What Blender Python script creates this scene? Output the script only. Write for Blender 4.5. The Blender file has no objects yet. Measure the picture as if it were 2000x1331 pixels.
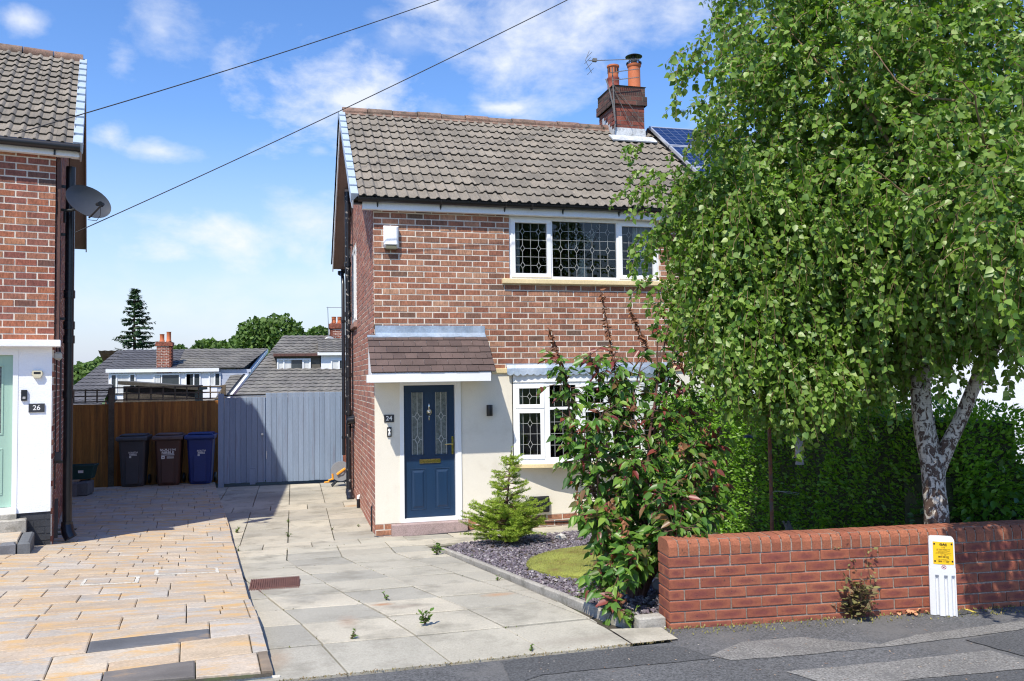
import bpy, math, random
import numpy as np
from mathutils import Vector, Matrix
random.seed(7); rng = np.random.default_rng(11)
R = math.radians
scn = bpy.context.scene
COL = scn.collection

# ------------------------------------------------------------ camera
CAM_H = 2.1894
FPX = 1609.0                                  # focal length in photo pixels (2000 wide)
YAW, PITCH, ROLL = R(14.87), R(2.63), R(-0.84)
fw = Vector((math.sin(YAW)*math.cos(PITCH), math.cos(YAW)*math.cos(PITCH), math.sin(PITCH)))
r0 = Vector((math.cos(YAW), -math.sin(YAW), 0)); u0 = r0.cross(fw)
rt = r0*math.cos(ROLL) + u0*math.sin(ROLL); up = -r0*math.sin(ROLL) + u0*math.cos(ROLL)
cd = bpy.data.cameras.new('camera'); cam = bpy.data.objects.new('camera', cd); COL.objects.link(cam)
cam.matrix_world = Matrix(((rt.x, up.x, -fw.x, 0), (rt.y, up.y, -fw.y, 0), (rt.z, up.z, -fw.z, CAM_H), (0, 0, 0, 1)))
cd.sensor_width = 36; cd.lens = 36*FPX/2000; cd.clip_end = 5000; cd.clip_start = .05
scn.camera = cam
CP = Vector((0, 0, CAM_H))

# survey helpers: the direction seen at a photo pixel, and where it meets a real surface
def ray(u, v): return rt*((u-1000)/FPX) - up*((v-665.5)/FPX) + fw
def at(u, v, z): return CP + ray(u, v)*z
def on(u, v, ax, val):
    d = ray(u, v); return CP + d*((val-CP[ax])/d[ax])
def onf(u, v, fn, lo=2.5, hi=40):
    d = ray(u, v)
    for _ in range(50):
        m = (lo+hi)/2; p = CP + d*m
        if p.z > fn(p.x, p.y): lo = m
        else: hi = m
    return CP + d*lo

# ------------------------------------------------------------ sun and sky
SUNV = Vector((-.75, -1, 1.75)).normalized()
sd = bpy.data.lights.new('sun', 'SUN'); sun = bpy.data.objects.new('sun', sd); COL.objects.link(sun)
sd.energy = 4.7; sd.angle = R(.53); sd.color = (1, .93, .80)
sun.rotation_euler = SUNV.to_track_quat('Z', 'Y').to_euler()
W = bpy.data.worlds.new('World'); scn.world = W; W.use_nodes = True
nt = W.node_tree; nt.nodes.clear()
def nn(t, **k):
    n = nt.nodes.new(t)
    for a, b in k.items(): setattr(n, a, b)
    return n
out = nn('ShaderNodeOutputWorld'); bg = nn('ShaderNodeBackground')
sky = nn('ShaderNodeTexSky', sky_type='NISHITA', sun_disc=False)
sky.sun_elevation = math.asin(SUNV.z); sky.sun_rotation = math.atan2(SUNV.x, SUNV.y)
sky.altitude = 50; sky.air_density = 1.0; sky.dust_density = .3; sky.ozone_density = 2.6
bg.inputs['Strength'].default_value = .145
tc = nn('ShaderNodeTexCoord')
def vm(op, a, b=None):
    n = nn('ShaderNodeVectorMath', operation=op)
    for i, x in enumerate((a, b)):
        if x is None: continue
        if isinstance(x, (tuple, list, Vector)): n.inputs[i].default_value = tuple(x)
        else: nt.links.new(x, n.inputs[i])
    return n.outputs['Value'] if op == 'LENGTH' else n.outputs['Vector']
def mt(op, a, b=None, c=None, clamp=False):
    n = nn('ShaderNodeMath', operation=op, use_clamp=clamp)
    for i, x in enumerate((a, b, c)):
        if x is None: continue
        if isinstance(x, (int, float)): n.inputs[i].default_value = x
        else: nt.links.new(x, n.inputs[i])
    return n.outputs[0]
# cloud banks: direction (surveyed), half width, half height, weight
BANKS = [((700, 205), .17, .085, 1.0), ((850, 215), .06, .03, .5), ((1010, 90), .19, .10, .8), ((1150, 25), .2, .07, .8), ((985, 210), .045, .014, .9),
         ((480, 480), .14, .05, .85), ((350, 492), .07, .028, .9), ((610, 430), .09, .05, .7), ((320, 60), .05, .055, .6), ((238, 115), .026, .028, .7),
         ((315, 292), .05, .02, .7), ((218, 262), .03, .022, .8), ((45, 38), .025, .022, .7), ((622, 292), .022, .014, .6), ((800, 85), .08, .03, .35), ((575, 560), .3, .05, .35),
         ((250, 600), .5, .05, .4), ((730, 30), .03, .014, .35), ((1390, 250), .05, .04, .8)]
mp = nn('ShaderNodeMapping'); mp.inputs['Scale'].default_value = (1, 1, 1.7); nt.links.new(tc.outputs['Generated'], mp.inputs[0])
n1 = nn('ShaderNodeTexNoise'); n1.inputs['Scale'].default_value = 10; n1.inputs['Detail'].default_value = 12; n1.inputs['Roughness'].default_value = .6; n1.inputs['Distortion'].default_value = .15
nt.links.new(mp.outputs[0], n1.inputs['Vector'])
acc = None
nv = mt('MULTIPLY', mt('SUBTRACT', n1.outputs['Fac'], .5), 4.2)
for (u, v), ax, az, w in BANKS:
    d = ray(u, v).normalized()
    dv = vm('SUBTRACT', tc.outputs['Generated'], d); dv = vm('MULTIPLY', dv, (1/(ax*1.15), 1/(ax*1.15), 1/(az*1.15))); L = vm('LENGTH', dv)
    m = mt('SUBTRACT', 1.0, L); m = mt('ADD', mt('MULTIPLY_ADD', m, 1.5, nv), -.40); m = mt('MULTIPLY', m, mt('MULTIPLY', mt('SUBTRACT', 1.45, L), 1.2, clamp=True)); m = mt('MULTIPLY', m, .85*w, clamp=True)
    acc = m if acc is None else mt('MAXIMUM', acc, m)
cl = mt('MINIMUM', mt('POWER', acc, 1.2), .90)
sep = nn('ShaderNodeSeparateXYZ'); nt.links.new(tc.outputs['Generated'], sep.inputs[0])
# general thin veil low over the horizon
veil = mt('SUBTRACT', .30, sep.outputs['Z']); veil = mt('MULTIPLY', veil, 3.5, clamp=True); veil = mt('POWER', veil, 1.35)
mixv = nn('ShaderNodeMixRGB'); mixv.inputs['Color2'].default_value = (3.7, 4.0, 4.75, 1)
nt.links.new(veil, mixv.inputs['Fac'])
hs = nn('ShaderNodeHueSaturation'); hs.inputs['Saturation'].default_value = 1.22; hs.inputs['Value'].default_value = 1.28; hs.inputs['Hue'].default_value = .509
nt.links.new(sky.outputs[0], hs.inputs['Color']); nt.links.new(hs.outputs[0], mixv.inputs['Color1'])
mix = nn('ShaderNodeMixRGB'); mix.inputs['Color2'].default_value = (5.3, 5.55, 6.0, 1)
nt.links.new(cl, mix.inputs['Fac']); nt.links.new(mixv.outputs[0], mix.inputs['Color1'])
nt.links.new(mix.outputs[0], bg.inputs['Color']); nt.links.new(bg.outputs[0], out.inputs[0])
scn.view_settings.view_transform = 'Standard'; scn.view_settings.look = 'None'; scn.view_settings.gamma = 1
scn.view_settings.exposure = .32
try:
    scn.cycles.pixel_filter_type = 'BLACKMAN_HARRIS'; scn.cycles.filter_width = 1.15; scn.cycles.max_bounces = 8; scn.cycles.transparent_max_bounces = 16
except Exception: pass

# ------------------------------------------------------------ materials
def new_mat(name):
    m = bpy.data.materials.new(name); m.use_nodes = True; return m, m.node_tree, m.node_tree.nodes['Principled BSDF']
def lk(t, a, b): t.links.new(a, b)
def ND(t, ty, **k):
    n = t.nodes.new(ty)
    for a, b in k.items():
        if a in n.inputs: n.inputs[a].default_value = b
        else: setattr(n, a, b)
    return n
def rgb(c): return (c[0], c[1], c[2], 1)
def mul(t, col, fac_sock, lo, hi):
    """multiply a colour socket by a value mapped lo..hi"""
    mr = ND(t, 'ShaderNodeMapRange'); mr.inputs[1].default_value = .34; mr.inputs[2].default_value = .66; mr.inputs[3].default_value = lo; mr.inputs[4].default_value = hi
    lk(t, fac_sock, mr.inputs[0])
    v = ND(t, 'ShaderNodeVectorMath', operation='SCALE'); lk(t, col, v.inputs[0]); lk(t, mr.outputs[0], v.inputs['Scale'])
    return v.outputs[0]
def mat(name, stops, rough=.6, var=.12, vs=3, fine=.1, fs=60, bump=.0, bs=120, bd=.01, stretch=(1, 1, 1), metal=0, spec=.5, island=True, transl=0, coat=0, dirt=None, dirt_scale=1.5, dirt_lo=.55, dirt_hi=.7, aniso=None):
    """stops: one colour, or several that neighbouring pieces (mesh islands) take at random"""
    m, t, b = new_mat(name)
    if isinstance(stops[0], (int, float)): stops = [stops]
    tcn = ND(t, 'ShaderNodeTexCoord'); mpn = ND(t, 'ShaderNodeMapping'); mpn.inputs['Scale'].default_value = stretch; lk(t, tcn.outputs['Object'], mpn.inputs[0])
    if len(stops) > 1:
        geo = ND(t, 'ShaderNodeNewGeometry'); cr = ND(t, 'ShaderNodeValToRGB'); cr.color_ramp.interpolation = 'LINEAR'
        e = cr.color_ramp.elements
        while len(e) < len(stops): e.new(.5)
        for i, s in enumerate(stops): e[i].position = i/(len(stops)-1); e[i].color = rgb(s)
        lk(t, geo.outputs['Random Per Island'], cr.inputs[0]); col = cr.outputs[0]
    else:
        cn = ND(t, 'ShaderNodeRGB'); cn.outputs[0].default_value = rgb(stops[0]); col = cn.outputs[0]
    if var: 
        a = ND(t, 'ShaderNodeTexNoise', Scale=vs, Detail=4.0, Roughness=.6); lk(t, mpn.outputs[0], a.inputs['Vector']); col = mul(t, col, a.outputs['Fac'], 1-var, 1+var)
    if fine:
        a = ND(t, 'ShaderNodeTexNoise', Scale=fs, Detail=3.0, Roughness=.7); lk(t, mpn.outputs[0], a.inputs['Vector']); col = mul(t, col, a.outputs['Fac'], 1-fine, 1+fine)
    if dirt:
        a = ND(t, 'ShaderNodeTexNoise', Scale=dirt_scale, Detail=8.0, Roughness=.65); lk(t, mpn.outputs[0], a.inputs['Vector'])
        mr = ND(t, 'ShaderNodeMapRange'); mr.inputs[1].default_value = dirt_lo; mr.inputs[2].default_value = dirt_hi; lk(t, a.outputs['Fac'], mr.inputs[0])
        mx = ND(t, 'ShaderNodeMixRGB'); mx.inputs['Color2'].default_value = rgb(dirt); lk(t, mr.outputs[0], mx.inputs['Fac']); lk(t, col, mx.inputs['Color1']); col = mx.outputs[0]
    lk(t, col, b.inputs['Base Color'])
    b.inputs['Roughness'].default_value = rough; b.inputs['Metallic'].default_value = metal
    b.inputs['Specular IOR Level'].default_value = spec; b.inputs['Coat Weight'].default_value = coat
    if bump:
        a = ND(t, 'ShaderNodeTexNoise', Scale=bs, Detail=5.0, Roughness=.65); lk(t, mpn.outputs[0], a.inputs['Vector'])
        bp = ND(t, 'ShaderNodeBump', Strength=bump, Distance=bd); lk(t, a.outputs['Fac'], bp.inputs['Height']); lk(t, bp.outputs[0], b.inputs['Normal'])
    if transl:
        tr = ND(t, 'ShaderNodeBsdfTranslucent'); sc = ND(t, 'ShaderNodeVectorMath', operation='MULTIPLY'); lk(t, col, sc.inputs[0]); sc.inputs[1].default_value = (1.5, 1.7, .5)
        lk(t, sc.outputs[0], tr.inputs['Color']); ms = ND(t, 'ShaderNodeMixShader'); ms.inputs[0].default_value = transl
        lk(t, b.outputs[0], ms.inputs[1]); lk(t, tr.outputs[0], ms.inputs[2]); lk(t, ms.outputs[0], t.nodes['Material Output'].inputs['Surface'])
    return m
M = {}
M['brick'] = mat('house_brick', [(.12, .078, .056), (.26, .10, .058), (.35, .165, .098), (.29, .112, .064), (.41, .225, .14), (.28, .14, .088), (.22, .085, .052), (.38, .185, .112)], .85, .16, 6, .28, 42, .6, 60, .008, (1, 1, .4))
M['brickL'] = mat('orange_house_brick', [(.10, .06, .05), (.28, .09, .05), (.35, .13, .065), (.27, .085, .055), (.37, .17, .09), (.26, .10, .07), (.20, .065, .05), (.34, .14, .08)], .85, .16, 6, .28, 42, .6, 60, .008, (1, 1, .4))
M['brickG'] = mat('gable_brick', [(.22, .12, .10), (.36, .14, .10), (.40, .19, .14), (.34, .13, .09), (.42, .23, .17), (.28, .14, .11)], .85, .14, 4, .2, 90, .4, 90, .006)
M['mortar'] = mat('mortar', (.67, .61, .53), .95, .15, 6, .2, 120, .4, 150, .004)
M['mortarL'] = mat('pale_mortar', (.68, .60, .51), .95, .15, 6, .2, 120, .4, 150, .004)
M['render'] = mat('cream_render', (.76, .715, .615), .9, .03, 1.5, .05, 160, .35, 260, .004, dirt=(.56, .50, .40), dirt_scale=1.9, dirt_lo=.54, dirt_hi=.92)
M['white_render'] = mat('white_render', (.84, .86, .90), .85, .03, 1.5, .03, 90, .5, 38, .008, (1, 1, 3))
M['cream'] = mat('cream_paint', (.72, .58, .33), .7, .1, 3, .1, 60, .2, 80, .004, dirt=(.5, .42, .3), dirt_scale=6, dirt_lo=.62, dirt_hi=.8)
M['upvc'] = mat('white_upvc', (.82, .83, .84), .3, .02, 2, 0, 60)
M['white'] = mat('white_paint', (.80, .81, .83), .5, .04, 2, .04, 60, dirt=(.60, .60, .57), dirt_scale=2.5, dirt_lo=.6, dirt_hi=.85)
M['tile'] = mat('concrete_roof_tile', [(.155, .137, .113), (.21, .184, .15), (.24, .208, .168), (.18, .16, .132), (.24, .21, .17)], .95, .16, 2.2, .3, 70, .6, 90, .008, dirt=(.055, .05, .042), dirt_scale=9, dirt_lo=.64, dirt_hi=.72)
M['tileshade'] = mat('tile_shadow_line', (.030, .027, .022), .98, .3, 10, .3, 40)  # shadow line under each tile course, put into a dark butt-edge colour
M['ridge'] = mat('ridge_tile', [(.22, .13, .10), (.17, .12, .09), (.26, .16, .12), (.14, .11, .085)], .95, .25, 6, .3, 60, .6, 60, .01, dirt=(.07, .065, .05), dirt_scale=9, dirt_lo=.55, dirt_hi=.65)
M['plaintile'] = mat('brown_plain_tile', [(.075, .05, .045), (.10, .068, .06), (.12, .08, .07), (.09, .062, .055)], .8, .12, 4, .15, 90, .3, 90, .004, dirt=(.16, .14, .11), dirt_scale=5, dirt_lo=.66, dirt_hi=.8)
M['lead'] = mat('lead_flashing', (.30, .37, .46), .45, .18, 3, .1, 30, .3, 14, .02, metal=.25, dirt=(.46, .52, .6), dirt_scale=2.5, dirt_lo=.5, dirt_hi=.75)
M['verge'] = mat('grey_dry_verge', (.42, .50, .60), .45, .06, 4, .05, 60)
M['soffit'] = mat('brown_soffit', (.30, .22, .19), .6, .08, 3, .08, 60, .2, 40, .005, (1, .2, 1))
M['gutter'] = mat('black_gutter', (.012, .012, .014), .35, .2, 3, .15, 40)
M['pipe'] = mat('black_pipe', (.012, .013, .018), .3, .2, 3, .1, 40, .15, 20, .004)
M['oldpipe'] = mat('flaking_black_pipe', (.013, .014, .019), .35, .2, 3, .1, 40, .2, 20, .004, dirt=(.35, .33, .31), dirt_scale=14, dirt_lo=.60, dirt_hi=.62)
M['darkwood'] = mat('dark_wood', (.10, .045, .035), .7, .3, 3, .2, 40, .4, 30, .006, (3, 3, .3))
M['terracotta'] = mat('terracotta', (.48, .14, .055), .75, .15, 4, .1, 50, .2, 60, .004)
M['terracotta2'] = mat('weathered_red_clay', (.30, .075, .05), .8, .25, 5, .2, 40, .3, 60, .004)
M['black'] = mat('black_metal', (.012, .012, .013), .45, .1, 3, .1, 40)
M['steel'] = mat('galvanised_steel', (.5, .5, .5), .35, .1, 5, .1, 40, metal=.9)
M['chrome'] = mat('chrome', (.75, .73, .68), .12, 0, 3, 0, 40, metal=1)
M['brass'] = mat('brass', (.62, .5, .22), .2, 0, 3, 0, 40, metal=1)
M['navy'] = mat('navy_door', (.005, .029, .078), .45, .06, 3, .12, 60, .35, 26, .004, (6, 6, .7))
M['mint'] = mat('sage_green_door', (.33, .50, .41), .4, .03, 3, .04, 60, .2, 26, .003, (6, 6, .7))
M['slate'] = mat('slate_plate', (.035, .037, .042), .5, .2, 5, .2, 60, .3, 60, .004)
M['text'] = mat('white_lettering', (.82, .82, .80), .5, 0, 1, 0, 1)
M['plastic_black'] = mat('black_plastic', (.012, .014, .018), .35, .1, 3, .05, 40)
M['stone'] = mat('pink_stone_step', (.34, .255, .245), .85, .12, 3, .25, 90, .4, 120, .006, dirt=(.2, .16, .15), dirt_scale=12, dirt_lo=.55, dirt_hi=.7)
M['concrete'] = mat('concrete', (.36, .34, .30), .92, .15, 2, .2, 60, .5, 80, .008, dirt=(.17, .16, .13), dirt_scale=5, dirt_lo=.52, dirt_hi=.7)
M['slab'] = mat('paving_slab', [(.36, .34, .285), (.46, .43, .35), (.40, .375, .31), (.51, .465, .37), (.33, .315, .27), (.43, .405, .335)], .92, .10, 1.2, .13, 80, .5, 120, .006, dirt=(.22, .205, .165), dirt_scale=2.2, dirt_lo=.50, dirt_hi=.72)
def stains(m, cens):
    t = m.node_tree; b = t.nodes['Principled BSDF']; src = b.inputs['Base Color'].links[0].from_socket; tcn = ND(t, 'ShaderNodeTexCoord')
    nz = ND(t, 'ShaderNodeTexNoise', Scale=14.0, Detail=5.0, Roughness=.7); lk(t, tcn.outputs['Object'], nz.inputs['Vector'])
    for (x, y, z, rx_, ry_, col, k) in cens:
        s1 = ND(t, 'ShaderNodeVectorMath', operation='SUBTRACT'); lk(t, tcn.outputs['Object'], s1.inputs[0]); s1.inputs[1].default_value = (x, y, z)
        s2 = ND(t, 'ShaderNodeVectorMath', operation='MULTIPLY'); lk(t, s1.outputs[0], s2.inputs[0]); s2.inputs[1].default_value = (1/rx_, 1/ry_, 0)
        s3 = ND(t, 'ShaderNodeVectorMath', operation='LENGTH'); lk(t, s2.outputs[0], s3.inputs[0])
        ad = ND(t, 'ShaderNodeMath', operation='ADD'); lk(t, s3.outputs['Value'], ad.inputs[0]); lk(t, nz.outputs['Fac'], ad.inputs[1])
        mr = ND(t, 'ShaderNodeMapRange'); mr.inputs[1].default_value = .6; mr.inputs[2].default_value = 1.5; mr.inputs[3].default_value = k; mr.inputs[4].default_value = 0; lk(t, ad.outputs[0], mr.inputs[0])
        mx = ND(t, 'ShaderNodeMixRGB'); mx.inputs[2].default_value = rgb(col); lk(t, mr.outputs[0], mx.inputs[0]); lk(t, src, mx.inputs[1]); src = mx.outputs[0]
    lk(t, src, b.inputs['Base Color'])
M['joint'] = mat('joint_soil', (.055, .047, .035), .98, .3, 4, .3, 50, .5, 60, .01, dirt=(.06, .075, .03), dirt_scale=3, dirt_lo=.5, dirt_hi=.6)
M['block'] = mat('buff_block_paving', [(.46, .36, .25), (.43, .36, .28), (.39, .36, .32), (.50, .41, .30), (.38, .35, .31), (.45, .34, .23), (.44, .39, .33)], .85, .14, 2.2, .2, 50, .3, 80, .005, (1, 2.6, 1), dirt=(.54, .35, .16), dirt_scale=3.4, dirt_lo=.50, dirt_hi=.64)
M['blockdark'] = mat('charcoal_blend_paving', [(.14, .14, .15), (.20, .18, .165), (.11, .115, .125), (.24, .18, .12)], .85, .25, 2.2, .12, 70, .3, 80, .005, (1, 2.6, 1), dirt=(.36, .23, .11), dirt_scale=2.2, dirt_lo=.56, dirt_hi=.72)
M['kerbblock'] = mat('charcoal_kerb', [(.13, .14, .16), (.18, .18, .19), (.11, .12, .13)], .85, .2, 4, .12, 70, .3, 80, .005)
M['whitemortar'] = mat('white_haunching', (.58, .55, .48), .95, .12, 5, .15, 60, .5, 40, .01)
M['wallbrick'] = None
M['soil'] = mat('garden_soil', (.075, .058, .042), .98, .3, 2, .3, 30, .6, 30, .02)
M['slatechip'] = mat('plum_slate_chippings', [(.11, .095, .12), (.17, .15, .175), (.08, .07, .09), (.22, .20, .225), (.14, .11, .14), (.19, .155, .18), (.42, .40, .40)], .8, .2, 20, .2, 80)
M['moss'] = mat('mossy_turf', (.26, .28, .055), .98, .25, 2.5, .3, 60, .8, 160, .012, dirt=(.16, .085, .03), dirt_scale=1.3, dirt_lo=.5, dirt_hi=.66)
M['mossblade'] = mat('moss_blades', [(.20, .24, .04), (.30, .32, .07), (.24, .25, .05), (.22, .17, .06)], .9, .1, 3, 0)
M['fence'] = mat('brown_fence_board', [(.34, .13, .028), (.46, .18, .036), (.40, .155, .032), (.30, .11, .026)], .8, .25, 2.5, .2, 30, .5, 40, .006, (6, 6, .35), dirt=(.09, .05, .02), dirt_scale=1.2, dirt_lo=.52, dirt_hi=.75)
M['trellis'] = mat('weathered_trellis', (.13, .10, .07), .9, .25, 4, .2, 40, .4, 40, .006)
M['oldwood'] = mat('grey_weathered_wood', [(.14, .125, .105), (.10, .09, .075), (.18, .16, .135)], .92, .25, 3, .2, 40, .5, 40, .006, (.3, 3, 3))
M['gate'] = mat('blue_grey_gate_board', [(.235, .31, .43), (.26, .335, .46), (.215, .285, .40)], .65, .10, 1.5, .1, 40, .3, 40, .004, (6, 6, .4), dirt=(.19, .20, .27), dirt_scale=1.6, dirt_lo=.56, dirt_hi=.75)
M['tarmac'] = mat('tarmac', (.115, .117, .12), .95, .14, 1.2, .55, 75, .8, 230, .008, dirt=(.165, .16, .155), dirt_scale=1.4, dirt_lo=.5, dirt_hi=.75)
M['tarmaclight'] = mat('worn_tarmac', (.215, .208, .195), .95, .14, 1.8, .48, 75, .8, 230, .008, dirt=(.15, .145, .14), dirt_scale=3.0, dirt_lo=.54, dirt_hi=.68)
M['tarmacdark'] = mat('fresh_tarmac', (.085, .087, .09), .95, .12, 1.5, .5, 75, .8, 260, .006)
M['yellowline'] = mat('yellow_marking', (.62, .50, .10), .9, .2, 20, .3, 120, .3, 120, .003)
M['grass'] = mat('far_grass', (.07, .12, .03), .98, .3, .2, .2, 3)
M['binbody_grey'] = mat('grey_bin_plastic', (.060, .060, .068), .5, .1, 3, .1, 80, .1, 120, .002)
M['binbody_brown'] = mat('brown_bin_plastic', (.085, .040, .030), .5, .1, 3, .1, 80, .1, 120, .002)
M['binbody_blue'] = mat('blue_bin_plastic', (.014, .032, .17), .45, .1, 3, .1, 80, .1, 120, .002)
M['boxgreen'] = mat('green_recycling_plastic', (.012, .055, .05), .45, .1, 3, .1, 80)
M['grit'] = mat('grit_red_drain', (.13, .058, .044), .8, .2, 4, .3, 60)
M['postwhite'] = mat('white_marker_plastic', (.70, .71, .72), .5, .03, 4, .03, 60, dirt=(.66, .66, .62), dirt_scale=6, dirt_lo=.62, dirt_hi=.85)
M['yellow'] = mat('yellow_sign', (.85, .52, .012), .45, .03, 4, 0, 60)
M['red'] = mat('sign_red', (.5, .03, .03), .5, 0, 1, 0)
M['orange'] = mat('orange_plastic', (.85, .36, .03), .4, 0, 1, 0)
M['reel'] = mat('grey_reel_plastic', (.26, .28, .31), .4, .05, 3, .05, 40)
M['rust'] = mat('rusty_steel', (.22, .09, .045), .85, .3, 8, .3, 60, .3, 60, .004, dirt=(.12, .11, .10), dirt_scale=5, dirt_lo=.5, dirt_hi=.6)
M['bgroof'] = mat('far_roof_tile', [(.13, .125, .115), (.16, .15, .14), (.145, .14, .13)], .95, .2, .8, .2, 8, .3, 10, .05, dirt=(.20, .19, .165), dirt_scale=.8, dirt_lo=.5, dirt_hi=.7)
M['bgroof2'] = mat('slate_grey_roof_tile', [(.085, .085, .095), (.10, .10, .11)], .9, .15, .8, .1, 8)
M['bgwhite'] = mat('far_white_wall', (.78, .79, .82), .7, .03, 1, 0)
M['bgclad'] = mat('blue_grey_cladding', (.42, .46, .56), .7, .05, 1, 0)
M['bgbrick'] = mat('far_brick', (.24, .075, .045), .9, .3, 6, .3, 12)
M['curtain'] = mat('pale_curtain', (.62, .63, .62), .9, .1, 2, .1, 30, .4, 9, .03, (6, 6, .2))
M['ycurtain'] = mat('yellow_curtain', (.75, .62, .06), .9, .2, 2, 0)
M['ceramic'] = mat('patterned_vase', (.5, .5, .45), .4, .1, 5, .6, 38)
M['bark'] = None
M['twig'] = mat('birch_twig', (.20, .13, .07), .8, .2, 10, .2, 60)
M['stem'] = mat('brown_stem', (.10, .048, .034), .8, .3, 10, .2, 60)
M['leaf'] = mat('birch_leaf', [(.07, .15, .02), (.13, .235, .033), (.19, .30, .05), (.085, .18, .024), (.24, .35, .07), (.15, .26, .036), (.32, .41, .12)], .42, .12, 1.0, 0, 60, spec=.5, transl=.33)
M['hedge'] = mat('hedge_leaf', [(.08, .19, .016), (.13, .28, .022), (.18, .35, .03), (.24, .42, .05), (.11, .23, .018)], .42, .2, 1.2, 0, 60, transl=.38)
M['hedgecore'] = mat('hedge_light_block', (.035, .045, .018), .95, .3, 8, .3, 40)  # dark colour for the light-blocking boxes behind the leaves
M['shrub'] = mat('shrub_leaf', [(.045, .115, .02), (.075, .18, .028), (.12, .25, .038), (.055, .14, .022), (.24, .36, .06), (.085, .20, .03), (.15, .27, .04), (.06, .15, .025), (.24, .12, .06)], .40, .1, 3, 0, 60, spec=.5, transl=.34)
M['deadleaf'] = mat('dead_brown_leaf', [(.22, .085, .035), (.14, .055, .03), (.32, .14, .06)], .85, .2, 10, 0)
M['redleaf'] = mat('dark_red_leaf', [(.13, .02, .022), (.22, .05, .04), (.16, .05, .03)], .4, .2, 10, 0, transl=.2)
M['berry'] = mat('dark_red_berry', (.11, .008, .018), .3, .1, 5, 0)
M['needle'] = mat('bright_spruce_needle', [(.22, .33, .03), (.32, .43, .045), (.40, .50, .07), (.25, .36, .035), (.14, .23, .025)], .6, .1, 5, 0, transl=.25)
M['needleold'] = mat('dark_spruce_needle', [(.022, .06, .025), (.04, .09, .035), (.06, .12, .045)], .7, .1, .5, 0, transl=.1)
M['bgleaf'] = mat('far_broadleaf', [(.045, .09, .015), (.075, .14, .022), (.11, .19, .035), (.06, .12, .02)], .7, .3, .35, 0, transl=.2)
M['weed'] = mat('green_weed', [(.07, .16, .02), (.12, .22, .03), (.16, .24, .05)], .6, .1, 5, 0, transl=.2)
M['dryweed'] = mat('withering_weed', [(.16, .15, .05), (.24, .22, .08), (.20, .12, .07), (.13, .14, .05)], .8, .1, 5, 0, transl=.15)
M['litter'] = mat('orange_fallen_leaf', [(.50, .21, .10), (.60, .30, .16), (.38, .15, .07)], .85, .1, 5, 0)
M['rock'] = mat('pale_rock', (.5, .48, .45), .9, .2, 12, .2, 40, .5, 40, .01)
M['solar_frame'] = mat('aluminium_frame', (.7, .71, .73), .35, 0, 1, 0, metal=.6)
M['cable'] = mat('black_cable', (.03, .03, .035), .7, 0, 1, 0)

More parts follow.
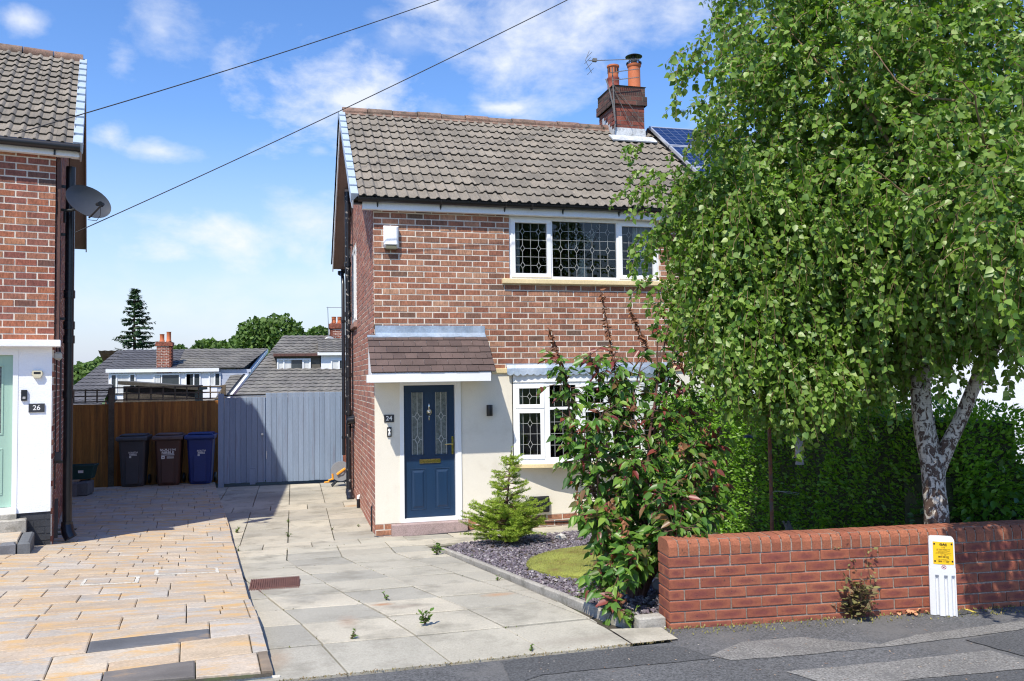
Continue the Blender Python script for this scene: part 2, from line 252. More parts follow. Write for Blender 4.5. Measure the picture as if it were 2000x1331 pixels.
# garden wall brick: orange-red with a darker burnt middle (fired into every brick, uses per-brick UV)
def wallbrick():
    m, t, b = new_mat('red_wall_brick')
    geo = ND(t, 'ShaderNodeNewGeometry'); cr = ND(t, 'ShaderNodeValToRGB'); e = cr.color_ramp.elements
    cs = [(.27, .082, .045), (.31, .098, .052), (.23, .066, .04), (.335, .115, .06), (.255, .076, .046)]
    while len(e) < len(cs): e.new(.5)
    for i, c in enumerate(cs): e[i].position = i/(len(cs)-1); e[i].color = rgb(c)
    lk(t, geo.outputs['Random Per Island'], cr.inputs[0])
    uv = ND(t, 'ShaderNodeUVMap'); tcn = ND(t, 'ShaderNodeTexCoord')
    s = ND(t, 'ShaderNodeVectorMath', operation='SUBTRACT'); lk(t, uv.outputs[0], s.inputs[0]); s.inputs[1].default_value = (.5, .5, 0)
    k = ND(t, 'ShaderNodeVectorMath', operation='MULTIPLY'); lk(t, s.outputs[0], k.inputs[0]); k.inputs[1].default_value = (2.1, 2.0, 0)
    l = ND(t, 'ShaderNodeVectorMath', operation='LENGTH'); lk(t, k.outputs[0], l.inputs[0])
    n = ND(t, 'ShaderNodeTexNoise', Scale=24.0, Detail=5.0, Roughness=.7); lk(t, tcn.outputs['Object'], n.inputs['Vector'])
    ad = ND(t, 'ShaderNodeMath', operation='ADD'); lk(t, l.outputs['Value'], ad.inputs[0]); lk(t, n.outputs['Fac'], ad.inputs[1])
    mr = ND(t, 'ShaderNodeMapRange'); mr.inputs[1].default_value = .85; mr.inputs[2].default_value = 1.35; mr.inputs[3].default_value = .75; mr.inputs[4].default_value = 0; lk(t, ad.outputs[0], mr.inputs[0])
    mx = ND(t, 'ShaderNodeMixRGB'); mx.inputs['Color2'].default_value = (.17, .045, .04, 1); lk(t, mr.outputs[0], mx.inputs[0]); lk(t, cr.outputs[0], mx.inputs[1])
    # black lichen spotting and grime, stronger low down and toward the right
    n2 = ND(t, 'ShaderNodeTexNoise', Scale=38.0, Detail=4.0, Roughness=.75); lk(t, tcn.outputs['Object'], n2.inputs['Vector'])
    n3 = ND(t, 'ShaderNodeTexNoise', Scale=1.6, Detail=3.0); lk(t, tcn.outputs['Object'], n3.inputs['Vector'])
    a2 = ND(t, 'ShaderNodeMath', operation='MULTIPLY_ADD'); lk(t, n3.outputs['Fac'], a2.inputs[0]); a2.inputs[1].default_value = .55; lk(t, n2.outputs['Fac'], a2.inputs[2])
    m2 = ND(t, 'ShaderNodeMapRange'); m2.inputs[1].default_value = .89; m2.inputs[2].default_value = .95; m2.inputs[4].default_value = .8; lk(t, a2.outputs[0], m2.inputs[0])
    mx2 = ND(t, 'ShaderNodeMixRGB'); mx2.inputs['Color2'].default_value = (.05, .025, .022, 1); lk(t, m2.outputs[0], mx2.inputs[0]); lk(t, mx.outputs[0], mx2.inputs[1])
    c = mul(t, mx2.outputs[0], n2.outputs['Fac'], .82, 1.18)
    lk(t, c, b.inputs['Base Color']); b.inputs['Roughness'].default_value = .88
    bp = ND(t, 'ShaderNodeBump', Strength=.6, Distance=.004); n4 = ND(t, 'ShaderNodeTexNoise', Scale=160.0, Detail=4.0); lk(t, tcn.outputs['Object'], n4.inputs['Vector']); lk(t, n4.outputs['Fac'], bp.inputs['Height']); lk(t, bp.outputs[0], b.inputs['Normal'])
    return m
M['wallbrick'] = wallbrick()
def bark():
    m, t, b = new_mat('birch_bark'); tcn = ND(t, 'ShaderNodeTexCoord')
    mp1 = ND(t, 'ShaderNodeMapping'); mp1.inputs['Scale'].default_value = (13, 13, 9); lk(t, tcn.outputs['Object'], mp1.inputs[0])
    n = ND(t, 'ShaderNodeTexNoise', Scale=1.7, Detail=8.0, Roughness=.68, Distortion=1.4); lk(t, mp1.outputs[0], n.inputs['Vector'])
    sp = ND(t, 'ShaderNodeSeparateXYZ'); lk(t, tcn.outputs['Object'], sp.inputs[0])
    mz = ND(t, 'ShaderNodeMapRange'); mz.inputs[1].default_value = 0; mz.inputs[2].default_value = 1.5; mz.inputs[3].default_value = .07; mz.inputs[4].default_value = -.03; lk(t, sp.outputs['Z'], mz.inputs[0])
    ad = ND(t, 'ShaderNodeMath', operation='ADD'); lk(t, n.outputs['Fac'], ad.inputs[0]); lk(t, mz.outputs[0], ad.inputs[1])
    mr = ND(t, 'ShaderNodeMapRange'); mr.inputs[1].default_value = .495; mr.inputs[2].default_value = .52; lk(t, ad.outputs[0], mr.inputs[0])
    n2 = ND(t, 'ShaderNodeTexNoise', Scale=30.0, Detail=4.0); lk(t, tcn.outputs['Object'], n2.inputs['Vector'])
    c1 = ND(t, 'ShaderNodeMixRGB'); c1.inputs[1].default_value = (.42, .37, .30, 1); c1.inputs[2].default_value = (.66, .61, .53, 1); lk(t, n2.outputs['Fac'], c1.inputs[0])
    mp2 = ND(t, 'ShaderNodeMapping'); mp2.inputs['Scale'].default_value = (3, 3, 60); lk(t, tcn.outputs['Object'], mp2.inputs[0])
    n5 = ND(t, 'ShaderNodeTexNoise', Scale=1.5, Detail=2.0); lk(t, mp2.outputs[0], n5.inputs['Vector'])
    c2 = ND(t, 'ShaderNodeMixRGB'); c2.inputs[1].default_value = (.045, .03, .022, 1); c2.inputs[2].default_value = (.14, .085, .06, 1); lk(t, n2.outputs['Fac'], c2.inputs[0])
    mx = ND(t, 'ShaderNodeMixRGB'); lk(t, mr.outputs[0], mx.inputs[0]); lk(t, c1.outputs[0], mx.inputs[1]); lk(t, c2.outputs[0], mx.inputs[2])
    c = mul(t, mx.outputs[0], n5.outputs['Fac'], .85, 1.1)
    lk(t, c, b.inputs['Base Color']); b.inputs['Roughness'].default_value = .8
    bp = ND(t, 'ShaderNodeBump', Strength=.8, Distance=.012); bp.invert = True; lk(t, mr.outputs[0], bp.inputs['Height']); lk(t, bp.outputs[0], b.inputs['Normal'])
    return m
M['bark'] = bark()
def glass(name, tint=(.9, .93, .92), rough=.01):
    m, t, b = new_mat(name); t.nodes.remove(b)
    tr = ND(t, 'ShaderNodeBsdfTransparent'); tr.inputs[0].default_value = rgb(tint); gl = ND(t, 'ShaderNodeBsdfGlossy'); gl.inputs['Roughness'].default_value = rough
    fr = ND(t, 'ShaderNodeFresnel', IOR=1.42); ms = ND(t, 'ShaderNodeMixShader'); lk(t, fr.outputs[0], ms.inputs[0]); lk(t, tr.outputs[0], ms.inputs[1]); lk(t, gl.outputs[0], ms.inputs[2])
    lk(t, ms.outputs[0], t.nodes['Material Output'].inputs[0]); return m
M['glass'] = glass('window_glass')
M['obscure'] = mat('patterned_door_glass', (.12, .14, .135), .25, .4, 25, .3, 90, .6, 70, .01)
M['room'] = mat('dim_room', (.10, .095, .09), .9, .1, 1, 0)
def solar_mat():
    m, t, b = new_mat('solar_cells'); tcn = ND(t, 'ShaderNodeTexCoord')
    bt = ND(t, 'ShaderNodeTexBrick', Scale=1.0); bt.offset = 0; bt.squash = 1
    bt.inputs['Color1'].default_value = (.006, .014, .06, 1); bt.inputs['Color2'].default_value = (.009, .02, .085, 1); bt.inputs['Mortar'].default_value = (.16, .19, .26, 1)
    bt.inputs['Brick Width'].default_value = .156; bt.inputs['Row Height'].default_value = .156; bt.inputs['Mortar Size'].default_value = .004
    lk(t, tcn.outputs['UV'], bt.inputs['Vector']); lk(t, bt.outputs[0], b.inputs['Base Color']); b.inputs['Roughness'].default_value = .12; return m
M['solar'] = solar_mat()

# ------------------------------------------------------------ mesh building
class MB:
    def __init__(s): s.v = []; s.f = []; s.m = []; s.uv = []
    def face(s, pts, m=0, uv=None):
        b = len(s.v); s.v.extend([tuple(p) for p in pts]); s.f.append(tuple(range(b, b+len(pts)))); s.m.append(m); s.uv.append(uv)
    def addf(s, vs, fs, m=0):
        b = len(s.v); s.v.extend([tuple(p) for p in vs])
        for f in fs: s.f.append(tuple(b+i for i in f)); s.m.append(m); s.uv.append(None)
    def box(s, x0, x1, y0, y1, z0, z1, m=0, Mx=None, uvf=False):
        P = [(x0, y0, z0), (x1, y0, z0), (x1, y1, z0), (x0, y1, z0), (x0, y0, z1), (x1, y0, z1), (x1, y1, z1), (x0, y1, z1)]
        if Mx is not None: P = [Mx @ Vector(p) for p in P]
        b = len(s.v); s.v.extend([tuple(p) for p in P])
        for f in ((0, 1, 5, 4), (1, 2, 6, 5), (2, 3, 7, 6), (3, 0, 4, 7), (4, 5, 6, 7), (3, 2, 1, 0)):
            s.f.append(tuple(b+i for i in f)); s.m.append(m); s.uv.append([(0, 0), (1, 0), (1, 1), (0, 1)] if uvf else None)
    def cham(s, x0, x1, y0, y1, z0, z1, c=.004, m=0, Mx=None, uvf=False):
        """box with softened edges: a slightly inset ring at top and bottom"""
        P = []
        for z, k in ((z0, c), (z0+c, 0), (z1-c, 0), (z1, c)):
            P += [(x0+k, y0+k, z), (x1-k, y0+k, z), (x1-k, y1-k, z), (x0+k, y1-k, z)]
        if Mx is not None: P = [Mx @ Vector(p) for p in P]
        b = len(s.v); s.v.extend([tuple(p) for p in P])
        for L in range(3):
            for i in range(4):
                j = (i+1) % 4; s.f.append((b+L*4+i, b+L*4+j, b+L*4+4+j, b+L*4+4+i)); s.m.append(m); s.uv.append([(0, 0), (1, 0), (1, 1), (0, 1)] if (uvf and L == 1) else None)
        s.f.append((b+12, b+13, b+14, b+15)); s.m.append(m); s.uv.append([(0, 0), (1, 0), (1, 1), (0, 1)] if uvf else None)
        s.f.append((b+3, b+2, b+1, b)); s.m.append(m); s.uv.append(None)
    def tube(s, pts, rad, n=8, m=0, cap=True):
        pts = [Vector(p) for p in pts]
        if isinstance(rad, (int, float)): rad = [rad]*len(pts)
        b = len(s.v); ref = None
        for i, p in enumerate(pts):
            d = (pts[min(i+1, len(pts)-1)] - pts[max(i-1, 0)]); d = d.normalized() if d.length > 1e-9 else Vector((0, 0, 1))
            if ref is None: ref = Vector((1, 0, 0)) if abs(d.x) < .9 else Vector((0, 1, 0))
            a = (ref - d*ref.dot(d)).normalized(); ref = a; c = d.cross(a)
            for k in range(n):
                t = 2*math.pi*k/n; s.v.append(tuple(p + (a*math.cos(t)+c*math.sin(t))*rad[i]))
        for i in range(len(pts)-1):
            for k in range(n):
                j = (k+1) % n; s.f.append((b+i*n+k, b+i*n+j, b+(i+1)*n+j, b+(i+1)*n+k)); s.m.append(m); s.uv.append(None)
        if cap:
            s.f.append(tuple(b+k for k in reversed(range(n)))); s.m.append(m); s.uv.append(None)
            e = b+(len(pts)-1)*n; s.f.append(tuple(e+k for k in range(n))); s.m.append(m); s.uv.append(None)
    def lathe(s, prof, c=(0, 0, 0), n=20, m=0, Mx=None):
        b = len(s.v)
        for r_, z in prof:
            for k in range(n):
                t = 2*math.pi*k/n; p = Vector((c[0]+r_*math.cos(t), c[1]+r_*math.sin(t), c[2]+z)); s.v.append(tuple(Mx @ p if Mx is not None else p))
        for i in range(len(prof)-1):
            for k in range(n):
                j = (k+1) % n; s.f.append((b+i*n+k, b+i*n+j, b+(i+1)*n+j, b+(i+1)*n+k)); s.m.append(m); s.uv.append(None)
    def build(s, name, mats, parent=None, smooth=False, loc=None, rz=0, bevel=0):
        me = bpy.data.meshes.new(name); me.from_pydata(s.v, [], s.f)
        for mm in (mats if isinstance(mats, (list, tuple)) else [mats]): me.materials.append(mm)
        me.polygons.foreach_set('material_index', s.m)
        if any(u is not None for u in s.uv):
            ul = me.uv_layers.new(name='UVMap'); dat = []
            for f, u in zip(s.f, s.uv): dat.extend(u if u is not None else [(0, 0)]*len(f))
            ul.data.foreach_set('uv', [c for p in dat for c in p])
        if smooth: me.polygons.foreach_set('use_smooth', [True]*len(s.f))
        me.update(); o = bpy.data.objects.new(name, me); COL.objects.link(o)
        if parent: o.parent = parent
        if loc is not None: o.location = loc
        o.rotation_euler.z = rz
        if smooth: 
            try: me.set_sharp_from_angle(angle=R(40))
            except Exception: pass
        if bevel:
            bm_ = o.modifiers.new('bevel', 'BEVEL'); bm_.width = bevel; bm_.segments = 2; bm_.limit_method = 'ANGLE'
        return o
def tag(o, label=None, cat=None, group=None, kind=None):
    if label: o['label'] = label
    if cat: o['category'] = cat
    if group: o['group'] = group
    if kind: o['kind'] = kind
    return o
def thing(name, label, cat, loc=(0, 0, 0), rz=0, group=None):
    o = bpy.data.objects.new(name, None); COL.objects.link(o); o.location = loc; o.rotation_euler.z = rz; o.empty_display_size = .2
    return tag(o, label, cat, group)
def text(parent, body, x, y, z, h, m, rotz=0, ext=.0012, name='lettering', align='CENTER', bold=0, sx=1, rx=90):
    cu = bpy.data.curves.new('t', 'FONT'); cu.body = body; cu.size = h*1.4; cu.align_x = align; cu.align_y = 'CENTER'; cu.extrude = ext; cu.offset = bold*h; cu.resolution_u = 3
    tmp = bpy.data.objects.new('t', cu); COL.objects.link(tmp); dg = bpy.context.evaluated_depsgraph_get(); dg.update()
    me = bpy.data.meshes.new_from_object(tmp.evaluated_get(dg)); bpy.data.objects.remove(tmp); bpy.data.curves.remove(cu)
    me.materials.clear(); me.materials.append(m); o = bpy.data.objects.new(name, me); COL.objects.link(o); o.parent = parent
    o.location = (x, y, z); o.rotation_euler = (R(rx), 0, rotz); o.scale = (sx, 1, 1); return o
def leafmesh(name, P, D, Nn, size, mats, parent=None, shape='birch', mi=None, fold=.18, curl=.0):
    """many small leaf blades in one mesh. P roots, D tip directions, Nn rough face normals, size lengths"""
    P = np.asarray(P, float); D = np.asarray(D, float); Nn = np.asarray(Nn, float); size = np.asarray(size, float)
    D = D/np.linalg.norm(D, axis=1, keepdims=True); S = np.cross(D, Nn); S /= (np.linalg.norm(S, axis=1, keepdims=True)+1e-9); Nn = np.cross(S, D)
    prof = {'birch': [(0, 0, 0), (-.36, .16, 1), (-.40, .42, 1), (0, 1, 0), (.40, .42, 1), (.36, .16, 1)],
            'oval': [(0, 0, 0), (-.22, .22, 1), (-.25, .6, 1), (0, 1, 0), (.25, .6, 1), (.22, .22, 1)],
            'round': [(0, 0, 0), (-.32, .25, 1), (-.34, .65, 1), (0, 1, 0), (.34, .65, 1), (.32, .25, 1)],
            'ovate': [(0, 0, 0), (-.25, .2, 1), (-.25, .55, 1), (0, 1.08, 0), (.25, .55, 1), (.25, .2, 1)],
            'needle': [(0, 0, 0), (-.09, .3, 0), (-.06, .8, 0), (0, 1, 0), (.06, .8, 0), (.09, .3, 0)]}[shape]
    n = len(P); V = np.zeros((n, 6, 3))
    for k, (a, b, c) in enumerate(prof):
        off = -curl*b*b
        V[:, k] = P + (S*a + D*b + Nn*(fold*abs(a)*2*c*.5 + off))*size[:, None]
    idx = np.arange(n)[:, None]*6; F = np.concatenate([idx+np.array([0, 3, 2, 1]), idx+np.array([0, 5, 4, 3])], 1).reshape(-1, 4)
    me = bpy.data.meshes.new(name); me.vertices.add(n*6); me.vertices.foreach_set('co', V.reshape(-1))
    me.loops.add(len(F)*4); me.loops.foreach_set('vertex_index', F.reshape(-1)); me.polygons.add(len(F))
    me.polygons.foreach_set('loop_start', np.arange(len(F))*4)
    for mm in (mats if isinstance(mats, (list, tuple)) else [mats]): me.materials.append(mm)
    if mi is not None: me.polygons.foreach_set('material_index', np.repeat(np.asarray(mi), 2).astype(np.int32))
    me.update(calc_edges=True); me.validate()
    o = bpy.data.objects.new(name, me); COL.objects.link(o)
    if parent: o.parent = parent
    return o
def rv(n): 
    a = rng.normal(size=(n, 3)); return a/np.linalg.norm(a, axis=1, keepdims=True)
def cliphp(poly, a, b, keep):
    """clip a flat polygon against the line through a,b; keep=+1 keeps the left of a->b"""
    o = []; n = len(poly)
    def sdv(p): return keep*((b[0]-a[0])*(p[1]-a[1])-(b[1]-a[1])*(p[0]-a[0]))
    for i in range(n):
        p, q = poly[i], poly[(i+1) % n]; sp, sq = sdv(p), sdv(q)
        if sp >= 0: o.append(p)
        if (sp >= 0) != (sq >= 0):
            t = sp/(sp-sq); o.append((p[0]+(q[0]-p[0])*t, p[1]+(q[1]-p[1])*t))
    return o

# ------------------------------------------------------------ ground heights
PV = .45                                              # pavement level
def drive(x, y): return max(0.0, min(PV, (11.7-y)*.078))
EDGE = [(-.02, 4.4), (-.13, 5.2), (-.26, 6.07), (-.46, 8.12), (-.78, 11.6), (-1.08, 14.3), (-1.43, 16.93), (-1.60, 18.5)]
def edge_x(y):
    for (xa, ya), (xb, yb) in zip(EDGE, EDGE[1:]):
        if y <= yb or (xb, yb) == EDGE[-1]: return xa+(xb-xa)*(y-ya)/(yb-ya)
def blockh(x, y):
    g = np.interp(y, [5, 9, 12, 18.5], [0.05, 1, 1, .1]); st = np.interp(y, [5.0, 6.2, 12, 18.5], [.03, .10, .09, .06])
    return drive(x, y) + st + .055*g*max(0, min(2.6, edge_x(y)-x))
def terr(x, y):
    base = np.interp(y, [-400, 2, 5.95, 11.7, 21, 30, 48, 120, 500, 3000], [.42, .42, .42, -.06, -.06, -1.2, -2.6, -3.5, -6, -14])
    return float(base)

# terrain sheet
mb = MB(); xs = [-3000, -300, -60, -20, -8, -4, 0, 4, 8, 14, 20, 60, 300, 3000]; ys = [-400, -20, 2, 5.95, 8, 11.7, 15, 21, 30, 48, 120, 500, 1500, 3000]
for i in range(len(xs)-1):
    for j in range(len(ys)-1):
        mb.face([(xs[i], ys[j], terr(0, ys[j])), (xs[i+1], ys[j], terr(0, ys[j])), (xs[i+1], ys[j+1], terr(0, ys[j+1])), (xs[i], ys[j+1], terr(0, ys[j+1]))], 0 if ys[j] >= 15 or ys[j] < -19 else 1)
tag(mb.build('ground', [M['grass'], M['soil']]), kind='structure')
# pavement
mb = MB(); mb.box(-60, 60, -6, 5.04, PV-.2, PV-.004); tag(mb.build('pavement', M['tarmac']), kind='structure')
mb = MB(); mb.box(2.40, 60, 5.04, 5.33, PV-.2, PV-.006); tag(mb.build('pavement_verge', M['tarmac']), kind='structure')
def patch(name, px, m, lift):
    pts = [on(u, v, 2, PV) for u, v in px]; dense = []
    for i, p in enumerate(pts):
        q = pts[(i+1) % len(pts)]; L = (q-p).length; k = max(1, int(L/.06))
        for s_ in range(k):
            w = p.lerp(q, s_/k); dense.append((w.x+random.uniform(-.006, .006), w.y+random.uniform(-.006, .006), PV-.004+lift))
    mb = MB(); mb.face(dense); tag(mb.build(name, m), kind='structure')
patch('pavement_patch', [(1385, 1280), (1450, 1254), (1560, 1244), (1640, 1252), (1720, 1258), (1790, 1240), (1900, 1226), (2030, 1208), (2030, 1224), (1900, 1243), (1720, 1264), (1560, 1280), (1430, 1290)], M['tarmaclight'], .004)
patch('pavement_patch', [(1535, 1312), (1740, 1292), (1935, 1270), (2030, 1298), (2030, 1304), (1860, 1320), (1700, 1335), (1600, 1331)], M['tarmaclight'], .004)
patch('pavement_patch', [(1885, 1250), (2040, 1226), (2040, 1292), (1948, 1268)], M['tarmacdark'], .006)
patch('pavement_patch', [(1000, 1338), (980, 1292), (1240, 1262), (1330, 1263), (1400, 1286), (1180, 1306), (1060, 1318)], M['tarmacdark'], .004)
patch('pavement_patch', [(1560, 1345), (1640, 1336), (1760, 1333), (2040, 1306), (2040, 1360)], M['tarmacdark'], .008)
# slab driveway: rows parallel to the house; near the road the joints splay to the left
XA = on(652, 1050, 2, 0).x; yk = 9.75
mb = MB(); mj = MB()
gys = [5.06+i*.6 for i in range(0, 23)]
def slabx(k, y): return XA + k*.62 + (-(yk-y)*-.215 if y < yk else 0.0)
for j, y0 in enumerate(gys[:-1]):
    y1 = gys[j+1]
    kmin, kmax = -6, 7 if (9.6 < y0 < 11.6) else 4
    half = .31 if j in (10, 16) else 0
    for k in range(kmin, kmax+1):
        g_ = random.uniform(.005, .009); q = [(slabx(k, y0)+half+g_*.8, y0+g_*1.8), (slabx(k+1, y0)+half-g_*.8, y0+.013), (slabx(k+1, y1)+half-g_*.8, y1-.013), (slabx(k, y1)+half+g_*.8, y1-g_*1.3)]
        if max(p[0] for p in q) < edge_x(y0)-.35: continue
        if y0 > 11.6 and min(p[0] for p in q) > 1.12: continue
        if y0 > 11.6: q = cliphp(q, (1.12, 0), (1.12, 20), 1)
        if y0 < 9.9 : q = cliphp(q, (2.12, 5.0), (1.66, 9.75), 1)
        else: q = cliphp(q, (0, 11.74), (9, 11.74), -1) if (y0 < 11.74 and max(p[0] for p in q) > 1.13) else q
        if len(q) < 3: continue
        cy = sum(p[1] for p in q)/len(q); cx = sum(p[0] for p in q)/len(q); tl = random.uniform(-.003, .003); t2 = random.uniform(-.004, .004)
        top = [(p[0], p[1], drive(*p)+.004+tl+t2*(p[0]-cx)/.3) for p in q]; b = len(mb.v); n = len(top)
        ins = [(p[0]+(cx-p[0])*.012, p[1]+(cy-p[1])*.012, p[2]+.004) for p in top]
        mb.v += [(p[0], p[1], p[2]-.04) for p in top] + top + ins
        for i in range(n):
            i2 = (i+1) % n
            for L in (0, 1): mb.f.append((b+L*n+i, b+L*n+i2, b+(L+1)*n+i2, b+(L+1)*n+i)); mb.m.append(0); mb.uv.append(None)
        mb.f.append(tuple(b+2*n+i for i in range(n))); mb.m.append(0); mb.uv.append(None)
q = [(2.125, 5.065), (2.45, 5.065), (2.45, 5.33), (2.30, 5.36), (2.10, 5.40)]; mb.face([(x, y, PV+.006) for x, y in q])
SC = []
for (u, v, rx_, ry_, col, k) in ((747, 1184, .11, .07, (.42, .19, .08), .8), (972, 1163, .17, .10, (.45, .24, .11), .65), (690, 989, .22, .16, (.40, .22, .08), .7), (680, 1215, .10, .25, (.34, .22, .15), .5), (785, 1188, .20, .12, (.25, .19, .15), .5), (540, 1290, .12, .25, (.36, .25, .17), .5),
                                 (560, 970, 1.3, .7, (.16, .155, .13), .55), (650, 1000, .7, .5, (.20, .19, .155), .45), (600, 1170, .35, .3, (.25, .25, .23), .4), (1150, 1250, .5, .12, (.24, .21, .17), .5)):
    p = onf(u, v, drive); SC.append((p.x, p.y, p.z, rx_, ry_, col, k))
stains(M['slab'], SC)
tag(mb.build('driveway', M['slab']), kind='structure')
nm = 900; P = np.zeros((nm, 3))                         # moss and grit caught in the slab joints
for i in range(nm):
    j = random.choice(range(len(gys)-1)); y = gys[j]+random.gauss(0, .004); k = random.randint(-5, 4)
    if random.random() < .5: y = gys[j]+random.random()*.6; x = slabx(k, y)+random.gauss(0, .004)
    else: x = slabx(k, y)+random.random()*.6
    if x < edge_x(y)+.02 or x > (1.1 if y > 11.6 else 1.7): continue
    P[i] = (x, y, drive(x, y)-.002)
P = P[P[:, 1] > 0]; D = rv(len(P))*.6; D[:, 2] = .6
tag(leafmesh('joint_moss', P, D, rv(len(P)), rng.uniform(.006, .022, len(P)), mat('green_joint_moss', [(.09, .13, .03), (.15, .16, .05), (.10, .08, .04)], .95, 0), None, 'oval'), kind='stuff')
for y0, y1 in zip([4.9, 5.95, 8, 11.7], [5.95, 8, 11.7, 19.5]):
    mj.face([(-2.4, y0, drive(0, y0)-.02), (6.2, y0, drive(0, y0)-.02), (6.2, y1, drive(0, y1)-.02), (-2.4, y1, drive(0, y1)-.02)])
tag(mj.build('driveway_bed', M['joint']), kind='structure')

# buff block paving, ashlar bond, laid at an angle
ca, sa = math.cos(R(6.5)), math.sin(R(6.5)); PO = (-1.2, 5.0)
def toW(a, b): return (PO[0]+a*ca-b*sa, PO[1]+a*sa+b*ca)
mb = MB(); md = MB()
LHOUSE = Vector((-2.86, 11.269, .30)); LA = R(12)
def lw(x, y): return (LHOUSE.x+x*math.cos(LA)-y*math.sin(LA), LHOUSE.y+x*math.sin(LA)+y*math.cos(LA))
def addblock(a0, a1, b0, b1):
    g = .0032
    q = [toW(a0+g, b0+g), toW(a1-g, b0+g), toW(a1-g, b1-g), toW(a0+g, b1-g)]
    cy = (q[0][1]+q[2][1])/2; ex0 = edge_x(q[0][1]-.01); 
    q = cliphp(q, (edge_x(cy-1), cy-1), (edge_x(cy+1), cy+1), 1)
    if len(q) < 3: return
    q = cliphp(q, (-9, 5.52), (-.05, 5.14), 1)           # front haunch line
    if len(q) < 3: return
    cx = sum(p[0] for p in q)/len(q); cy = sum(p[1] for p in q)/len(q)
    # stop at the left house wall
    dx, dy = cx-LHOUSE.x, cy-LHOUSE.y; lx = dx*math.cos(LA)+dy*math.sin(LA); ly = -dx*math.sin(LA)+dy*math.cos(LA)
    if lx < -.1 and ly > .1: return
    if cy > 18.75 or cx < -9: return
    tl = random.uniform(-.0025, .0025); n = len(q)
    t = [(p[0], p[1], blockh(*p)+tl) for p in q]; ins = [(p[0]+(cx-p[0])*.03, p[1]+(cy-p[1])*.045, p[2]+.005) for p in t]
    T = md if random.random() < (.24 if cy < 5.55 else .22 if (cy < 5.95 and cx > -1.6) else 0) else mb
    b = len(T.v); T.v += [(p[0], p[1], p[2]-.07) for p in t] + t + ins
    for i in range(n):
        i2 = (i+1) % n
        for L in (0, 1): T.f.append((b+L*n+i, b+L*n+i2, b+(L+1)*n+i2, b+(L+1)*n+i)); T.m.append(0); T.uv.append(None)
    T.f.append(tuple(b+2*n+i for i in range(n))); T.m.append(0); T.uv.append(None)
b0 = 0
while b0 < 14.5:
    h = random.choice([.34, .38, .42]); a = -8+random.random()*.3
    while a < 3.0:
        if random.random() < .5:
            w = random.choice([.30, .36, .42, .5]); addblock(a, a+w, b0, b0+h)
        else:
            w = random.choice([.42, .54, .6, .72]); hs_ = h*random.choice([.4, .5, .6]); s1 = w*random.choice([1, 1, .45, .6])
            for (c0, c1, d0, d1) in ([(0, w, 0, hs_)] if s1 == w else [(0, s1, 0, hs_), (s1, w, 0, hs_)]) + ([(0, w, hs_, h)] if random.random() < .6 else [(0, w*.55, hs_, h), (w*.55, w, hs_, h)]):
                addblock(a+c0, a+c1, b0+d0, b0+d1)
        a += w
    b0 += h
tag(mb.build('block_paving', M['block']), kind='structure'); tag(md.build('block_paving_border', M['blockdark']), kind='structure')
mj = MB(); yy = np.linspace(5.1, 18.8, 28)
for i in range(27):
    ya, yb = yy[i], yy[i+1]; ea, eb = edge_x(ya)-.012, edge_x(yb)-.012
    for xa, xb in zip([-9, -3.6, -2.6, -1.6], [-3.6, -2.6, -1.6, None]):
        pa = xb if xb is not None else ea; pb = xb if xb is not None else eb
        mj.face([(xa, ya, blockh(xa, ya)-.012), (pa, ya, blockh(pa, ya)-.012), (pb, yb, blockh(pb, yb)-.012), (xa, yb, blockh(xa, yb)-.012)])
tag(mj.build('block_paving_bed', M['joint']), kind='structure')
mb = MB(); pts = []                                     # pale mortar haunch along the front edge
for i in range(40):
    t = i/39; x = -4.5+t*4.42; y = 5.52-(x+9)/8.95*.38; pts.append((x, y-.02+random.uniform(-.006, .006), PV+.004+.006*math.sin(t*3)))
mb.tube(pts, [random.uniform(.012, .018) for _ in pts], 6); tag(mb.build('paving_haunch', M['whitemortar']), kind='structure')
# drain cover
mb = MB(); a, b_, c, d = [onf(u, v, drive_ := (lambda x, y: drive(x, y))) for u, v in ((481, 1141), (572, 1137), (586, 1155), (486, 1163))]
x0, x1, y0, y1 = c.x-.45, c.x, d.y-.13, a.y-.02; zz = drive(0, (y0+y1)/2)+.014
for i in range(22):
    xa = x0+(x1-x0)*i/22; mb.box(xa, xa+(x1-x0)/22*.62, y0, y1, zz-.01, zz)
mb.box(x0, x1, y0-.01, y1+.01, zz-.02, zz-.008); mb.box(x0, x1, (y0+y1)/2-.008, (y0+y1)/2+.008, zz-.01, zz+.001)
o = mb.build('drain_grate', M['grit']); o.rotation_euler.x = 0; tag(o, 'rust red slotted drain grate set in the grey slabs beside the raised paving edge', 'drain cover')
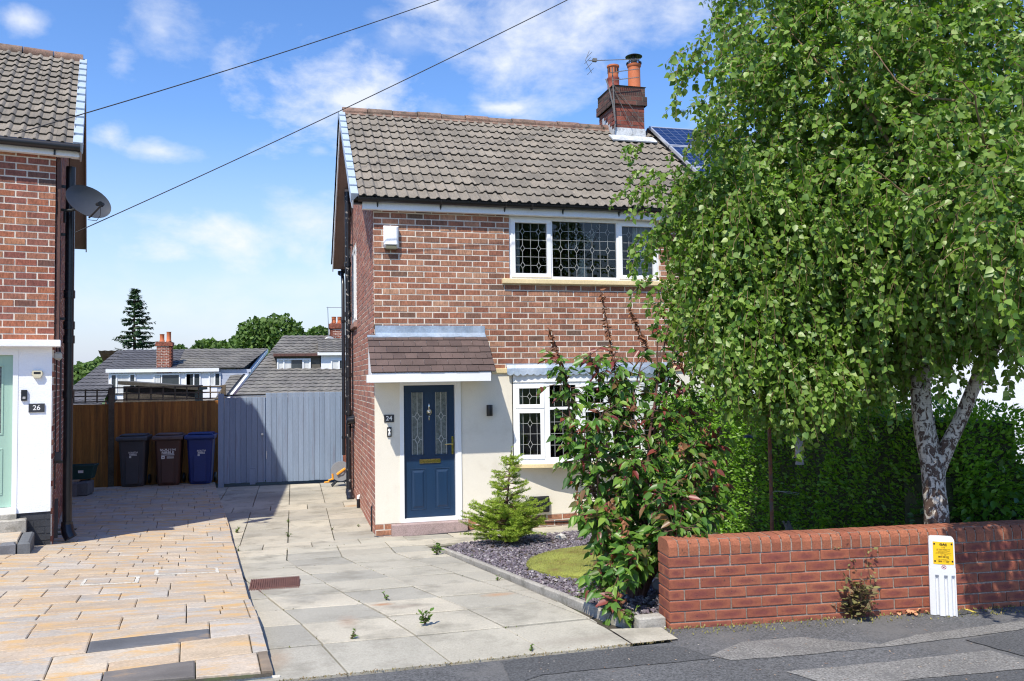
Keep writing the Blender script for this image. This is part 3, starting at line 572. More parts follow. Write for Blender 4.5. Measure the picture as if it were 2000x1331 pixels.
# inset inspection covers of the block paving
for (pa, pb, lab) in (((172, 1137), (272, 1131), 'left recessed paving inspection cover with white mortar edge'), ((312, 1118), (418, 1109), 'right recessed paving inspection cover with white mortar edge')):
    A = onf(*pa, lambda x, y: blockh(x, y)); B = onf(*pb, lambda x, y: blockh(x, y)); mb = MB(); dirx = (B-A); L = dirx.length; L = min(L, .6)
    ang = R(6.5); hh = .30
    for (xa, xb, ya, yb) in ((-.02, L+.02, -.018, .008), (-.02, L+.02, hh-.008, hh+.018), (-.02, .010, .009, hh-.009), (L-.010, L+.02, .009, hh-.009)):
        k = max(1, int(max(xb-xa, yb-ya)/.05))
        for i in range(k):
            if xb-xa > yb-ya: mb.box(xa+(xb-xa)*i/k, xa+(xb-xa)*(i+1)/k, ya+random.uniform(-.005, .005), yb+random.uniform(-.005, .005), 0, .0065, 0)
            else: mb.box(xa+random.uniform(-.005, .005), xb+random.uniform(-.005, .005), ya+(yb-ya)*i/k, ya+(yb-ya)*(i+1)/k, 0, .006, 0)
    mb.box(.014, L*.48, .012, hh-.012, -.002, .0075, 1); mb.box(L*.5, L-.014, .012, hh-.012, -.002, .008, 1)
    ox, oy = A.x, A.y-.20; zo = blockh(ox, oy)
    mb.v = [(x, y, z+blockh(ox+x*math.cos(ang)-y*math.sin(ang), oy+x*math.sin(ang)+y*math.cos(ang))-zo+.004) for x, y, z in mb.v]
    tag(mb.build('inspection_cover', [M['whitemortar'], M['block']], loc=(ox, oy, zo), rz=ang), lab, 'inspection cover')

# ------------------------------------------------------------ brickwork
def bricks(mb, x0, x1, z0, z1, holes=(), axis='x', pos=0, sgn=-1, bw=.2385, bh=.0838, mj=.0165, topfn=None, proud=.004, thick=.12, mortar=True, zorg=0, quoin=0, m=0):
    """stretcher bond; bricks proud of a mortar slab with openings left out"""
    def bx(a0, a1, d0, d1, c0, c1, m_):
        if axis == 'x': mb.box(a0, a1, pos+sgn*max(d0, d1), pos+sgn*min(d0, d1), c0, c1, m_) if sgn > 0 else mb.box(a0, a1, pos-max(d0, d1), pos-min(d0, d1), c0, c1, m_)
        else: mb.box(pos+min(sgn*d0, sgn*d1), pos+max(sgn*d0, sgn*d1), a0, a1, c0, c1, m_)
    r_ = int(math.floor((z0-zorg)/bh)); nrow = int(math.ceil((z1-zorg)/bh))
    for r in range(r_, nrow):
        a = max(z0, zorg+r*bh+mj/2); b = min(z1, zorg+(r+1)*bh-mj/2)
        if b-a < .008: continue
        off = (r % 2)*bw/2; k = -1
        while True:
            xa = x0+quoin+k*bw-off+mj/2+bw; xb = xa+bw-mj; k += 1
            if xa > x1: break
            xa2, xb2 = max(xa, x0), min(xb, x1)
            if xb2-xa2 < .015: continue
            if topfn and (b > topfn(xa2) or b > topfn(xb2)): continue
            segs = [(xa2, xb2)]
            for (h0, h1, g0, g1) in holes:
                if b > g0+.004 and a < g1-.004:
                    ns = []
                    for s0, s1 in segs:
                        if s1 <= h0 or s0 >= h1: ns.append((s0, s1)); continue
                        if s0 < h0: ns.append((s0, h0))
                        if s1 > h1: ns.append((h1, s1))
                    segs = ns
            for s0, s1 in segs:
                if s1-s0 < .012: continue
                j = lambda: random.uniform(-.0024, .0024)
                bx(s0+j(), s1+j(), -.02, proud+random.uniform(-.002, .002), a+j(), b+j(), m)
    if mortar:
        xsn = sorted({x0, x1, *[h for H in holes for h in H[:2]]}); zsn = sorted({z0, z1, *[h for H in holes for h in H[2:]]})
        xsn = [x for x in xsn if x0 <= x <= x1]; zsn = [z for z in zsn if z0 <= z <= z1]
        for i in range(len(xsn)-1):
            for j in range(len(zsn)-1):
                cx, cz = (xsn[i]+xsn[i+1])/2, (zsn[j]+zsn[j+1])/2
                if any(h[0] < cx < h[1] and h[2] < cz < h[3] for h in holes): continue
                bx(xsn[i], xsn[i+1], -thick, 0, zsn[j], zsn[j+1], 1)
def slabwall(mb, x0, x1, z0, z1, holes, y0, y1, m=0):
    xsn = sorted({x0, x1, *[h for H in holes for h in H[:2] if x0 < h < x1]}); zsn = sorted({z0, z1, *[h for H in holes for h in H[2:] if z0 < h < z1]})
    for i in range(len(xsn)-1):
        for j in range(len(zsn)-1):
            cx, cz = (xsn[i]+xsn[i+1])/2, (zsn[j]+zsn[j+1])/2
            if any(h[0] < cx < h[1] and h[2] < cz < h[3] for h in holes): continue
            mb.box(xsn[i], xsn[i+1], y0, y1, zsn[j], zsn[j+1], m)

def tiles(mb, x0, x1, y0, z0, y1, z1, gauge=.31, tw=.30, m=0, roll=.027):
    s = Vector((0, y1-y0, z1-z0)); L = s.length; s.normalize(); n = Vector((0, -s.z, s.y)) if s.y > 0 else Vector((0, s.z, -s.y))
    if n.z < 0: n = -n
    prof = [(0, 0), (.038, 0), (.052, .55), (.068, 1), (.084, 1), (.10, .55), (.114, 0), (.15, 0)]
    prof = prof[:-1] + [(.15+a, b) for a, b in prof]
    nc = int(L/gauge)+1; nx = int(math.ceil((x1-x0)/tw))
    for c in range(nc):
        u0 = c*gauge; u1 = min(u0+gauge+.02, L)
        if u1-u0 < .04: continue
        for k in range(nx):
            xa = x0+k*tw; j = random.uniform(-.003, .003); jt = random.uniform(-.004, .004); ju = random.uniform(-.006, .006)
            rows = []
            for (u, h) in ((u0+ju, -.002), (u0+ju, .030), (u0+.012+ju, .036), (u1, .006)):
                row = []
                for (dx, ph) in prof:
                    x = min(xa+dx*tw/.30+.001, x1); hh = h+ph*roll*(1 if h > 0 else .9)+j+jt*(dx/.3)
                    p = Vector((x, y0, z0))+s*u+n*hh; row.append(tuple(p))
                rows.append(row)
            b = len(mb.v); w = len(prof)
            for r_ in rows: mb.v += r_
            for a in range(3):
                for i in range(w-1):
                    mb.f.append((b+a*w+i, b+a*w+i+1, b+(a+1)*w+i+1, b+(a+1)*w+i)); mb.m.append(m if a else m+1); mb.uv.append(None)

def lead(mb, x0, x1, z0, z1, nc, nr, y, t=.0028, plainv=()):
    def bar(ax, az, bx_, bz):
        a = Vector((ax, 0, az)); b = Vector((bx_, 0, bz)); d = (b-a).normalized(); nrm = Vector((-d.z, 0, d.x))*t
        P = [a-nrm, b-nrm, b+nrm, a+nrm]
        vs = [(p.x, y-.003, p.z) for p in P]+[(p.x, y, p.z) for p in P]
        mb.addf(vs, [(0, 1, 2, 3), (0, 4, 5, 1), (2, 6, 7, 3), (3, 7, 4, 0), (1, 5, 6, 2)])
    cw = (x1-x0)/nc; rh = (z1-z0)/nr; dw, dh = min(cw*.29, .034), min(rh*.2, .06)
    for i in range(1, nc): bar(x0+i*cw, z0, x0+i*cw, z1)
    for v in plainv: bar(x0+(x1-x0)*v, z0, x0+(x1-x0)*v, z1)
    for j in range(1, nr): bar(x0, z0+j*rh, x1, z0+j*rh)
    for i in range(nc):
        cx = x0+(i+.5)*cw
        for j in range(nr):
            cz = z0+(j+.5)*rh
            for a, b in (((cx-dw, cz), (cx, cz+dh)), ((cx, cz+dh), (cx+dw, cz)), ((cx+dw, cz), (cx, cz-dh)), ((cx, cz-dh), (cx-dw, cz))): bar(*a, *b)
            bar(cx, cz+dh, cx, z0+(j+1)*rh); bar(cx, cz-dh, cx, z0+j*rh); bar(x0+i*cw, cz, cx-dw, cz); bar(cx+dw, cz, x0+(i+1)*cw, cz)
def frame(mb, x0, x1, z0, z1, t, y0, y1):
    mb.cham(x0, x1, y0, y1, z0, z0+t, .003); mb.cham(x0, x1, y0, y1, z1-t, z1, .003)
    mb.cham(x0, x0+t, y0+.0015, y1, z0+t-.002, z1-t+.002, .003); mb.cham(x1-t, x1, y0+.0015, y1, z0+t-.002, z1-t+.002, .003)
def window(parent, w, h, lights, loc, rz=0, leading=True, curtain=None, t=.05, name='window'):
    """lights: (x0,x1,z0,z1,sash?,nc,nr,plainv) in window coordinates"""
    mb = MB(); frame(mb, 0, w, 0, h, t, 0, .07); gl = MB(); ld = MB()
    done = set()
    for (x0, x1, z0, z1, sash, nc, nr, pv) in lights:
        if x1 < w-.01 and ('v', x1) not in done: mb.cham(x1-.022, x1+.022, .002, .07, t, h-t, .003); done.add(('v', x1))
        if z1 < h-.01: mb.cham(x0+.02, x1-.02, .003, .07, z1-.02, z1+.02, .003)
        a0 = x0+(.046 if x0 == 0 else .020); a1 = x1-(.046 if x1 >= w-.001 else .020); c0 = z0+(.046 if z0 == 0 else .018); c1 = z1-(.046 if z1 >= h-.001 else .018)
        if sash: frame(mb, a0-.012, a1+.012, c0-.012, c1+.012, .058, -.014, .05); a0 += .044; a1 -= .044; c0 += .044; c1 -= .044
        else: a0 += .012; a1 -= .012; c0 += .012; c1 -= .012
        gl.box(a0-.003, a1+.003, .030, .036, c0-.003, c1+.003)
        if leading: lead(ld, a0, a1, c0, c1, nc, nr, .0295, plainv=pv)
    o = mb.build(name, M['upvc'], parent, loc=loc, rz=rz); gl.build('pane', M['glass'], o)
    if leading: ld.build('leading', M['lead_line'], o)
    if curtain:
        for (a, b) in curtain:
            cm = MB(); n = 26; vs = []
            for i in range(n+1):
                x = a+(b-a)*i/n; yy_ = .16+.018*math.sin(i*1.9); vs.append((x, yy_))
            for i in range(n): cm.face([(vs[i][0], vs[i][1], .03), (vs[i+1][0], vs[i+1][1], .03), (vs[i+1][0], vs[i+1][1], h), (vs[i][0], vs[i][1], h)])
            cm.build('curtain', M['curtain'], o)
    return o
M['lead_line'] = mat('lead_strip', (.38, .39, .38), .5, 0, 1, 0)

# ============================================================ the brick house
HX, HY = 1.10, 11.723
HW, HD = 5.12, 5.95
house = thing('brick_house', 'red brick semi-detached house with cream rendered ground floor, navy front door and brown tiled porch', 'house', (HX, HY, 0))
EY, EZ, RY, RZ, BY, BZ = -.13, 4.765, 2.88, 6.92, 6.02, 4.66
def under(y): return (EZ+(RZ-EZ)*(y-EY)/(RY-EY) if y < RY else RZ+(BZ-RZ)*(y-RY)/(BY-RY)) - .12
UW = (1.99, 4.40, 3.655, 4.60)                              # upper window opening
BAY = (2.0, 4.46, .93, 2.30); DOOR = (.352, 1.232, .19, 2.16)
GW = (3.25, 4.35, 3.24, 4.66)
mb = MB()
bricks(mb, 0, HW, 2.335, 4.66, [UW], 'x', 0, zorg=2.335-.0838*.2)
mb.build('front_brickwork', [M['brick'], M['mortar']], house)
mb = MB(); bricks(mb, 0, HW, -.1, .18, [(.22, 1.29, -.1, .18)], 'x', 0, zorg=.012); mb.build('brick_plinth', [M['brick'], M['mortar']], house)
mb = MB(); bricks(mb, .008, HD, -.12, 7.0, [GW], 'y', 0, -1, zorg=.012, topfn=under)
# mortar backing trimmed under the roof slope
mb.v = mb.v; keep = []
mb2 = MB(); bricks(mb2, .008, HD, -.12, 4.6, [GW], 'y', 0, -1, zorg=.012, topfn=under)
for k in range(40):
    y0 = .008+(HD-.008)*k/40; y1 = .008+(HD-.008)*(k+1)/40; zt = min(under(y0), under(y1))
    if zt > 4.6: 
        if GW[0]-.1 < (y0+y1)/2 < GW[1]+.1: mb2.box(0, .12, y0, y1, GW[3] if GW[0] < (y0+y1)/2 < GW[1] else 4.6, zt, 1)
        else: mb2.box(0, .12, y0, y1, 4.6, zt, 1)
bricks(mb2, .008, HD, 4.6014, 7.0, [GW], 'y', 0, -1, zorg=.012, topfn=under, mortar=False)
mb2.build('gable_brickwork', [M['brickG'], M['mortar']], house)
mb = MB(); slabwall(mb, .001, HW, .18, 2.27, [DOOR, BAY], -.004, .12); mb.build('cream_render', M['render'], house)
mb = MB(); mb.cham(1.66, HW+.02, -.035, .10, 2.268, 2.337, .006); mb.cham(.0, 1.6, -.0, .10, 2.268, 2.337, .004); mb.build('render_band', M['cream'], house)
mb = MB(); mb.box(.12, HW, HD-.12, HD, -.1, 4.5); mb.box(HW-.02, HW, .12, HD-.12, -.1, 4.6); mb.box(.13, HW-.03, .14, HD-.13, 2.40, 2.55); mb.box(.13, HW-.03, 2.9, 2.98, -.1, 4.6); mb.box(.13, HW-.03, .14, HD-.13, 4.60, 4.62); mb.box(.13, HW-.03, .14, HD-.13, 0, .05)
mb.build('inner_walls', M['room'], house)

# roof
mb = MB(); 
def slopebox(mb, x0, x1, a, b, o0, o1, m=0):
    a = Vector((0, *a)); b = Vector((0, *b)); d = (b-a).normalized(); n = Vector((0, -d.z, d.y)); n = n if n.z > 0 else -n
    P = [Vector((x, 0, 0))+p+n*o for x in (x0, x1) for p, o in ((a, o0), (b, o0), (b, o1), (a, o1))]
    mb.addf(P, [(0, 1, 2, 3), (7, 6, 5, 4), (0, 4, 5, 1), (1, 5, 6, 2), (2, 6, 7, 3), (3, 7, 4, 0)], m)
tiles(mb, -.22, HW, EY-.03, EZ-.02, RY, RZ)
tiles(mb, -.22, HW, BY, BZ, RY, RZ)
roof = mb.build('roof_tiles', [M['tile'], M['tileshade']], house)
mb = MB(); slopebox(mb, -.27, HW, (EY, EZ-.01), (RY, RZ-.01), -.05, -.008); slopebox(mb, -.27, HW, (BY, BZ-.01), (RY, RZ-.01), -.05, -.008); mb.build('roof_deck', M['black'], roof)
mb = MB(); x = -.26; i = 0
while x < HW:
    L = .44; seg = []
    for k in range(9):
        t = math.pi*(-.1+1.2*k/8); seg.append((RY-.125*math.cos(t), RZ-.02+.105*math.sin(t)+.012*(i % 2)+random.uniform(-.003, .003)))
    n = len(seg); b = len(mb.v); dz = random.uniform(-.006, .006)
    for xx in (x, x+L-.012):
        for s in (1, .86):
            mb.v += [(xx, RY+(yy_-RY)*s, RZ-.02+(zz-RZ+.02)*s+dz) for yy_, zz in seg]
    for k in range(n-1):
        mb.f += [(b+k, b+k+1, b+2*n+k+1, b+2*n+k), (b+k, b+n+k, b+n+k+1, b+k+1), (b+2*n+k, b+2*n+k+1, b+3*n+k+1, b+3*n+k)]; mb.m += [0]*3; mb.uv += [None]*3
    x += L; i += 1
mb.build('ridge_tiles', M['ridge'], roof)
mb = MB(); slopebox(mb, -.24, HW, (RY-.15, RZ-.085), (RY-.02, RZ+.02), -.02, .02); mb.build('ridge_bedding', M['ridge'], roof)
def verge_units(parent, ya, za, yb, zb, x, n=12):
    mb = MB(); a = Vector((0, ya, za)); b = Vector((0, yb, zb)); d = (b-a); L = d.length; d.normalize(); nr = Vector((0, -d.z, d.y)); nr = nr if nr.z > 0 else -nr
    for k in range(n):
        s0 = L*k/n; s1 = L*(k+1)/n+.03
        P = []
        for s, h in ((s0, .062), (s1, .034)):
            c = a+d*s
            for xx, hh in ((x, -.085), (x, h), (x+.105, h), (x+.105, h-.03)): P.append(Vector((xx, 0, 0))+c+nr*hh)
        mb.addf(P, [(0, 1, 5, 4), (1, 2, 6, 5), (2, 3, 7, 6), (0, 3, 2, 1)])
    return mb.build('verge_trim', M['verge'], parent, bevel=.006)
verge_units(roof, EY-.04, EZ-.02, RY, RZ, -.325)
mb = MB()
tiles(mb, -.33, -.215, BY+.01, BZ-.005, RY+.02, RZ, gauge=.31, tw=.115); mb.build('rear_verge_tiles', [M['gutter'], M['gutter']], roof)
mb = MB(); slopebox(mb, -.285, -.012, (EY, EZ-.05), (RY, RZ-.05), -.075, -.06); slopebox(mb, -.285, -.012, (BY, BZ-.05), (RY, RZ-.05), -.075, -.06)
for xx in (-.19, -.10): slopebox(mb, xx, xx+.006, (BY, BZ-.05), (RY, RZ-.05), -.082, -.075); slopebox(mb, xx, xx+.006, (EY, EZ-.05), (RY, RZ-.05), -.082, -.075)
mb.build('verge_soffit', M['soffit'], house)
mb = MB(); slopebox(mb, -.305, -.286, (EY-.02, EZ-.05), (RY, RZ-.05), -.13, -.01); slopebox(mb, -.305, -.286, (BY, BZ-.05), (RY, RZ-.05), -.15, -.01); mb.build('bargeboard', M['white'], house)
mb = MB(); mb.cham(-.16, HW+.01, -.105, -.085, 4.598, 4.775, .003); mb.box(-.16, HW+.01, -.086, .002, 4.603, 4.612); mb.build('fascia', M['white'], house)
mb = MB()
pts = [(-.22+i*.45, -.158, 4.742+.004*math.sin(i)) for i in range(13)]; pts[-1] = (HW, -.158, 4.74)
n = 9; prof = [(math.cos(t)*.055, math.sin(t)*.055) for t in np.linspace(math.pi, 2*math.pi, n)]
for k in range(len(pts)-1):
    b = len(mb.v)
    for p in (pts[k], pts[k+1]):
        mb.v += [(p[0], p[1]+a, p[2]+c) for a, c in prof]+[(p[0], p[1]+a*.88, p[2]+c*.88) for a, c in prof]
    for i in range(n-1):
        mb.f += [(b+i, b+i+1, b+2*n+i+1, b+2*n+i), (b+n+i, b+3*n+i, b+3*n+i+1, b+n+i+1)]; mb.m += [0, 0]; mb.uv += [None]*2
for x in (.05, .95, 1.9, 2.8, 3.7, 4.6):
    mb.tube([(x, -.158+math.cos(t)*.06, 4.742+math.sin(t)*.06) for t in np.linspace(math.pi, 2*math.pi, 8)], .009, 5); mb.box(x-.012, x+.012, -.10, -.108, 4.65, 4.73)
    mb.tube([(x, -.12, 4.69), (x, -.106, 4.63)], .008, 5)
mb.tube([(2.3, -.158+math.cos(t)*.059, 4.742+math.sin(t)*.059) for t in np.linspace(math.pi, 2*math.pi, 8)], .02, 5)
mb.lathe([(0, 0), (.055, 0), (.055, .012), (0, .012)], (0, 0, 0), 14, Mx=Matrix.Translation((-.225, -.158, 4.74)) @ Matrix.Rotation(R(90), 4, 'Y'))
mb.build('gutter', M['gutter'], house, smooth=True)

# upper window
w, h = UW[1]-UW[0]-.006, UW[3]-UW[2]-.004
s1, s2 = w*.272, w*.720
window(house, w, h, [(0, s1, 0, h, True, 2, 3, ()), (s1, s2, 0, h, False, 4, 3, ()), (s2, w, 0, h, True, 2, 3, ())], (UW[0]+.003, .018, UW[2]+.002), curtain=[(.02, .20), (w-.36, w-.05)])
mb = MB(); mb.cham(1.87, 4.545, -.075, .05, 3.583, 3.656, .008); o = mb.build('window_sill', M['cream'], house)
# bow window
bow = house
x, y = 2.012, -.012; fw_ = .488
pathp = [(x, y)]
for a in (17, 8, 0, -8, -17):
    dx, dy = math.cos(R(-a))*fw_, math.sin(R(-a))*fw_
    hh = 1.155; cs = a in (17, -17, 0)
    window(bow, fw_, hh, [(0, fw_, 0, .765, cs, 1, 2, (.17, .83)), (0, fw_, .765, hh, cs, 1, 1, (.17, .83))], (x, y, .975), rz=R(-a), curtain=[(.03, .14)] if a == 17 else None, name='window')
    x += dx; y += dy; pathp.append((x, y))
def strip(mb, path, o0, o1, z0, z1):
    n = len(path); cx = (path[0][0]+path[-1][0])/2
    P = []
    for (px, py) in path:
        t = (px-cx)/1.25; nx, ny = math.sin(t*.3), -math.cos(t*.3)
        P.append([(px+nx*o, py+ny*o, z) for o, z in ((o0, z0), (o1, z0), (o1, z1), (o0, z1))])
    for k in range(n-1): 
        a, b = P[k], P[k+1]; mb.addf(a+b, [(0, 1, 5, 4), (1, 2, 6, 5), (2, 3, 7, 6), (3, 0, 4, 7)])
    mb.face(P[0]); mb.face(P[-1][::-1])
mb = MB(); strip(mb, pathp, -.10, .03, .935, .975); mb.build('bow_window_sill', M['upvc'], bow)
mb = MB(); strip(mb, [(pathp[0][0]-.02, pathp[0][1]-.0)]+pathp[1:-1]+[(pathp[-1][0]+.02, pathp[-1][1])], -.10, .06, .885, .936); mb.build('bow_window_ledge', M['cream'], bow)
mb = MB(); strip(mb, pathp, -.12, .018, 2.13, 2.30); mb.build('bow_window_head', M['upvc'], bow)
mb = MB()                                                     # scalloped lead apron
hp = [(pathp[0][0]-.10, pathp[0][1]-.01)]+pathp[1:-1]+[(pathp[-1][0]+.10, pathp[-1][1]-.01)]
def along(path, s):
    tot = [0]
    for a, b in zip(path, path[1:]): tot.append(tot[-1]+math.dist(a, b))
    s = s*tot[-1]
    for k in range(len(path)-1):
        if s <= tot[k+1]+1e-9: t = (s-tot[k])/(tot[k+1]-tot[k]); return (path[k][0]+(path[k+1][0]-path[k][0])*t, path[k][1]+(path[k+1][1]-path[k][1])*t)
    return path[-1]
ns = 160; top = [along(hp, i/ns) for i in range(ns+1)]
for i in range(ns):
    (xa, ya), (xb, yb) = top[i], top[i+1]
    sc = lambda k: 2.262-.034*abs(math.sin(math.pi*k/ns*27))**.6+.004*math.sin(k*.4)
    mb.face([(xa, ya-.052, sc(i)), (xb, yb-.052, sc(i+1)), (xb, yb-.045, 2.335), (xa, ya-.045, 2.335)])
    mb.face([(xa, ya-.045, 2.335), (xb, yb-.045, 2.335), (xb, min(yb-.02, -.014), 2.385), (xa, min(ya-.02, -.014), 2.385)])
    mb.face([(xa, min(ya-.02, -.014), 2.385), (xb, min(yb-.02, -.014), 2.385), (xb, -.006, 2.405), (xa, -.006, 2.405)])
mb.build('scalloped_flashing', M['lead'], bow)

# front door
mb = MB(); mb.cham(.352, .408, -.012, .10, .19, 2.16, .004); mb.cham(1.144, 1.232, -.012, .10, .19, 2.16, .004); mb.cham(.406, 1.146, -.010, .10, 2.11, 2.16, .004); mb.cham(.353, 1.231, -.03, .10, .178, .232, .004)
mb.cham(1.175, 1.232, -.022, 0, .19, 2.16, .004)
dfr = mb.build('door_frame', M['upvc'], house)
DX0, DX1, DZ0, DZ1 = .410, 1.142, .236, 2.108
G1, G2 = (.520, .694), (.862, 1.040); GZ = (1.118, 2.008); PZ = (.352, .912)
mb = MB()
holes = [(G1[0], G1[1], *GZ), (G2[0], G2[1], *GZ)]
slabwall(mb, DX0, DX1, DZ0, DZ1, holes, .044, .085)
def moulding(mb, x0, x1, z0, z1, y, w=.016, d=.008):
    for (a, b, c, e) in ((x0-w, x1+w, z0-w, z0), (x0-w, x1+w, z1, z1+w), (x0-w, x0, z0, z1), (x1, x1+w, z0, z1)): mb.cham(a, b, y-d, y+.002, c, e, .004)
for hx in holes: moulding(mb, *hx, .044)
for (a, b) in ((.514, .712), (.860, 1.060)):
    moulding(mb, a, b, *PZ, .044, .012, .005); 
    y = .044
    P = [(a+.016, y, PZ[0]+.016), (b-.016, y, PZ[0]+.016), (b-.016, y, PZ[1]-.016), (a+.016, y, PZ[1]-.016), (a+.04, y-.010, PZ[0]+.045), (b-.04, y-.010, PZ[0]+.045), (b-.04, y-.010, PZ[1]-.045), (a+.04, y-.010, PZ[1]-.045)]
    mb.addf(P, [(0, 1, 5, 4), (1, 2, 6, 5), (2, 3, 7, 6), (3, 0, 4, 7), (4, 5, 6, 7)])
door = mb.build('front_door', M['navy'], house)
gm = MB()
for hx in holes: gm.box(hx[0]-.004, hx[1]+.004, .056, .062, hx[2]-.004, hx[3]+.004)
gm.build('door_glass', M['obscure'], door)
gm = MB()
for (a, b) in (G1, G2):
    cx = (a+b)/2
    for z0_, z1_ in ((1.118, 1.40), (1.40, 1.66), (1.66, 2.008)): pass
    def bar(p, q, t=.0045):
        P0 = Vector((p[0], 0, p[1])); P1 = Vector((q[0], 0, q[1])); d = (P1-P0).normalized(); nr = Vector((-d.z, 0, d.x))*t
        gm.addf([(v.x, .050, v.z) for v in (P0-nr, P1-nr, P1+nr, P0+nr)]+[(v.x, .056, v.z) for v in (P0-nr, P1-nr, P1+nr, P0+nr)], [(0, 1, 2, 3), (0, 4, 5, 1), (2, 6, 7, 3)])
    bar((a+.012, 1.118), (a+.012, 2.008)); bar((b-.012, 1.118), (b-.012, 2.008))
    for cz in (1.335, 1.665):
        bar((cx-.036, cz), (cx, cz+.06)); bar((cx, cz+.06), (cx+.036, cz)); bar((cx+.036, cz), (cx, cz-.06)); bar((cx, cz-.06), (cx-.036, cz)); bar((a+.012, cz), (cx-.036, cz)); bar((cx+.036, cz), (b-.012, cz))
    bar((cx, 1.118), (cx, 1.275)); bar((cx, 1.395), (cx, 1.605)); bar((cx, 1.725), (cx, 2.008))
gm.build('door_leading', M['lead_line'], door)
mb = MB(); mb.cham(.632, .934, .030, .046, .995, 1.055, .006); mb.cham(.665, .900, .026, .032, 1.008, 1.042, .004, 0); mb.build('letter_box', M['brass'], door)
mb = MB(); mb.lathe([(0, 0), (.022, 0), (.030, .012), (.018, .024), (0, .028)], Mx=Matrix.Translation((.776, .044, 1.735)) @ Matrix.Rotation(R(90), 4, 'X'))
mb.tube([(.776+.034*math.cos(t), .022, 1.725+.045*math.sin(t)) for t in np.linspace(R(-230), R(50), 16)], .006, 6)
mb.lathe([(0, .0), (.006, .01), (.012, .05), (.004, .09), (0, .10)], (.776, .036, 1.75), 8); mb.lathe([(0, 0), (.010, .03), (0, .08)], (.776, .036, 1.60), 8); mb.build('door_knocker', M['chrome'], door, smooth=True)
mb = MB(); mb.cham(1.098, 1.126, .034, .046, 1.11, 1.37, .008); mb.tube([(1.112, .04, 1.262), (1.112, -.005, 1.262)], .010, 8); mb.tube([(1.112, -.003, 1.262), (1.06, -.008, 1.264), (.992, -.004, 1.260)], [.010, .009, .007], 8)
mb.lathe([(0, 0), (.011, 0), (.011, .012), (0, .012)], Mx=Matrix.Translation((1.112, .036, 1.165)) @ Matrix.Rotation(R(90), 4, 'X'), n=10); mb.build('door_handle', M['brass'], door, smooth=True)
mb = MB(); mb.cham(.218, 1.287, -.125, .0, -.05, .176, .010); mb.build('door_step', M['stone'], house)

# porch canopy
porch = bpy.data.objects.new('porch_canopy', None); COL.objects.link(porch); porch.parent = house
a = Vector((0, -.61, 2.288)); b = Vector((0, -.02, 2.83)); d = (b-a); L = d.length; d.normalize(); nr = Vector((0, -d.z, d.y)); mb = MB()
for c in range(6):
    g = L/6; off = (c % 2)*.08
    xq = -.105-off
    while xq < 1.62:
        xa, xb = max(xq, -.10+random.uniform(-.003, .003)), min(xq+.162, 1.612+random.uniform(-.004, .004)); xq += .165
        if xb-xa < .02: continue
        s0, s1 = c*g+random.uniform(-.003, .003), (c+1)*g+.01; lf = random.uniform(-.0015, .0015)
        P = [Vector((x_, 0, 0))+a+d*s+nr*h_ for s, h_ in ((s0, .004), (s0, .020+lf), (s1, .006+lf), (s1, -.006)) for x_ in (xa+.001, xb-.001)]
        mb.addf(P, [(0, 1, 3, 2), (2, 3, 5, 4), (0, 2, 4, 6), (1, 7, 5, 3)])
pt = mb.build('canopy_tiles', M['plaintile'], porch)
mb = MB(); P = [Vector((x_, 0, 0))+p for x_ in (-.085, 1.555) for p in (a-nr*.003, b-nr*.003, Vector((0, -.02, 2.17)), Vector((0, -.585, 2.17)))]
mb.addf(P, [(0, 1, 2, 3), (7, 6, 5, 4), (3, 2, 6, 7), (0, 4, 5, 1)]); mb.build('canopy_cheek', M['white'], porch)
mb = MB(); mb.cham(-.088, 1.545, -.605, -.586, 2.158, 2.284, .003); mb.cham(-.155, -.086, -.60, -.50, 2.158, 2.262, .004); mb.build('canopy_fascia', M['upvc'], porch)
mb = MB(); n = 30
for i in range(n):
    xa, xb = -.10+1.70*i/n, -.10+1.70*(i+1)/n; w_ = lambda k: .003*math.sin(k*1.7)+.002*math.sin(k*.6)
    q = [(-.011, 2.962), (-.014+w_(i), 2.86), (-.06, 2.822), (-.085, 2.80+w_(i)), (-.083, 2.79)]
    q2 = [(-.011, 2.962), (-.014+w_(i+1), 2.86), (-.06, 2.822), (-.085, 2.80+w_(i+1)), (-.083, 2.79)]
    for k in range(4):
        if xa < -.005 and k < 2: continue
        mb.face([(xa, *q[k]), (xa, *q[k+1]), (xb, *q2[k+1]), (xb, *q2[k])])
mb.box(-.10, .0, -.06, -.01, 2.80, 2.826)
mb.build('lead_flashing', M['lead'], porch, smooth=True)

# fittings on the front
mb = MB(); mb.cham(.130, .268, -.016, -.004, 1.597, 1.703, .002); pl = mb.build('number_plate', M['slate'], house); text(pl, '24', .199, -.0165, 1.650, .064, M['text'], bold=.02)
mb = MB(); mb.cham(.170, .231, -.028, -.004, 1.393, 1.528, .004); db = mb.build('door_bell', M['plastic_black'], house)
mb = MB(); mb.lathe([(0, 0), (.020, 0), (.020, .003), (0, .003)], Mx=Matrix.Translation((.200, -.028, 1.488)) @ Matrix.Rotation(R(90), 4, 'X'), n=16); mb.cham(.186, .215, -.031, -.027, 1.41, 1.455, .003); mb.cham(.194, .207, -.0315, -.027, 1.45, 1.472, .002); mb.build('bell_button', M['text'], db)
mb = MB(); mb.cham(1.612, 1.646, -.03, -.004, 1.68, 1.78, .004); mb.lathe([(0, 0), (.042, 0), (.045, .004), (.045, .155), (.042, .16), (0, .16)], (1.642, -.075, 1.650), 18); mb.build('wall_light', M['black'], house, smooth=True)
mb = MB(); mb.cham(2.245, 2.525, -.075, -.004, .226, .440, .014); mb.cham(2.268, 2.502, -.082, -.074, .258, .405, .004); mb.cham(2.235, 2.535, -.03, -.004, .216, .450, .006); mb.build('vent_cover', M['plastic_black'], house)
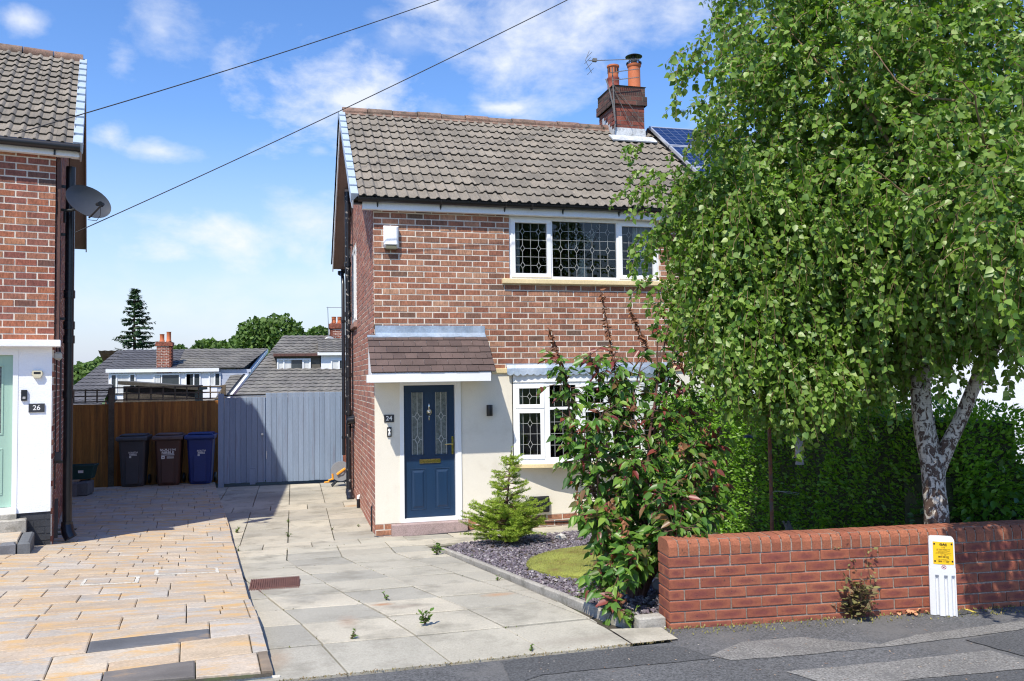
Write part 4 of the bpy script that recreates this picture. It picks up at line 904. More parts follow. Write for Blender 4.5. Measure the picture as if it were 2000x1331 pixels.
# alarm box
A = on(749, 440, 1, HY-.09); B = on(779.5, 487, 1, HY-.09); x0, x1, z1, z0 = A.x-HX, B.x-HX, A.z, B.z
mb = MB(); P = []
for (xa, xb, y, za, zb) in ((x0+.01, x1-.01, -.006, z0+.02, z1-.005), (x0+.002, x1-.002, -.05, z0+.02, z1), (x0, x1-.005, -.075, z0+.06, z1-.012), (x0+.03, x1-.035, -.10, z0+.062, z1-.02)):
    P += [(xa, y, za), (xb, y, za), (xb, y, zb), (xa, y, zb)]
mb.addf(P, [(r*4+i, r*4+(i+1) % 4, r*4+4+(i+1) % 4, r*4+4+i) for r in range(3) for i in range(4)]+[(12, 13, 14, 15)])
ab = mb.build('alarm_box', M['white_render'], house, bevel=.006)
mb = MB(); mb.cham(x0+.035, x1-.035, -.088, -.01, z0-.004, z0+.06, .01); mb.build('alarm_strobe', mat('smoked_strobe', (.16, .15, .09), .3, 0, 1, 0), ab)
# gable side window and its pipes
window(house, 1.10, GW[3]-GW[2]-.01, [(0, .55, 0, 1.41, True, 1, 2, ()), (.55, 1.10, 0, 1.41, True, 1, 2, ())], (.0, GW[1], GW[2]+.005), rz=R(-90), leading=False)
mb = MB(); mb.cham(-.06, .05, GW[0]-.08, GW[1]+.08, GW[2]-.09, GW[2], .006); mb.build('window_sill', mat('stone_sill', (.32, .2, .17), .9, .2, 3, .2), house)
mb = MB(); P = [(-.10, 4.1, .05), (-.10, 4.1, .5), (-.10, 4.1, 5.72)]; mb.tube(P, .052, 14)
for z in (.09, 1.55, 2.25, 2.8, 3.4, 4.35): mb.tube([(-.10, 4.1, z), (-.10, 4.1, z+.09)], .062, 14)
mb.tube([(-.10, 4.1, 5.6), (-.10, 4.1, 5.78)], .058, 14); mb.tube([(-.10, 4.06, .12), (-.09, 3.92, .03), (-.09, 3.8, -.02)], .07, 10)
for z in (1.3, 3.1, 4.75): mb.box(-.11, 0, 4.085, 4.115, z, z+.03)
mb.build('soil_pipe', M['oldpipe'], house, smooth=True)
mb = MB(); mb.lathe([(.055, 0), (.058, .06), (.03, .075), (0, .078)], (-.10, 4.1, 5.76), 12); mb.build('soil_pipe_cap', mat('old_cap', (.42, .36, .3), .8), house)
mb = MB(); mb.tube([(-.10, 5.7, .66), (-.10, 5.7, 4.2), (-.10, 5.85, 4.38), (-.12, 6.05, 4.5)], .036, 12)
for z in (1.0, 2.3, 3.4): mb.tube([(-.10, 5.7, z), (-.10, 5.7, z+.05)], .044, 12)
mb.tube([(-.12, 6.05, 4.52), (.6, 6.05, 4.56)], .055, 10); mb.lathe([(.03, 0), (.07, .03), (.07, .10)], (-.12, 6.05, 4.42), 12); mb.build('rear_downpipe', M['pipe'], house, smooth=True)
mb = MB(); mb.tube([(0, 4.1, 1.47), (-.04, 4.1, 1.47), (-.10, 4.1, 1.46)], [.085, .08, .075], 14); mb.tube([(-.004, 3.95, 1.47), (-.02, 3.85, 1.46), (-.09, 3.95, 1.45), (-.10, 4.08, 1.40)], .055, 12)
for k in range(5): mb.tube([(-.004, 3.86+k*.022, 1.46), (-.095, 3.90+k*.03, 1.45)], .066, 12)
mb.build('waste_branch', M['pipe'], house, smooth=True)
mb = MB(); mb.tube([(-.03, 2.75, .16), (-.03, 2.75, -.05)], .028, 10, 0); mb.tube([(-.03, 2.75, .16), (-.03, 2.75, .20), (0, 2.75, .215)], .026, 10, 1); mb.build('overflow_pipe', [M['pipe'], M['text']], house, smooth=True)
mb = MB(); mb.tube([(-.015, .42, .0), (-.015, .42, .36), (0, .42, .38)], .012, 8, 0); mb.build('cable_conduit', M['pipe'], house, smooth=True)
mb = MB(); mb.tube([(-.012, 4.32, .1), (-.012, 4.32, 4.2)], .009, 6, 0); mb.build('wall_cable', M['pipe'], house, smooth=True)
mb = MB(); pts = [(-.0-.015, .01-.02, .012), (.1, -.10, .008), (.6, -.15, .012), (1.25, -.14, .03), (1.6, -.02, .06), (2.2, -.012, .075), (2.9, -.012, .06), (4.4, -.014, .08)]
mb.tube(pts, .008, 6); mb.build('wall_cable', M['cable'], house)

# chimney
ch = bpy.data.objects.new('chimney', None); COL.objects.link(ch); ch.parent = house
cx0, cx1, cy0, cy1 = on(1200, 215, 1, HY+2.50).x-HX, on(1258, 215, 1, HY+2.50).x-HX, 2.50, 3.28
mb = MB()
def ringbricks(mb, x0, x1, y0, y1, z0, z1, zorg=0):
    bricks(mb, x0, x1, z0, z1, (), 'x', y0, -1, zorg=zorg, bh=.0838, mj=.012); bricks(mb, y0+.01, y1, z0, z1, (), 'y', x0, -1, zorg=zorg)
    bricks(mb, y0+.01, y1, z0, z1, (), 'y', x1, 1, zorg=zorg); mb.box(x0+.01, x1-.01, y0+.13, y1, z0, z1, 1)
ringbricks(mb, cx0, cx1, cy0, cy1, 6.5, 7.30, zorg=6.5)
mb.build('stack', [M['chimbrick'] if 'chimbrick' in M else mat('chimney_brick', [(.19, .05, .035), (.25, .07, .045), (.13, .045, .035), (.22, .06, .04), (.08, .045, .038)], .9, .25, 5, .3, 70, .5, 70, .008), mat('dark_mortar', (.18, .15, .13), .95, .2)], ch)
mb = MB(); k = .045
ringbricks(mb, cx0-k, cx1+k, cy0-k, cy1+k, 7.30, 7.47, zorg=7.30); ringbricks(mb, cx0-k*.4, cx1+k*.4, cy0-k*.4, cy1+k*.4, 7.472, 7.66, zorg=7.472)
mb.build('corbel', [mat('sooty_brick', [(.075, .05, .04), (.12, .06, .045), (.16, .055, .04), (.055, .042, .036)], .9, .25, 5, .3, 70, .5, 70, .008), mat('sooty_mortar', (.12, .11, .09), .95, .2)], ch)
mb = MB()
P = [(cx0-.04, cy0-.04, 7.66), (cx1+.04, cy0-.04, 7.66), (cx1+.04, cy1, 7.66), (cx0-.04, cy1, 7.66), (cx0+.14, cy0+.14, 7.71), (cx1-.14, cy0+.14, 7.71), (cx1-.14, cy1-.14, 7.71), (cx0+.14, cy1-.14, 7.71)]
mb.addf(P, [(0, 1, 5, 4), (1, 2, 6, 5), (2, 3, 7, 6), (3, 0, 4, 7), (4, 5, 6, 7)]); mb.build('flaunching', M['concrete'], ch)
mb = MB(); mb.cham(cx0-.012, cx1+.012, cy0-.02, cy0-.006, 6.62, 6.86, .003)
for i in range(6): mb.addf([(cx0-.02, cy0+i*.1-.02, 6.60+i*.07), (cx0-.02, cy0+(i+1)*.1-.02, 6.60+i*.07), (cx0-.02, cy0+(i+1)*.1-.02, 6.86+i*.07-.02), (cx0-.02, cy0+i*.1-.02, 6.86+i*.07-.02)], [(3, 2, 1, 0)])
slopebox(mb, cx0-.14, cx1+.14, (cy0-.22, RZ+(cy0-.22-RY)*.716), (cy0-.01, RZ+(cy0-.01-RY)*.716), .05, .075)
mb.build('lead_flashing', mat('whitened_lead', (.50, .52, .54), .6, .2, 5, .15, 40, dirt=(.25, .25, .24), dirt_scale=8, dirt_lo=.55, dirt_hi=.7), ch)
mb = MB(); c = (on(1198, 170, 1, HY+2.88).x-HX, 2.88, 7.68); mb.lathe([(.125, 0), (.13, .02), (.115, .05), (.112, .22), (.12, .235), (.12, .26), (.10, .27)], c, 20, 1)
mb.lathe([(.095, .25), (.105, .27), (.10, .30), (.102, .46), (.12, .475), (.12, .505), (.10, .51), (.07, .51)], c, 20, 0)
pot = mb.build('chimney_pot', [M['terracotta'], M['terracotta2']], ch, smooth=True)
mb = MB()
for k in range(12):
    t = 2*math.pi*k/12; Mx = Matrix.Translation((c[0], c[1], c[2]+.36)) @ Matrix.Rotation(t, 4, 'Z'); mb.box(.098, .108, -.010, .010, 0, .085, 0, Mx)
mb.build('pot_slots', M['black'], ch)
mb = MB(); c = (on(1239, 170, 1, HY+2.88).x-HX, 2.88, 7.68); mb.lathe([(.135, 0), (.135, .02), (.122, .06), (.118, .50), (.135, .52), (.138, .56), (.12, .57), (.09, .57)], c, 22, 0)
pot = mb.build('chimney_pot', [M['terracotta']], ch, smooth=True)
mb = MB(); mb.lathe([(.15, .575), (.15, .60), (.10, .61)], c, 22)
for t in (0, 2.1, 4.2): mb.tube([(c[0]+.10*math.cos(t), c[1]+.10*math.sin(t), c[2]+.59), (c[0]+.11*math.cos(t), c[1]+.11*math.sin(t), c[2]+.72)], .008, 6)
mb.lathe([(.06, .58), (.06, .70)], c, 14); mb.lathe([(.165, .715), (.165, .722), (.10, .752), (0, .765)], c, 22); mb.lathe([(.165, .715), (0, .72)], c, 22); mb.build('cowl', M['black'], ch, smooth=True)
# aerial strapped to the stack
mb = MB(); a0 = Vector((4.60, 2.38, 7.60))
mb.tube([(4.70, 2.40, 6.95), (4.66, 2.40, 7.95)], .013, 6); 
for z, xe in ((7.95, 5.62), (7.78, 5.55), (7.70, 5.52)): pass
for z0, z1, xs0, xs1 in ((8.03, 8.15, 4.18, 5.20), (7.84, 7.96, 4.60, 5.18), (7.70, 7.80, 4.64, 5.18)):
    mb.tube([(xs0, 2.36, z0), (xs1, 2.36, z1)], .008, 5)
    for i in range(11):
        t = .25+.75*i/10; x = xs0+(xs1-xs0)*t; z = z0+(z1-z0)*t; mb.tube([(x-.02, 2.30, z-.03), (x+.02, 2.42, z+.035)], .004, 4)
for dz in (-.22, -.11, 0, .11): mb.tube([(4.16+abs(dz)*.25, 2.20, 8.03+dz*.9), (4.16+abs(dz)*.25, 2.52, 8.03+dz*.9)], .005, 4)
mb.tube([(4.20, 2.36, 8.22), (4.12, 2.36, 8.03), (4.24, 2.36, 7.80)], .005, 4); mb.cham(4.26, 4.34, 2.33, 2.39, 8.02, 8.08, .004)
mb.tube([(4.55, 2.45, 7.75), (4.60, 2.44, 7.6), (4.66, 2.42, 7.3), (4.72, 2.43, 6.95), (4.70, 2.44, 6.8)], .014, 6)
mb.tube([(4.66, 2.40, 7.66), (5.30, 2.44, 6.95)], .006, 5); mb.tube([(4.66, 2.40, 7.60), (5.05, 2.44, 6.88)], .006, 5)
mb.build('aerial', mat('aerial_alloy', (.16, .155, .15), .5, .2, 5, .2), ch)

# vase on the bedroom sill, seen through the glass
mb = MB(); c = (0, 0, 0); mb.lathe([(0, 0), (.055, 0), (.075, .05), (.085, .14), (.07, .26), (.045, .34), (.05, .37)], c, 20)
vs = thing('vase', 'tall patterned vase of dried stems behind the leaded upstairs window', 'vase', (HX+3.21, HY+.23, 3.632))
sh = MB(); sh.box(2.0, 4.4, .10, .50, 3.60, 3.63); sh.build('inner_sill', M['white'], house)
mb.build('vase_body', M['ceramic'], vs, smooth=True)
mb = MB(); LP, LDs = [], []
for k in range(12):
    a = random.uniform(-.30, .30); hgt = random.uniform(.25, .6); pts = [(0, 0, .36), (a*.4, -.03, .36+hgt*.5), (a, -.05, .36+hgt)]; mb.tube(pts, .003, 4)
    for i in range(16):
        t = random.uniform(.35, 1); p = Vector(pts[1]).lerp(Vector(pts[2]), (t-.35)/.65); LP.append(p+Vector((random.uniform(-.03, .03), random.uniform(-.03, .03), random.uniform(-.03, .03)))); LDs.append((random.uniform(-1, 1), random.uniform(-1, 1), random.uniform(-.2, 1)))
mb.build('stems', M['oldwood'], vs); leafmesh('dried_flowers', LP, LDs, rv(len(LP)), [.03]*len(LP), mat('dried_flower', (.62, .60, .54), .9), vs, 'round')

# ============================================================ attached neighbour
nb = thing('white_rendered_house', 'white rendered attached house with solar panels, mostly hidden behind the birch tree', 'house', (HX+HW, HY, 0))
NW = 7.0
NWIN = (1.0, 3.4, 3.655, 4.60); NB = (1.2, 3.6, .95, 2.15)
mb = MB(); slabwall(mb, .004, NW, -.1, 2.75, [NB], -.006, .12); mb.build('white_render', M['white_render'], nb)
mb = MB(); bricks(mb, .004, NW, 2.75, 4.66, [NWIN], 'x', 0, zorg=2.335-.0838*.2); mb.build('front_brickwork', [M['brick'], M['mortar']], nb)
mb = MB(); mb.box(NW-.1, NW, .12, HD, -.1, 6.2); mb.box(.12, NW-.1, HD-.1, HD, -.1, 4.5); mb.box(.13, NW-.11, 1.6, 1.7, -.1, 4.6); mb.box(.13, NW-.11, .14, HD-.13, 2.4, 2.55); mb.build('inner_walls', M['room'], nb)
for hx in (NWIN, NB):
    w, h = hx[1]-hx[0]-.006, hx[3]-hx[2]-.006; window(nb, w, h, [(0, w*.3, 0, h, True, 2, 3, ()), (w*.3, w*.7, 0, h, False, 4, 3, ()), (w*.7, w, 0, h, True, 2, 3, ())], (hx[0]+.003, .018, hx[2]+.003), leading=False)
mb = MB(); tiles(mb, .004, NW+.2, EY-.03, EZ-.02, RY, RZ); tiles(mb, .004, NW+.2, BY, BZ, RY, RZ); nr_ = mb.build('roof_tiles', [M['tile'], M['tileshade']], nb)
mb = MB(); slopebox(mb, .004, NW+.2, (EY, EZ-.01), (RY, RZ-.01), -.05, -.008); slopebox(mb, .004, NW+.2, (BY, BZ-.01), (RY, RZ-.01), -.05, -.008); mb.build('roof_deck', M['black'], nr_)
mb = MB(); mb.tube([(.45, RY, RZ), (NW+.2, RY, RZ)], .10, 12); mb.build('ridge_tiles', M['ridge'], nr_)
mb = MB(); mb.cham(.011, NW+.1, -.105, -.085, 4.598, 4.775, .003); mb.build('fascia', M['white'], nb)
mb = MB(); mb.tube([(.005, -.158, 4.735), (NW+.2, -.158, 4.735)], .05, 10); mb.build('gutter', M['gutter'], nb, smooth=True)
sd_ = Vector((0, RY-EY, RZ-EZ)); SL = sd_.length; sd_.normalize(); sn = Vector((0, -sd_.z, sd_.y))
for i in range(4):
    for j in range(3):
        mb = MB(); x0 = .42+i*1.03; u1 = SL-.05-j*1.06; u0 = u1-1.03
        def P_(x, u, h): return tuple(Vector((x, 0, 0))+Vector((0, EY, EZ))+sd_*u+sn*h)
        a = .035
        for (xa, xb, ua, ub) in ((x0, x0+1, u0, u0+a), (x0, x0+1, u1-a, u1), (x0, x0+a, u0+a, u1-a), (x0+1-a, x0+1, u0+a, u1-a)):
            vs_ = [P_(xa, ua, .10), P_(xb, ua, .10), P_(xb, ub, .10), P_(xa, ub, .10), P_(xa, ua, .15), P_(xb, ua, .15), P_(xb, ub, .15), P_(xa, ub, .15)]
            mb.addf(vs_, [(4, 5, 6, 7), (0, 1, 5, 4), (1, 2, 6, 5), (2, 3, 7, 6), (3, 0, 4, 7), (3, 2, 1, 0)], 0)
        mb.face([P_(x0+a, u0+a, .142), P_(x0+1-a, u0+a, .142), P_(x0+1-a, u1-a, .142), P_(x0+a, u1-a, .142)], 1, [(0, 0), (.936, 0), (.936, .936), (0, .936)])
        mb.build('solar_panel', [M['solar_frame'], M['solar']], nb)

# ============================================================ the house on the left
LB = .30
lh = thing('orange_brick_house', 'orange brick house at the left edge with sage green door and satellite dish', 'house', (LHOUSE.x, LHOUSE.y, 0), LA)
def lloc(p):
    dx, dy = p[0]-LHOUSE.x, p[1]-LHOUSE.y; return Vector((dx*math.cos(LA)+dy*math.sin(LA), -dx*math.sin(LA)+dy*math.cos(LA), p[2]))
def onl(u, v, ax, val):
    d = ray(u, v); ex = Vector((math.cos(LA), math.sin(LA), 0)); ey = Vector((-math.sin(LA), math.cos(LA), 0)); n = (ex, ey, Vector((0, 0, 1)))[ax]
    o = Vector((LHOUSE.x, LHOUSE.y, 0)); t = (val-(CP-o).dot(n))/d.dot(n); return lloc(CP+d*t)
LW = 4.6; LD = 7.4
lEY, lEZ, lRY, lRZ, lBY, lBZ = -.13, 5.16, 3.75, 7.62, 7.55, 5.10
def lunder(y): return (lEZ+(lRZ-lEZ)*(y-lEY)/(lRY-lEY) if y < lRY else lRZ+(lBZ-lRZ)*(y-lRY)/(lBY-lRY)) - .12
LDOOR = (-1.36, -.372, .70, 2.62)
mb = MB(); bricks(mb, -LW, 0, 2.74, 5.05, [], 'x', 0, zorg=2.74-.0838*.1); mb.build('front_brickwork', [M['brickL'], M['mortarL']], lh)
mb = MB(); slabwall(mb, -LW, -.016, .655, 2.66, [LDOOR], -.03, .12); mb.build('white_render', M['white_render'], lh)
mb = MB(); slabwall(mb, -LW, -.016, -.1, .655, [], -.012, .12); bricks(mb, -LW, -.016, .05, .655, [], 'x', -.012, mortar=False, zorg=.05); mb.build('black_plinth', mat('black_masonry_paint', (.035, .038, .045), .6, .2, 5, .2, 60, .3, 60, .006), lh)
mb = MB(); bricks(mb, .008, LD, -.1, 5.04, [], 'y', 0, 1, zorg=.02, topfn=lunder)
for k in range(30):
    y0 = .008+(LD-.008)*k/30; y1 = .008+(LD-.008)*(k+1)/30; zt = min(lunder(y0), lunder(y1))
    if zt > 5.04: mb.box(-.12, 0, y0, y1, 5.04, zt, 1)
bricks(mb, .008, LD, 5.0414, 7.4, [], 'y', 0, 1, zorg=.02, topfn=lunder, mortar=False)
mb.build('gable_brickwork', [M['brickL'], M['mortarL']], lh)
mb = MB(); mb.box(-LW, -LW+.1, .12, LD, 0, 6.5); mb.box(-LW+.1, -.12, LD-.1, LD, 0, 5.0); mb.box(-LW+.1, -.13, .13, LD-.1, 2.6, 2.7); mb.box(-LW+.1, -.13, 1.2, 1.3, 0, 2.6); mb.build('inner_walls', M['room'], lh)
mb = MB(); tiles(mb, -LW-.2, .20, lEY-.03, lEZ-.02, lRY, lRZ, gauge=.325); tiles(mb, -LW-.2, .20, lBY, lBZ, lRY, lRZ, gauge=.325); lroof = mb.build('roof_tiles', [M['tile'], M['tileshade']], lh)
mb = MB(); slopebox(mb, -LW-.2, .23, (lEY, lEZ-.01), (lRY, lRZ-.01), -.05, -.008); slopebox(mb, -LW-.2, .23, (lBY, lBZ-.01), (lRY, lRZ-.01), -.05, -.008); mb.build('roof_deck', M['black'], lroof)
mb = MB(); x = .24
while x > -LW:
    mb.tube([(x-.425, lRY, lRZ-.01+random.uniform(-.008, .008)), (x, lRY, lRZ-.01+random.uniform(-.008, .008))], [.10, .112], 12); x -= .44
mb.build('ridge_tiles', M['ridge'], lroof, smooth=True)
mb = MB(); a = Vector((0, lEY-.04, lEZ-.02)); b = Vector((0, lRY, lRZ)); dd = b-a; L = dd.length; dd.normalize(); nr = Vector((0, -dd.z, dd.y))
for k in range(12):
    P = []
    for s, h in ((L*k/12, .066), (L*(k+1)/12+.03, .034)):
        c = a+dd*s
        for xx, hh in ((.30, -.085), (.30, h), (.19, h), (.19, h-.03)): P.append(Vector((xx, 0, 0))+c+nr*hh)
    mb.addf(P, [(1, 0, 4, 5), (2, 1, 5, 6), (3, 2, 6, 7), (0, 1, 2, 3)])
mb.build('verge_trim', M['verge'], lroof, bevel=.006)
mb = MB(); slopebox(mb, .265, .285, (lEY-.02, lEZ-.05), (lRY, lRZ-.05), -.15, -.01); slopebox(mb, .265, .285, (lBY, lBZ-.05), (lRY, lRZ-.05), -.15, -.01); mb.build('bargeboard', M['soffit'], lh)
mb = MB(); slopebox(mb, .012, .264, (lEY, lEZ-.05), (lRY, lRZ-.05), -.075, -.06); slopebox(mb, .012, .264, (lBY, lBZ-.05), (lRY, lRZ-.05), -.075, -.06); mb.build('verge_soffit', M['soffit'], lh)
mb = MB(); mb.cham(-LW-.1, .20, -.105, -.085, 5.03, 5.165, .003); mb.box(-LW-.1, .20, -.086, .002, 5.034, 5.044); mb.cham(.17, .262, -.10, .02, 5.03, 5.16, .003); mb.build('fascia', M['white'], lh)
mb = MB(); mb.tube([(-LW-.1, -.158, 5.145), (.25, -.158, 5.135)], .052, 10); mb.box(-.02, 0, -.12, -.10, 5.03, 5.1); mb.tube([(.24, -.158, 5.135), (.27, -.158, 5.135)], .058, 10); mb.build('gutter', M['gutter'], lh, smooth=True)
mb = MB(); mb.cham(.012, .055, .02, .30, 2.74, 5.03, .004); mb.build('corner_board', M['darkwood'], lh)
mb = MB(); mb.tube([(.155, .34, .32), (.155, .34, 5.0)], .055, 14)
for z in (.36, 2.02, 2.72, 3.3, 2.9): mb.tube([(.155, .34, z), (.155, .34, z+.10)], .068, 14)
mb.tube([(.155, .34, .40), (.17, .30, .32), (.2, .28, .26)], .075, 12)
for z in (1.2, 4.1, 4.72): mb.box(.0, .15, .325, .355, z, z+.035)
mb.box(.03, .20, .31, .37, 3.02, 3.05)
mb.build('soil_pipe', M['pipe'], lh, smooth=True)
mb = MB(); mb.tube([(.075, .10, 1.35), (.075, .10, 2.55), (.05, .10, 2.7), (.05, .10, 4.0), (.02, .1, 4.05)], .012, 8); mb.tube([(.02, .16, .9), (.03, .16, 3.6)], .008, 6); mb.cham(.02, .09, .07, .13, 1.25, 1.36, .005); mb.cham(.02, .06, .12, .16, .30, .78, .004); mb.build('wall_cables', M['cable'], lh, smooth=True)
mb = MB(); mb.cham(.005, .09, .02, .09, 2.50, 2.60, .02); mb.build('security_light', mat('old_plastic', (.42, .41, .38), .5), lh)
mb = MB(); mb.cham(-1.8, .078, -.20, .0, 2.655, 2.738, .008); mb.build('canopy_slab', M['white_render'], lh)
# door
mb = MB(); x0, x1, z0, z1 = LDOOR
mb.cham(x1-.055, x1, -.035, .09, z0, z1, .004); mb.cham(x0, x0+.055, -.035, .09, z0, z1, .004); mb.cham(x0+.05, x1-.05, -.034, .09, z1-.06, z1, .004); mb.cham(x0, x1, -.05, .09, z0-.045, z0+.03, .004); mb.build('door_frame', M['upvc'], lh)
mb = MB(); a0, a1, c0, c1 = x0+.055, x1-.055, z0+.035, z1-.06; slabwall(mb, a0, a1, c0, c1, [(a1-.30, a1-.12, 1.62, 2.42), (a0+.12, a0+.30, 1.62, 2.42)], .02, .07)
for (m0, m1) in ((a1-.30, a1-.12), (a0+.12, a0+.30)): moulding(mb, m0, m1, 1.62, 2.42, .02, .02, .008); moulding(mb, m0, m1, .90, 1.42, .02, .02, .008); mb.cham(m0+.03, m1-.03, .008, .021, .94, 1.38, .006)
ld_ = mb.build('front_door', M['mint'], lh)
mb = MB(); [mb.box(m0, m1, .035, .04, 1.62, 2.42) for (m0, m1) in ((a1-.30, a1-.12), (a0+.12, a0+.30))]; mb.build('door_glass', M['obscure'], ld_)
mb = MB(); mb.cham(-1.6, -.262, -.22, -.03, .44, .60, .008); mb.cham(-1.5, -.37, -.09, -.028, .598, .66, .006); mb.build('door_step', M['concrete'], lh)
# fittings
A = onl(56, 789, 1, -.03); B = onl(87, 805, 1, -.03); mb = MB(); mb.cham(A.x, B.x, -.046, -.03, B.z, A.z, .002); pl = mb.build('number_plate', M['slate'], lh); text(pl, '26', (A.x+B.x)/2, -.0465, (A.z+B.z)/2, .060, M['text'], bold=.01)
A = onl(41.5, 762, 1, -.03); B = onl(53, 783, 1, -.03); mb = MB(); mb.cham(A.x, B.x, -.055, -.03, B.z, A.z, .004); db = mb.build('door_bell', M['plastic_black'], lh)
mb = MB(); mb.cham((A.x+B.x)/2-.015, (A.x+B.x)/2+.015, -.058, -.054, B.z+.02, B.z+.05, .003); mb.build('bell_button', mat('grey_button', (.35, .35, .35), .4), db)
A = onl(62, 724, 1, -.03); B = onl(84, 739, 1, -.03); cx, cz = (A.x+B.x)/2, (A.z+B.z)/2; w, h = (B.x-A.x)/2, (A.z-B.z)/2; mb = MB()
hexp = [(-w, -h*.1), (-w*.6, -h), (w*.6, -h), (w, -h*.1), (w, h*.5), (w*.85, h), (-w*.85, h), (-w, h*.5)]
mb.addf([(cx+a, -.03, cz+b) for a, b in hexp]+[(cx+a*.9, -.07, cz+b*.9) for a, b in hexp], [tuple(range(8, 16))]+[(i, (i+1) % 8, 8+(i+1) % 8, 8+i) for i in range(8)]); ho = mb.build('old_bell_box', mat('yellowed_plastic', (.62, .57, .42), .5), lh)
mb = MB(); mb.cham(cx-w*.6, cx+w*.6, -.072, -.066, cz+h*.05, cz+h*.6, .002); mb.build('bell_box_panel', M['black'], ho)
# satellite dish on its bracket
dish = bpy.data.objects.new('satellite_dish', None); COL.objects.link(dish); dish.parent = lh
dc = onl(169.5, 398, 1, -.12); cpos = Vector(dc)
fwd = (Vector((.42, -1, .30))).normalized()                       # way the bowl faces
side = Vector((0, 0, 1)).cross(fwd).normalized(); upv = fwd.cross(side)
mb = MB(); n = 28; rings = 7; vs = []; aw, ah = .275, .205
tiltc, tilts = math.cos(R(-18)), math.sin(R(-18))
for layer in (0, -.008):
    for r in range(1, rings+1):
        for k in range(n):
            t = 2*math.pi*k/n; q = r/rings; X = aw*q*math.cos(t); Y = ah*q*math.sin(t); X, Y = X*tiltc-Y*tilts, X*tilts+Y*tiltc
            vs.append(cpos+side*X+upv*Y+fwd*(.065*q*q+layer))
    vs.append(cpos+fwd*layer)
Lc = rings*n+1; fs = []
for l in (0, 1):
    o = l*Lc
    for r in range(rings-1):
        for k in range(n): fs.append((o+r*n+k, o+r*n+(k+1) % n, o+(r+1)*n+(k+1) % n, o+(r+1)*n+k))
    for k in range(n): fs.append((o+Lc-1, o+k, o+(k+1) % n))
for k in range(n): fs.append(((rings-1)*n+k, (rings-1)*n+(k+1) % n, Lc+(rings-1)*n+(k+1) % n, Lc+(rings-1)*n+k))
mb.addf(vs, fs); mb.build('dish_bowl', mat('mesh_dish', (.055, .06, .07), .45, .05, 3, .1, 120), dish, smooth=True)
mb = MB(); lnb = cpos+fwd*.30-upv*.13+side*.03
mb.tube([cpos-upv*.20+fwd*.02, cpos-upv*.20+fwd*.18, lnb-upv*.03], .011, 8); mb.tube([lnb, lnb-fwd*.09+upv*.03], [.03, .022], 12); mb.tube([lnb+side*.03, lnb+side*.03-fwd*.05], .02, 8)
mb.tube([lnb-upv*.02, lnb-upv*.14-fwd*.05, lnb-upv*.16-fwd*.16, cpos-upv*.21-fwd*.02], .004, 5); mb.build('receiver_arm', M['black'], dish, smooth=True)
mb = MB(); mb.tube([cpos-fwd*.01, cpos-fwd*.12, Vector((.17, .1, cpos.z-.06)), Vector((.02, .1, cpos.z-.06))], .018, 8); mb.cham(.008, .03, .02, .18, cpos.z-.14, cpos.z+.03, .003); mb.tube([Vector((.10, .1, cpos.z-.06)), Vector((.10, .1, cpos.z-.22))], .015, 8); mb.build('wall_bracket', M['black'], dish, smooth=True)
# paved doorstep in front
st = thing('entrance_step', 'low step of buff paving edged in charcoal kerb blocks before the green door', 'step', (LHOUSE.x, LHOUSE.y, 0), LA)
mb = MB(); mb.cham(-1.7, -.30, -.86, -.222, .2, .468, .008); mb.build('tread', M['block'], st)
mb = MB()
for i in range(10): mb.cham(-1.8+i*.16-.10, -1.8+i*.16+.052, -.99, -.865, .22, .462, .02)
for i in range(1): mb.cham(-.292, -.17, -.98, -.25, .22, .462, .02)
mb.build('kerb_blocks', M['kerbblock'], st)
st = thing('corner_planter', 'low block planter ledge in shade beside the black drainpipe, under the green box', 'planter', (0, 0, 0))
A = onf(118, 972, blockh); B = onf(171, 970, blockh); w = B.x-A.x; z = blockh(B.x, B.y)
mb = MB(); mb.cham(A.x, A.x+w*.62, B.y, B.y+.5, z, z+.27, .02); mb.cham(A.x+w*.63, A.x+w, B.y, B.y+.5, z, z+.27, .03); mb.build('kerb_blocks', M['kerbblock'], st)
mb = MB(); mb.cham(A.x-.3, A.x+w*.6, B.y+.1, B.y+.7, z+.27, z+.30, .006); mb.build('capping', M['block'], st)
bx = thing('recycling_box', 'dark green recycling box on the shaded ledge at the brown fence', 'box', (A.x+.28, B.y+.36, z+.301))
mb = MB(); P = []
for (zz, sx, sy) in ((0, .19, .15), (.25, .24, .19), (.25, .22, .17), (.02, .17, .13)): P += [(-sx, -sy, zz), (sx, -sy, zz), (sx, sy, zz), (-sx, sy, zz)]
mb.addf(P, [(r*4+i, r*4+(i+1) % 4, r*4+4+(i+1) % 4, r*4+4+i) for r in range(3) for i in range(4)]+[(12, 13, 14, 15), (3, 2, 1, 0)]); mb.build('tub', M['boxgreen'], bx, bevel=.006)
mb = MB(); frame_ = [(-.25, .25, -.20, -.18), (-.25, .25, .18, .20), (-.25, -.23, -.18, .18), (.23, .25, -.18, .18)]
for f_ in frame_: mb.cham(*f_, .235, .26, .004)
mb.build('rim', M['boxgreen'], bx); mb = MB(); mb.cham(-.03, .06, -.192, -.186, .12, .17, .001); mb.build('sticker', M['postwhite'], bx)

